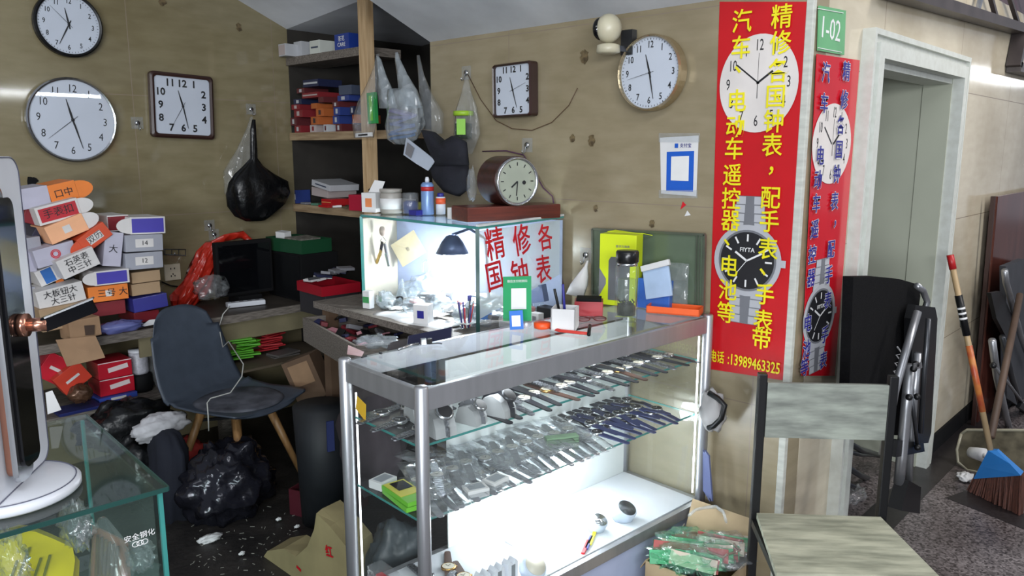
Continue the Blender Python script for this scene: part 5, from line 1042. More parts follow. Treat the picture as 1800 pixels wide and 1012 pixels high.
crumple('plastic_bag', 'clear blue crumpled plastic bag at the desk edge below the cartons', 'bag', P(210, 574, 'x', -3.66)+Vector((0, 0, -.0)), (.04, .10, .028), .35, filmmat('blue_plastic_film', (0.6, 0.66, 0.9, 1), 0.5, 0.2, 0.8, dif=(0.2, 0.22, 0.5, 1)), 12)
MB_ = MB().use(WPAP); MB_.slab([P(245, 575, 'x', -3.69), P(282, 568, 'x', -3.69), P(280, 560, 'x', -3.69), P(262, 562, 'x', -3.69)], 0.002); tag(MB_.build('paper_scrap'), 'white paper scrap at the desk edge behind the chair', 'paper')
t = wbox('open_cardboard_box', 'open brown cardboard box with a drooping flap at the desk edge', 'box', 150, 577, 'x', -3.60, .13, .085, .10, KRAFT, roll=R(2), yaw=R(6))
m = MB(); m.use(KRAFT); m.slab([P(98, 597, 'x', -3.57), P(168, 590, 'x', -3.57), P(185, 628, 'x', -3.52), P(118, 644, 'x', -3.52)], 0.003); m.build('drooping_flap', None, t, True)
m = MB(); m.use(mat('inside_dark_card', c(60, 44, 34), 0.8)); m.slab([P(148, 572, 'x', -3.598), P(166, 571, 'x', -3.598), P(166, 588, 'x', -3.598), P(150, 589, 'x', -3.598)], -.001); m.build('opening', None, t, True)
# ---- lower shelf goods
RP = flat(184, 30, 48, 0.35, 'snack_red')
zl = .4205
for k, (px, b, w, h, lb) in enumerate(((203, zl+.026, .155, .078, 'red printed box on lower shelf, lower of the stacked pair'), (202, zl+.106, .150, .08, 'red printed box on lower shelf, upper of the stacked pair'))):
    t = wbox('red_snack_box', lb, 'box', px, 640, 'x', -3.78, w, h, .16, RP, base=b)
    m = MB(); m.use(flat(222, 206, 206, 0.5, 'print_pale')); m.box((.012, -.001, .005), (.09, .001, .022), (0, R(-8), 0)); m.box((0, -.001, .037), (.15, .001, .004)); m.build('printed_mark', None, t)
wbox('blue_packet_box', 'flat blue and white box under the red pair', 'box', 208, 690, 'x', -3.76, .17, .024, .14, flat(50, 74, 160, 0.4), panel=LW, pr=(.4, .5), base=zl)
wbox('red_snack_box', 'red printed box leaning left on the lower shelf', 'box', 100, 650, 'x', -3.78, .13, .12, .08, RP, roll=R(-38), panel=LW, pr=(.5, .12))
wbox('red_snack_box', 'orange red printed packet tilted in front of the leaning box', 'box', 128, 665, 'x', -3.74, .13, .10, .07, flat(196, 62, 44, 0.35), roll=R(32), panel=LW, pr=(.5, .12))
wbox('red_snack_box', 'deep red box at the far left of the lower shelf', 'box', 84, 628, 'x', -3.80, .06, .14, .1, MR)
crumple('foil_bag', 'brown golden crinkled foil bag on the lower shelf', 'bag', P(142, 692, 'x', -3.72), (.04, .05, .04), .35, mat('brown_foil', c(92, 66, 50), 0.25, 0.4, var=0.3), 21)
o = MB().use(flat(30, 38, 92, 0.4, 'navy_plastic')).box((0, 0, 0), (.12, .18, .014), bev=.002).build('blue_folder'); o.location = P(135, 712, 'x', -3.75); o.location.z = zl+.008; tag(o, 'dark blue flat folder on the lower shelf edge', 'folder')
p = P(250, 640, 'x', -3.80); t = thing('white_jar', 'white speckled plastic jar right of the red boxes', 'jar', (-3.84, p.y, zl))
MB().use(mat('jar_speckled', c(170, 170, 178), 0.4, var=0.15, scale=90)).lathe([(.042, .09), (.043, .10), (.043, .19), (.04, .195)], 24).build('body', None, t); MB().use(WHT).lathe([(.044, .195), (.044, .208), (0, .21)], 24).build('lid', None, t)
MB().use(BLKM).lathe([(.05, 0.001), (.055, .02), (.055, .075), (.05, .088), (0, .089)], 24).build('black_pot', None, t)
crumple('plastic_bag', 'clear crumpled bag beside the white jar', 'bag', P(275, 640, 'x', -3.85), (.05, .04, .10), .35, BAGCLR, 33)
# ---- socket cable, red bag, television
m = MB(); m.use(BAGRED)
pts = [(372, 425, .03), (366, 440, .055), (358, 462, .07), (345, 490, .075), (335, 515, .085), (320, 540, .05)]
secs = []
for x, y, r_ in pts[::-1]:
    q = P(x, y, 'x', -4.12); secs.append((q.x, q.y, q.z, .03+r_*.25, r_))
m.loft(secs, 40, .55, 8, 5); tag(m.build('red_plastic_bag'), 'thin red plastic bag draped from the wall hook down to the desk', 'bag')
m = MB(); m.use(BAGRED).tube([P(x, y, 'x', -4.12) for x, y in ((372, 430), (395, 418), (425, 412), (438, 422), (430, 434), (405, 440), (378, 446))], .028, 12, flatn=.5); tag(m.build('red_bag_handle'), 'bunched red bag handle stretched toward the black bag', 'bag')
crumple('plastic_bag', 'clear grey crumpled plastic bag beside the television', 'bag', P(372, 505, 'x', -3.95), (.06, .09, .06), .4, BAGCLR, 41)
p = P(432, 480, 'x', -3.98)
t = thing('television', 'small black screen standing on the desk against the wall', 'television', (-3.98, p.y, .754), R(90))
MB().use(BLKM).box((0, .02, .19), (.33, .04, .30), bev=.008).build('casing', None, t); MB().use(BLKGLS).box((0, -.001, .19), (.30, .002, .26)).build('screen', None, t); MB().use(BLKM).box((0, .02, .02), (.14, .12, .04), bev=.005).build('foot', None, t)
p = P(432, 535, 'z', .762); t = thing('power_strip', 'white multi socket power strip lying on the desk', 'power strip', (p.x, p.y, .755), R(78))
MB().use(WHT).box((0, 0, .014), (.20, .05, .026), bev=.006).build('body', None, t)
m = MB(); m.use(INKG)
for k in range(4): m.box((-.065+k*.043, 0, .0275), (.022, .022, .001))
m.build('outlets', None, t)
m = MB(); m.use(mat('cable_grey', c(170, 170, 165), 0.5)).tube([P(x, y, 'x', v) for x, y, v in ((404, 538, -3.66), (392, 552, -3.66), (385, 575, -3.66), (392, 610, -3.5), (402, 600, -3.45), (428, 640, -3.2), (425, 662, -3.15), (405, 690, -3.14), (370, 700, -3.16), (364, 708, -3.16), (366, 730, -3.12), (367, 757, -3.12))], .003, 6); tag(m.build('usb_cable'), 'pale cable trailing from the power strip over the chair', 'cable')
m = MB(); m.use(BLKM).tube([P(x, y, 'x', -4.18) for x, y in ((284, 495), (300, 502), (330, 506), (345, 500), (352, 488), (372, 492))], .004, 6); tag(m.build('power_cable'), 'black cable from the wall socket behind the boxes', 'cable')
# black bag hanging on left wall
t = thing('black_bag', 'bulging black plastic bag hanging from a hook on the left wall', 'bag', P(452, 320, 'x', -4.05))
def B(x, y, v=-4.06): return P(x, y, 'x', v)
secs = []
for x, y, rx, ry in ((450, 388, .03, .06), (448, 378, .06, .12), (452, 360, .085, .17), (455, 340, .09, .19), (452, 320, .08, .185), (447, 305, .06, .12), (445, 292, .03, .06), (446, 278, .018, .022), (446, 250, .015, .02), (445, 228, .014, .018), (446, 210, .008, .01)):
    q = B(x, y); secs.append((q.x, q.y, q.z, rx*.9, ry*.92))
m = MB(); m.use(BLKBAG).loft(secs, 44, .22, 9, 2); m.build('bag_body', None, t, True)
m = MB(); m.use(BAGCLR)
secs = []
for x, y, ry in ((425, 340, .10), (428, 300, .09), (434, 262, .06), (440, 225, .02), (442, 205, .006)):
    q = B(x, y, -4.13); secs.append((q.x, q.y, q.z, ry*.35+.004, ry))
m.loft(secs, 36, .35, 9, 8); tag(m.build('clear_plastic_bag'), 'clear plastic bag hanging behind the bulging black bag', 'bag')
# ---- hanging bags before the shelves
def hangbag(name, lab, secs, y, mt, seed, straps=(), cat='bag', amp=.22, dk=.45):
    q0 = P(secs[0][0], secs[0][1], 'y', y); t = thing(name, lab, cat, q0); ss = []
    for x, py, w in secs:
        q = P(x, py, 'y', y); ss.append((q.x, q.y, q.z, w/410.0, max(.003, w/410.0*dk)))
    MB().use(mt).loft(ss, 40, amp, 10, seed).build('bag_body', None, t, True)
    for sp in straps:
        ss = []
        for x, py, w in sp:
            q = P(x, py, 'y', y); ss.append((q.x, q.y, q.z, w/410.0, w/700.0))
        MB().use(mt).loft(ss, 20, .25, 14, seed+3).build('handle', None, t, True)
    return t
hangbag('clear_bag', 'clear bag with a green pack hanging at the wooden post', [(640, 242, 30), (640, 215, 34), (645, 180, 28), (655, 150, 18), (662, 118, 8), (664, 95, 4)], 2.36, BAGCLR, 11)
wbox('green_pack', 'tall green pack with a white label inside the hanging clear bag', 'package', 652, 190, 'y', 2.35, .06, .15, .02, flat(44, 140, 72, 0.4), roll=R(2), panel=flat(110, 180, 60, 0.4), pr=(.4, .8))
wbox('label_strip', 'white printed label strip at the foot of the green pack bag', 'label', 638, 237, 'y', 2.33, .13, .020, .012, WPAP, roll=R(2), panel=INKK, pr=(.6, .45))
hangbag('white_bag', 'large milky carrier bag of blue strips with two raised handles', [(706, 254, 18), (708, 245, 40), (712, 220, 50), (711, 190, 47), (706, 168, 40), (702, 156, 30)], 2.34, BAGWHT, 15, straps=([(684, 190, 24), (678, 160, 19), (671, 130, 11), (666, 105, 6), (663, 98, 3)], [(724, 190, 28), (718, 160, 22), (707, 130, 13), (699, 105, 7), (697, 92, 4)]))
for k in range(7):
    o = MB().use(flat(70+8*k, 110, 160, 0.35)).box((0, 0, 0), (.17, .03, .012), bev=.002).build('blue_strip_pack'); q = P(707, 240-7*k, 'y', 2.345); o.location = q; o.rotation_euler = (.3, rnd.uniform(-.2, .2), rnd.uniform(-.1, .1)); tag(o, 'blue strip pack inside the large milky carrier bag', 'package', 'blue strips in the carrier bag')
hangbag('clear_bag', 'narrow clear bag hanging right of the large carrier bag', [(762, 235, 24), (758, 200, 28), (748, 165, 16), (740, 130, 8), (735, 97, 4)], 2.42, BAGCLR, 17)
hangbag('clear_bag', 'clear bag holding a green lidded jar on the back wall hook', [(818, 270, 20), (820, 235, 30), (820, 190, 26), (820, 160, 12), (820, 135, 4)], 2.44, BAGCLR, 19, dk=.35)
p = P(815, 245, 'y', 2.43); t = thing('green_jar', 'clear jar with lime green lid and label inside the wall bag', 'jar', p)
MB().use(GLASS).lathe([(.042, 0), (.044, .01), (.044, .10), (.04, .105)], 24).build('glass', None, t); MB().use(flat(150, 190, 50, 0.4)).lathe([(.046, .105), (.046, .125), (0, .126)], 24).build('lid', None, t); MB().use(flat(130, 190, 60, 0.4)).box((.024, -.037, .055), (.04, .003, .07), (0, 0, .58)).build('label', None, t); MB().use(mat('jar_dark_contents', c(50, 60, 50), 0.6, var=0.4, scale=60)).lathe([(.038, .004), (.038, .07), (0, .075)], 20).build('contents', None, t)
NVY = mat('navy_cloth', c(18, 19, 30), 0.85, var=0.2, bump=0.3, bscale=30)
def cloth(nm, lab, pts, y, seed, w=.004, mt=None):
    pts = [P(a, b, 'y', y) for a, b in pts]; cx = sum(pts, Vector())/len(pts); t_ = MB(); t_.use(mt or NVY)
    n = len(pts); rings = []
    for k, f in ((0, 1.0), (1, .96), (2, .75), (3, .4)):
        rings.append([cx+(p-cx)*f+Vector((0, -.012*k-.02*abs(noise.noise(p*9+Vector((seed, 0, k))))*(k > 0), 0)) for p in pts])
    back = [p+Vector((0, .01, 0)) for p in pts]
    t_.rings([back]+rings, True, True); o = t_.build(nm); return tag(o, lab, 'cloth' if 'cloth' in nm else 'bag')
cloth('navy_cloth', 'dark navy cloth slung over the booth below the hanging bags', [(743, 228), (762, 232), (790, 255), (800, 238), (818, 250), (822, 290), (770, 292), (755, 262)], 2.30, 1)
cloth('navy_cloth_fold', 'lower fold of dark navy cloth behind the bottles', [(750, 276), (785, 282), (820, 274), (824, 330), (806, 345), (785, 338), (766, 316)], 2.33, 2)
t = thing('white_envelope', 'white plastic sleeve with a grey window hanging crookedly beside the navy cloth', 'envelope', P(735, 270, 'y', 2.28))
MB().use(flat(176, 184, 198, 0.5)).slab([P(714, 242, 'y', 2.28), P(740, 262, 'y', 2.28), P(765, 282, 'y', 2.28), P(752, 300, 'y', 2.28), P(732, 288, 'y', 2.28), P(709, 272, 'y', 2.28)], .004).build('sleeve', None, t, True)
MB().use(INKG).slab([P(716, 250, 'y', 2.273), P(728, 260, 'y', 2.273), P(722, 278, 'y', 2.273), P(712, 270, 'y', 2.273)], .001).build('window', None, t, True)
crumple('clear_cup', 'crumpled clear plastic cup left of the mantel clock', 'cup', P(829, 325, 'y', 2.22), (.022, .02, .065), .3, BAGCLR, 51)

# ================================================================ chair by the desk
CH = Vector((-3.30, 1.60, 0)); CR = R(17)
t = thing('shell_chair', 'charcoal plastic shell chair with splayed wooden legs by the desk', 'chair', CH, CR)
# local +x is the direction the chair faces
def shell(u, v):
    # v 0..1: front edge of the seat -> back top ; u 0..1 across
    prof = [(.25, .425), (.22, .440), (.12, .438), (0, .432), (-.12, .438), (-.20, .470), (-.245, .53), (-.285, .62), (-.325, .74), (-.36, .85)]
    f = v*(len(prof)-1); i = min(int(f), len(prof)-2); w = f-i
    x = prof[i][0]*(1-w)+prof[i+1][0]*w; z = prof[i][1]*(1-w)+prof[i+1][1]*w
    hw = (.20, .225, .235, .23, .235, .23, .225, .215, .195, .15); W_ = hw[i]*(1-w)+hw[i+1]*w
    s_ = (u-.5)*2; y = s_*W_
    if v < .06: x -= .05*abs(s_)**3
    if v > .9: z -= .05*abs(s_)**3
    z += .020*abs(s_)**2.5*(1 if v < .5 else .0); x += .045*abs(s_)**2.2*(max(0, v-.45)*1.8)
    return (x, y, z)
m = MB(); m.use(SHELL).sheet(shell, 24, 45, .009); m.build('shell_seat', None, t)
m = MB(); m.use(mat('worn_grey_cushion', c(96, 98, 108), 0.7, col2=c(42, 44, 52), scale=9)); m.lathe([(.19, .447), (.195, .452), (.17, .458), (0, .456)], 28, Matrix.Translation((.03, 0, 0)) @ Matrix.Diagonal((1.05, 1, 1, 1))); m.build('seat_pad', None, t)
for sx, sy in ((1, 1), (1, -1), (-1, 1), (-1, -1)):
    m = MB(); m.use(BEECH).tube([(sx*.10, sy*.09, .43), (sx*.225, sy*.20, .001)], .021, 12, r2=.013); m.build('leg', None, t)
m = MB(); m.use(BLKM).box((0, 0, .415), (.24, .22, .015)); m.bar((.12, -.11, .36), (-.12, .11, .36), .012, .012); m.bar((.12, .11, .36), (-.12, -.11, .36), .012, .012); m.build('underframe', None, t)
# under desk and floor clutter
crumple('trash_bag', 'shiny black plastic bag slumped on the floor under the chair', 'bag', P(400, 850, 'z', .14), (.15, .19, .17), .28, mat('shiny_black_film', c(34, 34, 42), 0.16, 0.3, var=0.3, bump=.9, bscale=14), 61, seg=48, rng=30, fq=3)
crumple('white_cloth', 'crumpled white patterned cloth lying on bags behind the glass case', 'cloth', P(282, 750, 'x', -3.35), (.06, .13, .055), .22, mat('white_cloth_creased', c(190, 188, 192), 0.8, var=0.1, bump=.6, bscale=20), 62, rz=R(10), seg=40, rng=24, fq=3)
crumple('black_rubbish_bag', 'black glossy bag on the floor below the lower shelf', 'bag', P(225, 745, 'x', -3.55), (.12, .20, .11), .3, BLKBAG, 63, seg=36, rng=20)
crumple('black_rubbish_bag', 'black bag heaped under the white cloth', 'bag', (-3.42, 1.22, .18), (.13, .13, .17), .3, BLKBAG, 64, seg=36, rng=20)
crumple('red_rag', 'red rag on the floor behind the chair leg', 'rag', P(325, 795, 'x', -3.45), (.05, .09, .07), .4, flat(150, 40, 36, 0.8), 65)
q = P(305, 905, 'z', 0)
t = thing('navy_sack', 'dark navy sack standing on the floor beside the glass case', 'sack', (q.x, q.y, .001))
MB().use(mat('navy_sack_cloth', c(20, 23, 36), 0.85, var=0.2)).loft([(q.x, q.y, .002, .09, .07), (q.x, q.y, .15, .095, .075), (q.x, q.y, .30, .09, .07), (q.x-.02, q.y, .37, .06, .055), (q.x-.04, q.y, .39, .02, .03)], 30, .3, 7, 4).build('body', None, t, True)
for k, (x, y, lb) in enumerate(((350, 897, 'crumpled white tissue on dark floor beside the chair leg'), (370, 945, 'crumpled white tissue on the floor nearest the viewer'), (490, 912, 'small white scrap on the floor right of the chair'), (522, 925, 'tiny white scrap near the kraft bag'), (425, 972, 'tiny scrap of paper on the dark floor'))):
    crumple('tissue', lb, 'tissue', P(x, y, 'z', .015), (.028, .045, .012) if k < 2 else (.008, .012, .006), .5, WPAP, 70+k)
m = MB(); m.use(flat(150, 148, 140, 0.7, 'litter'))
for k in range(120):
    x = rnd.uniform(330, 560); y = rnd.uniform(880, 1010); q = P(x, y, 'z', .004); m.box(q, (rnd.uniform(.004, .022), .0025, .0012), (0, 0, rnd.uniform(0, 3)))
tag(m.build('floor_litter'), 'tiny pale litter and clippings scattered on the dark floor', 'litter', kind='stuff')
# kraft bag and crate
q = P(545, 985, 'z', .12)
t = thing('kraft_bag', 'olive kraft paper bag with red print slumped in front of the showcase end', 'bag', (q.x, q.y, 0))
KB = mat('olive_kraft', c(150, 138, 100), 0.8, var=0.1)
def kb(px, py, v): return P(px, py, 'y', v)
m = MB(); m.use(KB)
ol = [(452, 1030), (455, 990), (470, 968), (498, 964), (520, 978), (540, 960), (552, 930), (556, 902), (580, 925), (612, 965), (625, 1030)]
y0 = q.y; fr = [P(x, y, 'y', y0) for x, y in ol]; bk = [p+Vector((-.03, .12, -.0)) for p in fr]; mid = [p+Vector((-.01, .03, .0))+Vector((0, 0, .004*math.sin(i*2))) for i, p in enumerate(fr)]
m.rings([fr, mid, bk], True, False); m.build('paper_body', None, t, True)
m = MB(); m.use(INKR); m.text('红', .045, TM(P(580, 970, 'y', y0)+Vector((0, -.004, 0)), 'back', .2), .0006, .02); m.box(P(525, 999, 'y', y0-.003), (.03, .001, .010), (0, .2, 0)); m.build('red_print', None, t, True)
t = thing('maroon_crate', 'dark maroon plastic crate of odds on the floor behind the showcase end', 'crate', P(580, 895, 'z', .001), R(20))
m = MB(); m.use(flat(76, 26, 36, 0.4, 'maroon_plastic'))
for bx in (((0, -.11, .06), (.26, .005, .12)), ((0, .11, .06), (.26, .005, .12)), ((-.13, 0, .06), (.005, .22, .12)), ((.13, 0, .06), (.005, .22, .12)), ((0, 0, .004), (.26, .22, .006))): m.box(*bx)
m.build('body', None, t); pc_ = Vector(t.location)
for k in range(6):
    o = MB().use((WPAP, flat(150, 84, 60, 0.5, 'odd_brown'), INKB, INKG, RP, BLK)[k]).box((0, 0, 0), (.14, .02, .02), bev=.002).build('crate_item'); o.location = pc_+Vector((-.05+.02*k, -.05+.02*k, .075+.012*k)); o.rotation_euler = (.1, .2, k*.6); tag(o, ('white', 'brown', 'blue', 'grey', 'red', 'black')[k]+' stick shaped item lying in the maroon crate', 'item')
# under desk shelf region: green and red packets, box
def stack(nm, lab, cat, n, px, py, x, mt, size, dz, grp, dyaw=.5, dx=.0):
    q = P(px, py, 'x', x)
    for k in range(n):
        o = MB().use(mt).box((0, 0, 0), size, bev=.002).build(nm); o.location = q+Vector((rnd.uniform(-.01, .01)+dx*k, rnd.uniform(-.03, .03), dz*k)); o.rotation_euler = (0, 0, rnd.uniform(-dyaw, dyaw)); tag(o, lab, cat, grp)
stack('green_packet', 'bright green flat packet in the heap under the desk', 'packet', 9, 430, 627, -3.72, flat(90, 170, 50, 0.4, 'packet_green'), (.05, .12, .007), .0125, 'green packets under the desk')
stack('red_packet', 'red and white flat packet in the heap under the desk', 'packet', 9, 475, 612, -3.78, flat(170, 44, 50, 0.4, 'packet_red'), (.05, .13, .007), .0125, 'red packets under the desk')
stack('grey_dish', 'grey flat dish stacked under the desk behind the chair', 'dish', 4, 500, 632, -3.70, flat(84, 80, 78, 0.6, 'dish_grey'), (.10, .15, .010), .014, 'grey dishes under the desk')
MB().use(flat(80, 70, 56, 0.7)).box((0, 0, 0), (.34, .62, .012)).build('under_shelf')
o = bpy.data.objects['under_shelf']; o.location = P(470, 650, 'x', -3.74); o.location.z = P(430, 634, 'x', -3.72).z-.012; tag(o, 'dark board under the desk carrying green and red packets', 'shelf')
t = thing('cardboard_box', 'brown cardboard box standing tilted behind the chair seat', 'box', P(540, 655, 'x', -3.30), (0, R(-22), R(35)))
MB().use(KRAFTD).box((0, 0, -.02), (.16, .12, .22), bev=.003).build('carton', None, t); MB().use(KRAFT).box((.0, -.061, .01), (.11, .001, .11)).build('printed_panel', None, t)
q = P(568, 800, 'x', -2.75)
t = thing('dark_bin', 'tall dark bin standing behind the showcase end post', 'bin', (q.x, q.y, 0))
MB().use(mat('bin_dark', c(22, 25, 30), 0.6, var=.2)).loft([(0, 0, .002, .10, .10), (0, 0, .3, .11, .11), (0, 0, .52, .118, .118)], 28).build('body', None, t); MB().use(flat(40, 50, 96, .5)).box((.105, -.03, .42), (.03, .03, .13), (0, 0, -.3)).build('blue_tab', None, t)
crumple('dark_cloth_bag', 'dark purple brown cloth bag seen through the showcase end glass', 'bag', S(0.20, 0.56, .66), (.11, .10, .19), .25, mat('dark_brown_bag', c(44, 36, 42), 0.85, var=.3), 81, seg=32, rng=18)
crumple('grey_bag', 'grey translucent rubbish bag behind the showcase low end', 'bag', S(0.26, 0.52, .18), (.10, .11, .17), .3, mat('grey_bag_film', c(60, 68, 72), 0.4, var=.2, bump=.6, bscale=16), 82, seg=32, rng=18)
# ================================================================ glass counter in the left foreground with the door lock display
G0 = Vector((-1.429, 0.549, 0)); GROT = SROT
def G(a, b, z): return G0+SU*a+SV_*b+Vector((0, 0, z))
t = thing('glass_counter', 'low green edged glass counter in the left foreground', 'counter', G0, GROT)
GL_, GD, GH = 1.2, 0.56, 0.95
MB().use(GLASSG).box((-GL_/2, GD/2, GH-.004), (GL_, GD, .008)).build('top_glass', None, t)
m = MB(); m.use(EDGED); m.box((-GL_/2, -.001, GH-.004), (GL_, .003, .009)); m.box((.001, GD/2, GH-.004), (.003, GD, .009)); m.build('polished_edge', None, t)
MB().use(GLASSG).box((-GL_/2-.01, .012, (GH-.01)/2+.01), (GL_-.03, .004, GH-.04)).build('front_glass', None, t)
MB().use(GLASSG).box((-.012, GD/2, (GH-.01)/2+.01), (.004, GD-.03, GH-.04)).build('side_glass', None, t)
MB().use(EDGE).box((-.012, .012, GH/2), (.008, .008, GH-.02)).build('corner_edge', None, t)
MB().use(EDGE).box((-.012, GD-.012, GH/2), (.008, .008, GH-.02)).build('corner_edge', None, t)
MB().use(MATS['rear_panel_white']).box((-GL_/2, GD/2, .06), (GL_-.04, GD-.04, .02)).build('bottom_board', None, t)
MB().use(GLASS).box((-GL_/2, GD/2, .60), (GL_-.04, GD-.05, .006)).build('glass_shelf', None, t)
m = MB(); m.use(INKW); M0 = Matrix.Translation((-.055, .0085, .865)) @ Matrix.Rotation(R(90), 4, 'X'); m.text('安全钢化', .014, M0, .0003)
for k in range(3): m.tube([tuple(M0 @ Vector((-.008+k*.008+.006*math.cos(a), -.014+.005*math.sin(a), 0))) for a in [j*math.pi/6 for j in range(13)]], .0008, 5)
m.build('etched_mark', None, t)
# yellow bags and brown packets heaped just inside the counter front
zc_ = .604
def onG(px, py, b):
    o = Vector((0, 0, HC)); d = (P(px, py, 'z', 0)-o).normalized(); k = (G0+SV_*b-o).dot(SV_)/d.dot(SV_); return o+d*k
YF = mat('yellow_film', c(226, 200, 20), 0.25, var=.10, scale=5, bump=.3, bscale=12)
t = thing('yellow_pouch', 'yellow printed plastic pouch leaning inside the left glass counter', 'pouch', onG(60, 1000, .06))
MB().use(YF).slab([onG(x, y, .075) for x, y in ((-60, 965), (-10, 948), (40, 932), (62, 934), (92, 946), (128, 962), (132, 985), (120, 1075), (-60, 1110))], .03).build('pouch_body', None, t, True)
m = MB(); m.use(flat(120, 116, 20, .5, 'olive_print'))
for x0, y0, x1, y1 in ((52, 962, 22, 1040), (72, 980, 52, 1040), (30, 985, 18, 1020), (88, 975, 72, 1030), (-10, 975, -30, 1030)): m.bar(onG(x0, y0, .072), onG(x1, y1, .072), .004, .002, SV_)
m.build('printed_lines', None, t, True)
t = thing('yellow_pouch', 'bright yellow folded pouch edge right of the large printed one', 'pouch', onG(135, 1000, .10))
MB().use(YF).slab([onG(x, y, .11) for x, y in ((118, 962), (140, 985), (136, 1080), (105, 1090))], .02).build('pouch_body', None, t, True)
t = thing('brown_strap_packet', 'clear bag of brown strips inside the left glass counter', 'packet', onG(195, 990, .08))
MB().use(flat(140, 88, 66, .5, 'strap_tan')).slab([onG(x, y, .09) for x, y in ((166, 926), (226, 954), (234, 1080), (160, 1080))], .014).build('brown_card', None, t, True)
m = MB(); m.use(flat(84, 60, 52, .5, 'strap_dark'))
for k in range(6): m.bar(onG(172+k*7, 940+k*4, .085), onG(166+k*6, 1070, .085), .0045, .003, SV_)
m.build('dark_strips', None, t, True)
MB().use(BAGCLR).loft([(*onG(195, 1060, .08)[:2], onG(195, 1060, .08).z, .075, .03), (*onG(195, 990, .08)[:2], onG(195, 990, .08).z, .07, .03), (*onG(188, 940, .08)[:2], onG(188, 940, .08).z, .045, .02), (*onG(180, 912, .08)[:2], onG(180, 912, .08).z, .012, .008)], 36, .3, 12, 9).build('clear_bag', None, t, True)
for k, (x, y, r1, lb) in enumerate(((135, 922, .05, 'crinkled clear film above the yellow pouches in the counter'), (246, 975, .035, 'crinkled clear film at the right corner inside the counter'), (20, 985, .06, 'crinkled clear film over the yellow pouch at left'))):
    crumple('clear_film', lb, 'film', onG(x, y, .055), (r1, .022, r1*.8), .45, BAGCLR, 90+k, seg=40, rng=24, fq=4)
t = thing('dark_pouch', 'dark green grey pouch lying on the inner shelf of the counter', 'pouch', G(-.06, .3, zc_))
MB().use(flat(50, 66, 64, .6)).ell((0, 0, .03), (.07, .12, .028), 20, 10, .2, 2, 3).build('body', None, t)
crumple('white_bag', 'whitish plastic bag lying deep on the inner shelf of the counter', 'bag', G(-.25, .36, zc_+.05), (.12, .10, .045), .35, BAGWHT, 93, seg=30, rng=16)
t = thing('price_tag', 'white hanging card tag at the rear of the glass counter', 'tag', G(-.06, .60, .95))
MB().use(WPAP).slab([P(80, 690, 'x', -2.0), P(92, 686, 'x', -2.0), P(108, 720, 'x', -2.0), P(84, 728, 'x', -2.0)], .001).build('card', None, t, True)
# display stand with door lock
q = P(20, 868, 'z', GH)
t = thing('lock_display_stand', 'white display stand with round foot carrying a smart door lock', 'display stand', (q.x, q.y, GH+.0005), 0)
m = MB(); m.use(WHT); m.lathe([(.112, 0), (.116, .004), (.116, .014), (.108, .020), (0, .021)], 56); m.build('round_foot', None, t)
m = MB(); m.use(flat(90, 92, 110, .4, 'seam_grey')); m.lathe([(.1085, .0195), (.109, .0212), (.107, .0212), (.1065, .0195)], 56, cap=False); m.build('foot_seam', None, t)
# panel: a rounded slab whose face looks toward the visitors; its right edge is seen
yw = R(6)
Mp = Matrix.Rotation(yw, 4, 'Z'); wp, hp, r_ = .30, .46, .035
MP0 = Vector((0, 0, .02))
def rr(w, h, r, x0=0):
    pl = []
    for (cx, cz, a0) in ((w-r, r, -90), (w-r, h-r, 0), (r, h-r, 90), (r, r, 180)):
        for k in range(7):
            a = R(a0+15*k); pl.append((x0+cx+r*math.cos(a), cz+r*math.sin(a)))
    return pl
E0 = P(88, 802, 'z', GH+.02); E1 = P(8, 879, 'z', GH+.02)
wd = (E1-E0).normalized(); pn = Vector((-wd.y, wd.x, 0))
if pn.x < 0: pn = -pn
def onP(px, py, off=0.0):
    o = Vector((0, 0, HC)); d = (P(px, py, 'z', 0)-o).normalized(); b0 = E0+pn*off; k = (b0-o).dot(pn)/d.dot(pn); return o+d*k
MPn = Matrix(((wd.x, -pn.x, 0, E0.x), (wd.y, -pn.y, 0, E0.y), (0, 0, 1, E0.z), (0, 0, 0, 1)))   # local x along the panel, local z up, local -y towards the visitors' side
m = MB(); m.use(WHT); m.prism(rr(.26, .60, .035), .016, MPn); m.build('panel', None, t, True)
m = MB(); m.use(MATS['seam_grey']); 
pl = rr(.256, .596, .033, .002); m.tube([tuple(MPn @ Vector((x, -.0005, z+.002))) for x, z in pl+pl[:1]], .0012, 6); m.build('panel_seam', None, t, True)
lk = bpy.data.objects.new('door_lock', None); COL.objects.link(lk); lk.parent = t
lk = t
def lockpart(nm, mt, x0, x1, z0, z1, y0, y1, r_):
    m = MB(); m.use(mt); pl = [(x+x0, z+z0) for x, z in rr(x1-x0, z1-z0, r_)]; m.prism(pl, y1-y0, MPn @ Matrix.Translation((0, y0, 0))); return m.build(nm, None, t, True)
bpy.data.objects.remove(bpy.data.objects['door_lock'])
lockpart('copper_lock_plate', COPPER, .105, .185, .03, .55, -.012, -.0005, .02)
lockpart('chrome_lock_side', STEEL, .128, .190, .02, .545, -.022, -.0125, .02)
lockpart('black_lock_front', BLKGLS, .112, .180, .045, .53, -.030, -.0225, .02)
c0 = onP(18, 585, .03); c1 = onP(18, 585, .075)
d_ = pn
c0 = MPn @ Vector((.135, -.03, 0)); c0.z = onP(20, 585, .04).z; c1 = c0+pn*.045
m = MB(); m.use(COPPER); m.tube([c0, c0+pn*.012], .021, 20); m.tube([c0+pn*.012, c1], .0125, 18); m.build('handle_shaft', None, t, True)
m = MB(); m.use(BLKGLS)
e_ = c1+pn*.075+Vector((0, 0, .030))-wd*.015
m.bar(c1-pn*.006, e_, .017, .026); m.build('lever_handle', None, t, True)
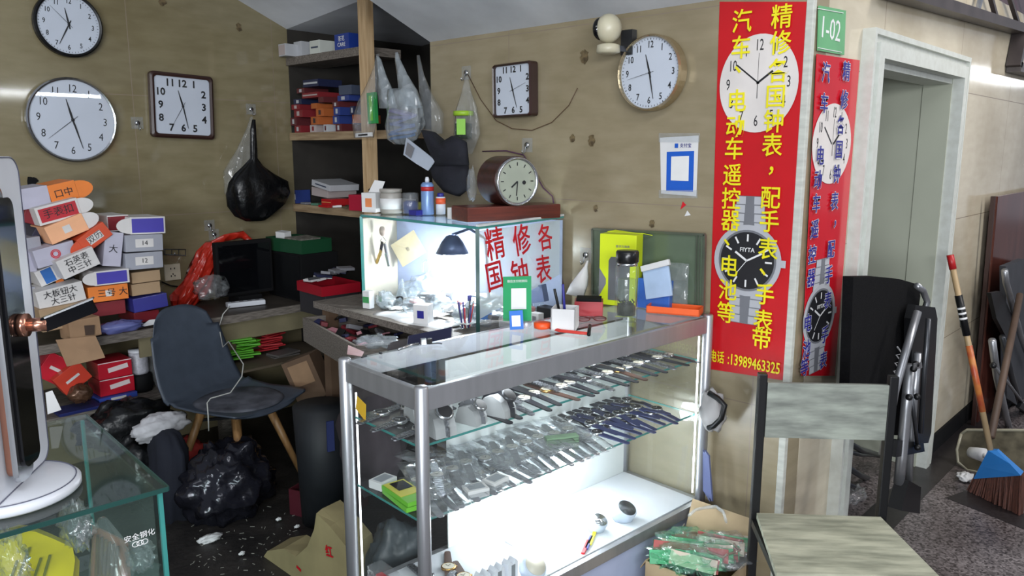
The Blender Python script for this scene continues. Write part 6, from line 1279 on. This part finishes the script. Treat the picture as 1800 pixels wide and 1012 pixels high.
m = MB(); m.use(STEEL); m.bar(c1-pn*.004+Vector((0, 0, .013)), e_+Vector((0, 0, .013)), .018, .003); m.build('lever_trim', None, t, True)
m = MB(); m.use(INKG)
for k in range(6): m.box(tuple(MPn @ Vector((.055, -.0008, .06+.055*k))), (.004, .004, .006), (0, 0, math.atan2(wd.y, wd.x)))
m.build('small_print', None, t, True)

# ================================================================ grey wood chair in the right foreground
q4 = [P(1330, 901, 'z', .46), P(1548, 908, 'z', .46), P(1652, 1013, 'z', .46), P(1365, 1006, 'z', .46)]
cx_ = sum(q4, Vector())/4; ax_ = (q4[1]-q4[0]).normalized(); ang = math.atan2(ax_.y, ax_.x); sw = .375; sd = (q4[3]-q4[0]).length
t = thing('wooden_chair', 'black metal chair with weathered grey wood seat and backrest', 'chair', (cx_.x, cx_.y, 0), ang)
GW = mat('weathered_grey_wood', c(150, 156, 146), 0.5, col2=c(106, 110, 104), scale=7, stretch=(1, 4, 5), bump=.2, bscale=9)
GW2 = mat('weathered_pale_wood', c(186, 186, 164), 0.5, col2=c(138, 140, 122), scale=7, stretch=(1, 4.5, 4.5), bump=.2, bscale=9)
sp = [Matrix.Rotation(-ang, 4, 'Z') @ (p-Vector((cx_.x, cx_.y, 0))) for p in q4]
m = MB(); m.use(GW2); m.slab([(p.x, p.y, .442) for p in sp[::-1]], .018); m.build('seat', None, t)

bx0, bx1 = sp[0].x+.016, sp[1].x-.010; by = sp[0].y+.012
for x in (bx0-.018, bx1+.018):
    m = MB(); m.use(BLK); m.box((x, by+.006, .455), (.026, .026, .909), bev=.003); m.build('rear_post', None, t)
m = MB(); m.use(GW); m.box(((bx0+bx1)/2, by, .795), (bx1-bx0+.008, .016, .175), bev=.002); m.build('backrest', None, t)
for x in (sp[3].x+.02, sp[2].x-.02):
    m = MB(); m.use(BLK); m.box((x, sp[3].y+.03, .22), (.026, .026, .44), bev=.003); m.build('front_leg', None, t)
for (p0, p1) in (((sp[3].x+.02, sp[3].y+.03), (sp[2].x-.02, sp[2].y+.03)), ((bx0-.018, by+.006), (bx1+.018, by+.006)), ((sp[3].x+.02, sp[3].y+.03), (bx0-.018, by+.006)), ((sp[2].x-.02, sp[2].y+.03), (bx1+.018, by+.006))):
    m = MB(); m.use(BLK); m.bar((p0[0], p0[1], .425), (p1[0], p1[1], .425), .022, .024); m.build('seat_rail', None, t)

# ================================================================ folded loungers by the doorway
SLV = mat('silver_tube', c(150, 152, 156), 0.35, .75, var=.06)
def tubes(name, mt, pts, r, par, seg=10, flatn=1.0):
    m = MB(); m.use(mt).tube(pts, r, seg, flatn=flatn); return m.build(name, None, par, True)
XA = XR+.13
t = thing('folded_lounger', 'folded black lounger with silver tubes leaning by the doorway', 'lounger', P(1580, 890, 'z', 0))
m = MB(); m.use(BLKFAB)
def X(px, py, v=XA): return P(px, py, 'x', v)
m.slab([X(1490, 760), X(1580, 765), X(1600, 640), X(1618, 520), X(1615, 500), X(1580, 490), X(1540, 486), X(1500, 487)], -.035); m.build('mesh_seat', None, t, True)
m = MB(); m.use(BLK)
m.slab([X(1600, 775, XA+.05), X(1612, 780, XA+.05), X(1632, 778, XA+.05), X(1637, 760, XA+.05), X(1648, 560, XA+.05), X(1644, 540, XA+.05), X(1610, 536, XA+.05), X(1604, 560, XA+.05)], -.03); m.build('armrest_pad', None, t, True)
tubes('arched_tube', SLV, [X(*q, XA+.03) for q in ((1600, 640), (1620, 560), (1630, 530), (1622, 510), (1612, 502))], .013, t)
tubes('frame_tube', SLV, [X(*q, XA+.09) for q in ((1613, 548), (1590, 625), (1572, 690), (1560, 760), (1552, 800))], .015, t)
tubes('frame_tube', SLV, [X(*q, XA+.075) for q in ((1600, 640), (1592, 720), (1585, 800), (1580, 850))], .020, t)
tubes('frame_tube', SLV, [X(*q, XA+.06) for q in ((1613, 620), (1606, 700), (1600, 780), (1596, 850))], .016, t)
tubes('frame_tube', DKSTEEL, [X(*q, XA+.09) for q in ((1602, 695), (1608, 740), (1613, 785))], .008, t)
tubes('frame_tube', DKSTEEL, [X(*q, XA+.085) for q in ((1632, 560), (1625, 650), (1618, 760))], .010, t)
for (x, y) in ((1598, 698), (1612, 697), (1613, 786), (1610, 640), (1606, 648)): 
    m = MB(); m.use(BLK).ell(tuple(X(x, y, XA+.095)), (.013, .013, .013), 12, 8); m.build('bolt_cap', None, t, True)
m = MB(); m.use(STEEL); m.slab([X(1604, 650, XA+.1), X(1620, 646, XA+.1), X(1619, 636, XA+.1), X(1605, 638, XA+.1)], .003); m.build('hinge_plate', None, t, True)
m = MB(); m.use(BLK); m.slab([X(1560, 890, XA+.06), X(1594, 896, XA+.06), X(1596, 850, XA+.06), X(1574, 838, XA+.06)], .05); m.build('rubber_foot', None, t, True)
m = MB(); m.use(BLK); m.slab([X(1560, 800, XA+.05), X(1612, 790, XA+.05), X(1610, 775, XA+.05), X(1565, 770, XA+.05)], .03); m.build('cross_bracket', None, t, True)
pts = [X(1580+i*-1.2, 610+i*8, XA+.03)+Vector((0, .018*(1 if i % 2 else -1), 0)) for i in range(26)]
tubes('zigzag_cord', flat(170, 170, 172, .5), [X(1582-i*1.1, 612+i*7+(5 if i % 2 else -5), XA+.045)+Vector((0, .03*(1 if i % 2 else -1), 0)) for i in range(18)], .0032, t, 6)
# stored frames inside the doorway behind the chair
t = thing('stored_frames', 'bundle of dark folded frames lying just inside the doorway', 'frames', P(1500, 880, 'z', 0))
for k, (a, b, r_) in enumerate((((1480, 772), (1545, 800), .014), ((1478, 790), (1548, 800), .010), ((1480, 815), (1548, 850), .014), ((1478, 845), (1552, 868), .010))):
    tubes('tube', DKSTEEL, [P(*a, 'x', XR-.10), P((a[0]+b[0])/2, (a[1]+b[1])/2+4, 'x', XR-.12), P(*b, 'x', XR-.14)], r_, t)
m = MB(); m.use(BLKM); m.box((-1.45, 3.40, .22), (.4, .5, .44), bev=.02); m.build('dark_bundle', None, t, True)
crumple('clear_bag', 'crumpled clear plastic bag at the doorway foot behind the grey chair', 'bag', P(1500, 880, 'x', XR-.10), (.05, .12, .06), .35, BAGCLR, 101, seg=36, rng=20)
# door leaf edge inside
struct(MB().use(mat('inner_jamb_grey', c(158, 162, 158), .5, var=.05)).box((XR-.16, D0+.10, .95), (.03, .12, 1.9)).build('door_2'))
o = MB().use(BLK).box((0, 0, 0), (.02, .035, .05), bev=.003).build('door_latch'); o.location = P(1517, 478, 'x', XR-.13); tag(o, 'small black latch on the inner jamb above the lounger', 'latch')
# brown board and second lounger at the right edge
xb = XR+.045
t = thing('brown_board', 'tall dark brown lacquered board leaning on the wall at the right', 'board', P(1730, 760, 'x', xb))
BR_ = mat('brown_lacquer', c(96, 54, 46), .18, col2=c(76, 42, 36), scale=5, stretch=(1, 2, .5))
m = MB(); m.use(BR_)
m.slab([P(1712, 752, 'x', xb), P(1900, 752, 'x', xb), P(1900, 318, 'x', xb), P(1748, 345, 'x', xb)], .018); m.build('panel', None, t, True)
m = MB(); m.use(flat(52, 32, 28, .5)); m.bar(P(1710, 756, 'x', xb+.01), P(1746, 345, 'x', xb+.01), .022, .02, (1, 0, 0)); m.build('edge', None, t, True)
xc = XR+.16
t = thing('folded_lounger', 'folded grey and silver lounger standing at the right picture edge', 'lounger', P(1800, 760, 'x', xc))
DG = mat('dark_grey_fabric', c(56, 58, 64), .8, var=.1)
m = MB(); m.use(DG); m.slab([P(1770, 700, 'x', xc), P(1860, 760, 'x', xc), P(1860, 470, 'x', xc), P(1800, 455, 'x', xc), P(1768, 468, 'x', xc)], -.03); m.build('seat_fabric', None, t, True)
m = MB(); m.use(BLK); m.slab([P(1742, 515, 'x', xc+.03), P(1752, 560, 'x', xc+.03), P(1778, 610, 'x', xc+.03), P(1782, 560, 'x', xc+.03), P(1760, 512, 'x', xc+.03)], -.02); m.build('armrest', None, t, True)
tubes('arched_tube', SLV, [P(x, y, 'x', xc+.04) for x, y in ((1766, 475), (1768, 495), (1778, 530), (1794, 590), (1812, 640))], .016, t)
tubes('frame_tube', SLV, [P(x, y, 'x', xc+.05) for x, y in ((1744, 598), (1752, 660), (1768, 730), (1776, 760))], .018, t)
tubes('frame_tube', DKSTEEL, [P(x, y, 'x', xc+.05) for x, y in ((1762, 592), (1778, 660), (1800, 730))], .016, t)
tubes('frame_tube', SLV, [P(x, y, 'x', xc+.07) for x, y in ((1746, 642), (1770, 670), (1798, 708))], .008, t)
m = MB(); m.use(BLK).ell(tuple(P(1746, 642, 'x', xc+.08)), (.016, .016, .016), 12, 8); m.build('bolt_cap', None, t, True)
m = MB(); m.use(BLK); m.slab([P(1785, 715, 'x', xc+.06), P(1806, 730, 'x', xc+.06), P(1806, 712, 'x', xc+.06), P(1790, 706, 'x', xc+.06)], .02); m.build('corner_clip', None, t, True)
t = thing('wooden_stick', 'dark wooden stick leaning against the folded lounger at right', 'stick', P(1742, 765, 'z', 0))
tubes('stick', mat('dark_stick', c(84, 66, 54), .6, var=.15), [P(1742, 768, 'x', XR+.32), P(1793, 518, 'x', XR+.24)], .017, t, 10)
# broom, dustpan, tissue
bx = -.80
by_ = 3.98; pb = P(1743, 800, 'y', by_); pt_ = P(1670, 448, 'x', XR+.10)
t = thing('broom', 'broom with blue head, brown bristles and a red and black taped handle', 'broom', (pb.x, pb.y, 0))
pth = lambda f: pb+(pt_-pb)*f
MB().use(mat('broom_wood', c(166, 142, 106), .5, var=.1)).tube([pth(0), pth(1)], .013, 12).build('handle', None, t, True)
for f0, f1, mt, rr_ in ((.93, 1.0, REDB, .0155), (.60, .80, BLK, .0165), (.22, .55, mat('red_floral_wrap', c(160, 36, 40), .4, col2=c(190, 120, 60), scale=12), .0145)):
    MB().use(mt).tube([pth(f0), pth(f1)], rr_, 12).build('grip_wrap', None, t, True)
for f0 in (.68, .705, .73): MB().use(INKW).tube([pth(f0), pth(f0+.01)], .0172, 12).build('white_band', None, t, True)
MB().use(BLK).tube([P(1689, 560, 'y', 4.02), P(1690, 575, 'y', 4.02)], .006, 8).build('hanging_loop', None, t, True)
BLU = mat('broom_blue', c(46, 122, 196), .35, var=.06)
a0, a1 = P(1714, 838, 'y', by_), P(1797, 832, 'y', by_-.12); b0, b1 = P(1738, 790, 'y', by_), P(1754, 790, 'y', by_)
m = MB(); m.use(BLU)
dx = Vector((0, .03, 0)); dx2 = Vector((0, .013, 0))
m.rings([[b0-dx2, b1-dx2, b1+dx2, b0+dx2], [b0+(a0-b0)*.55-dx2*1.6, b1+(a1-b1)*.55-dx2*1.6, b1+(a1-b1)*.55+dx2*1.6, b0+(a0-b0)*.55+dx2*1.6], [a0-dx, a1-dx, a1+dx, a0+dx]], True, False); m.build('head', None, t, True)
m = MB(); m.use(mat('brown_bristles', c(92, 52, 40), .8, col2=c(58, 34, 28), scale=30, stretch=(8, 30, 1)))
for k in range(44):
    f = k/43; top = a0+(a1-a0)*f; bot = Vector((top.x+(f-.5)*.03, top.y+rnd.uniform(-.01, .01), .003))
    for s_ in (-1, 0, 1): m.bar(top+Vector((0, s_*.018, 0)), bot+Vector((rnd.uniform(-.008, .008), s_*.026, 0)), .0085, .0085)
o = m.build('bristles', None, t, True); o['kind'] = 'stuff'
q = P(1735, 800, 'y', 4.25)
t = thing('dustpan', 'dirty clear plastic dustpan tray leaning behind the broom head', 'dustpan', (q.x, 4.25, .0), 0)
dp = [P(x, y, 'y', 4.22+(838-y)*.0012) for x, y in ((1690, 762), (1682, 790), (1684, 812), (1700, 826), (1730, 832), (1830, 838), (1850, 800), (1840, 770), (1810, 756), (1700, 755))]
m = MB(); m.use(mat('dirty_dustpan', c(96, 90, 74), .35, col2=c(56, 52, 42), scale=14)); m.slab(dp, -.008); m.build('pan', None, t, True)
m = MB(); m.use(mat('dustpan_rim', c(150, 146, 128), .3)); m.tube(dp+dp[:1], .007, 8); m.build('rim', None, t, True)
p = P(1717, 797, 'y', 4.17)
t = thing('white_cup', 'crushed white paper cup lying in the dustpan', 'cup', p, (R(80), R(10), R(60)))
MB().use(WPAP).lathe([(.026, -.035), (.03, 0), (.034, .04)], 20).build('body', None, t); MB().use(WPAP).lathe([(.012, .04), (.01, .055), (0, .056)], 14).build('tip', None, t)
crumple('tissue', 'crumpled white tissue on the floor left of the broom head', 'tissue', P(1697, 838, 'z', .02), (.035, .04, .018), .45, WPAP, 111)

# ================================================================ box of green packets beside the showcase
q = P(1255, 960, 'z', .30)
t = thing('carton_of_packets', 'open brown cardboard carton filled with green and white packets', 'box', (-1.19, 2.17, 0), R(4))
CB = mat('carton_tan', c(168, 148, 116), .8, var=.08)
m = MB(); m.use(CB)
for bx_ in (((0, -.14, .12), (.26, .004, .24)), ((0, .14, .12), (.26, .004, .24)), ((-.13, 0, .12), (.004, .28, .24)), ((.13, 0, .12), (.004, .28, .24)), ((0, 0, .004), (.26, .28, .006))): m.box(*bx_)
m.build('carton', None, t)
m = MB(); m.use(CB); m.slab([(-.13, .14, .24), (.13, .14, .24), (.14, .19, .33), (-.13, .19, .34)], .003); m.build('rear_flap', None, t)
m = MB(); m.use(CB); m.slab([(-.13, -.14, .24), (-.13, .14, .24), (-.155, .15, .21), (-.155, -.13, .20)], .003); m.build('side_flap', None, t)
GP = flat(40, 150, 96, .35, 'packet_emerald'); base_ = Vector(t.location)
for k in range(26):
    kk = k % 3; mt = (GP, flat(190, 178, 160, .5, 'packet_pale'), flat(150, 60, 56, .5, 'packet_brick'))[kk if k % 6 else 0]
    o = MB().use(mt).box((0, 0, 0), (.15, .045, .007), bev=.0015).build('long_packet'); row = k//13; i = k % 13
    o.location = base_+Vector((-.045+.085*row+rnd.uniform(-.01, .01), -.11+i*.0175, .255+rnd.uniform(-.012, .025))); o.rotation_euler = (R(62)+rnd.uniform(-.15, .15), rnd.uniform(-.1, .1), R(28)+rnd.uniform(-.15, .15))
    nm = 'green' if (mt is GP) else ('pale' if 'pale' in mt.name else 'brick red'); tag(o, nm+' long flat packet standing in the cardboard carton', 'packet', nm+' packets in the cardboard carton')
t = thing('green_bag', 'thin green plastic bag with white handle over the carton of packets', 'bag', base_+Vector((0, 0, .24)))
m = MB(); m.use(BAGGRN); m.ell((-.02, -.03, .03), (.125, .13, .035), 44, 24, .4, 4, 121); m.build('film', None, t)
m = MB(); m.use(BAGWHT); m.tube([P(x, y, 'z', .34) for x, y in ((1212, 905), (1222, 896), (1240, 892), (1258, 890), (1272, 900), (1276, 915))], .010, 8, flatn=.5); m.build('handle', None, t, True)
t = thing('clear_bag', 'clear plastic bag with brown cords lying over the carton edge', 'bag', base_+Vector((.06, .02, .28)))
m = MB(); m.use(BAGCLR); m.ell((0, 0, 0), (.10, .12, .035), 36, 18, .35, 3, 131); m.build('film', None, t)
m = MB(); m.use(mat('brown_cord', c(116, 96, 80), .7)); m.tube([(.05*math.cos(a)+.01*math.sin(5*a), .06*math.sin(a), .01+.004*math.sin(7*a)) for a in [k*.35 for k in range(40)]], .004, 6); m.build('cord_coil', None, t)
t = thing('flat_cardboard', 'folded cardboard sheet standing between showcase plinth and the carton', 'cardboard', P(1165, 975, 'z', .15))
m = MB(); m.use(mat('card_grey_tan', c(150, 140, 128), .8)); a_ = S(1.12, -.035, 0); b_ = S(.98, -.05, 0); m.slab([up(b_, .0), up(a_, .0), up(a_+Vector((0, 0, 0)), .26), up(b_, .20)], .004); m.build('sheet', None, t, True)
m = MB(); m.use(KRAFT); m.slab([up(b_, .0)+Vector((.03, -.02, 0)), up(a_, 0)+Vector((.06, -.06, 0)), up(a_, .12)+Vector((.06, -.06, 0)), up(b_, .13)+Vector((.03, -.02, 0))], .004); m.build('front_flap', None, t, True)
crumple('clear_bag', 'clear bag with a white twisted handle in front of the carton', 'bag', P(1195, 1005, 'z', .18), (.05, .05, .05), .35, BAGWHT, 141)
crumple('dark_helmet_bag', 'white and black bundle wedged between the showcase and back wall', 'bag', P(1253, 722, 'y', 2.42), (.05, .03, .075), .25, mat('bundle_white', c(150, 148, 148), .6), 151)
m = MB(); m.use(BLK).tube([P(x, y, 'y', 2.40) for x, y in ((1246, 690), (1262, 700), (1274, 712), (1268, 735), (1255, 748), (1245, 752))], .010, 10); tag(m.build('black_strap'), 'thick black strap looped behind the showcase right post', 'strap')
for k in range(2):
    m = MB(); m.use(flat(90, 100, 140, .5, 'slim_board')).slab([P(1238+k*4, 860, 'y', 2.44-k*.02), P(1250+k*4, 880, 'y', 2.44-k*.02), P(1244+k*4, 800, 'y', 2.44-k*.02), P(1238+k*3, 790, 'y', 2.44-k*.02)], .01)
    tag(m.build('slim_board'), ('grey blue slim board leaning behind the showcase right post, rear one', 'grey blue slim board leaning behind the showcase right post, front one')[k], 'board')
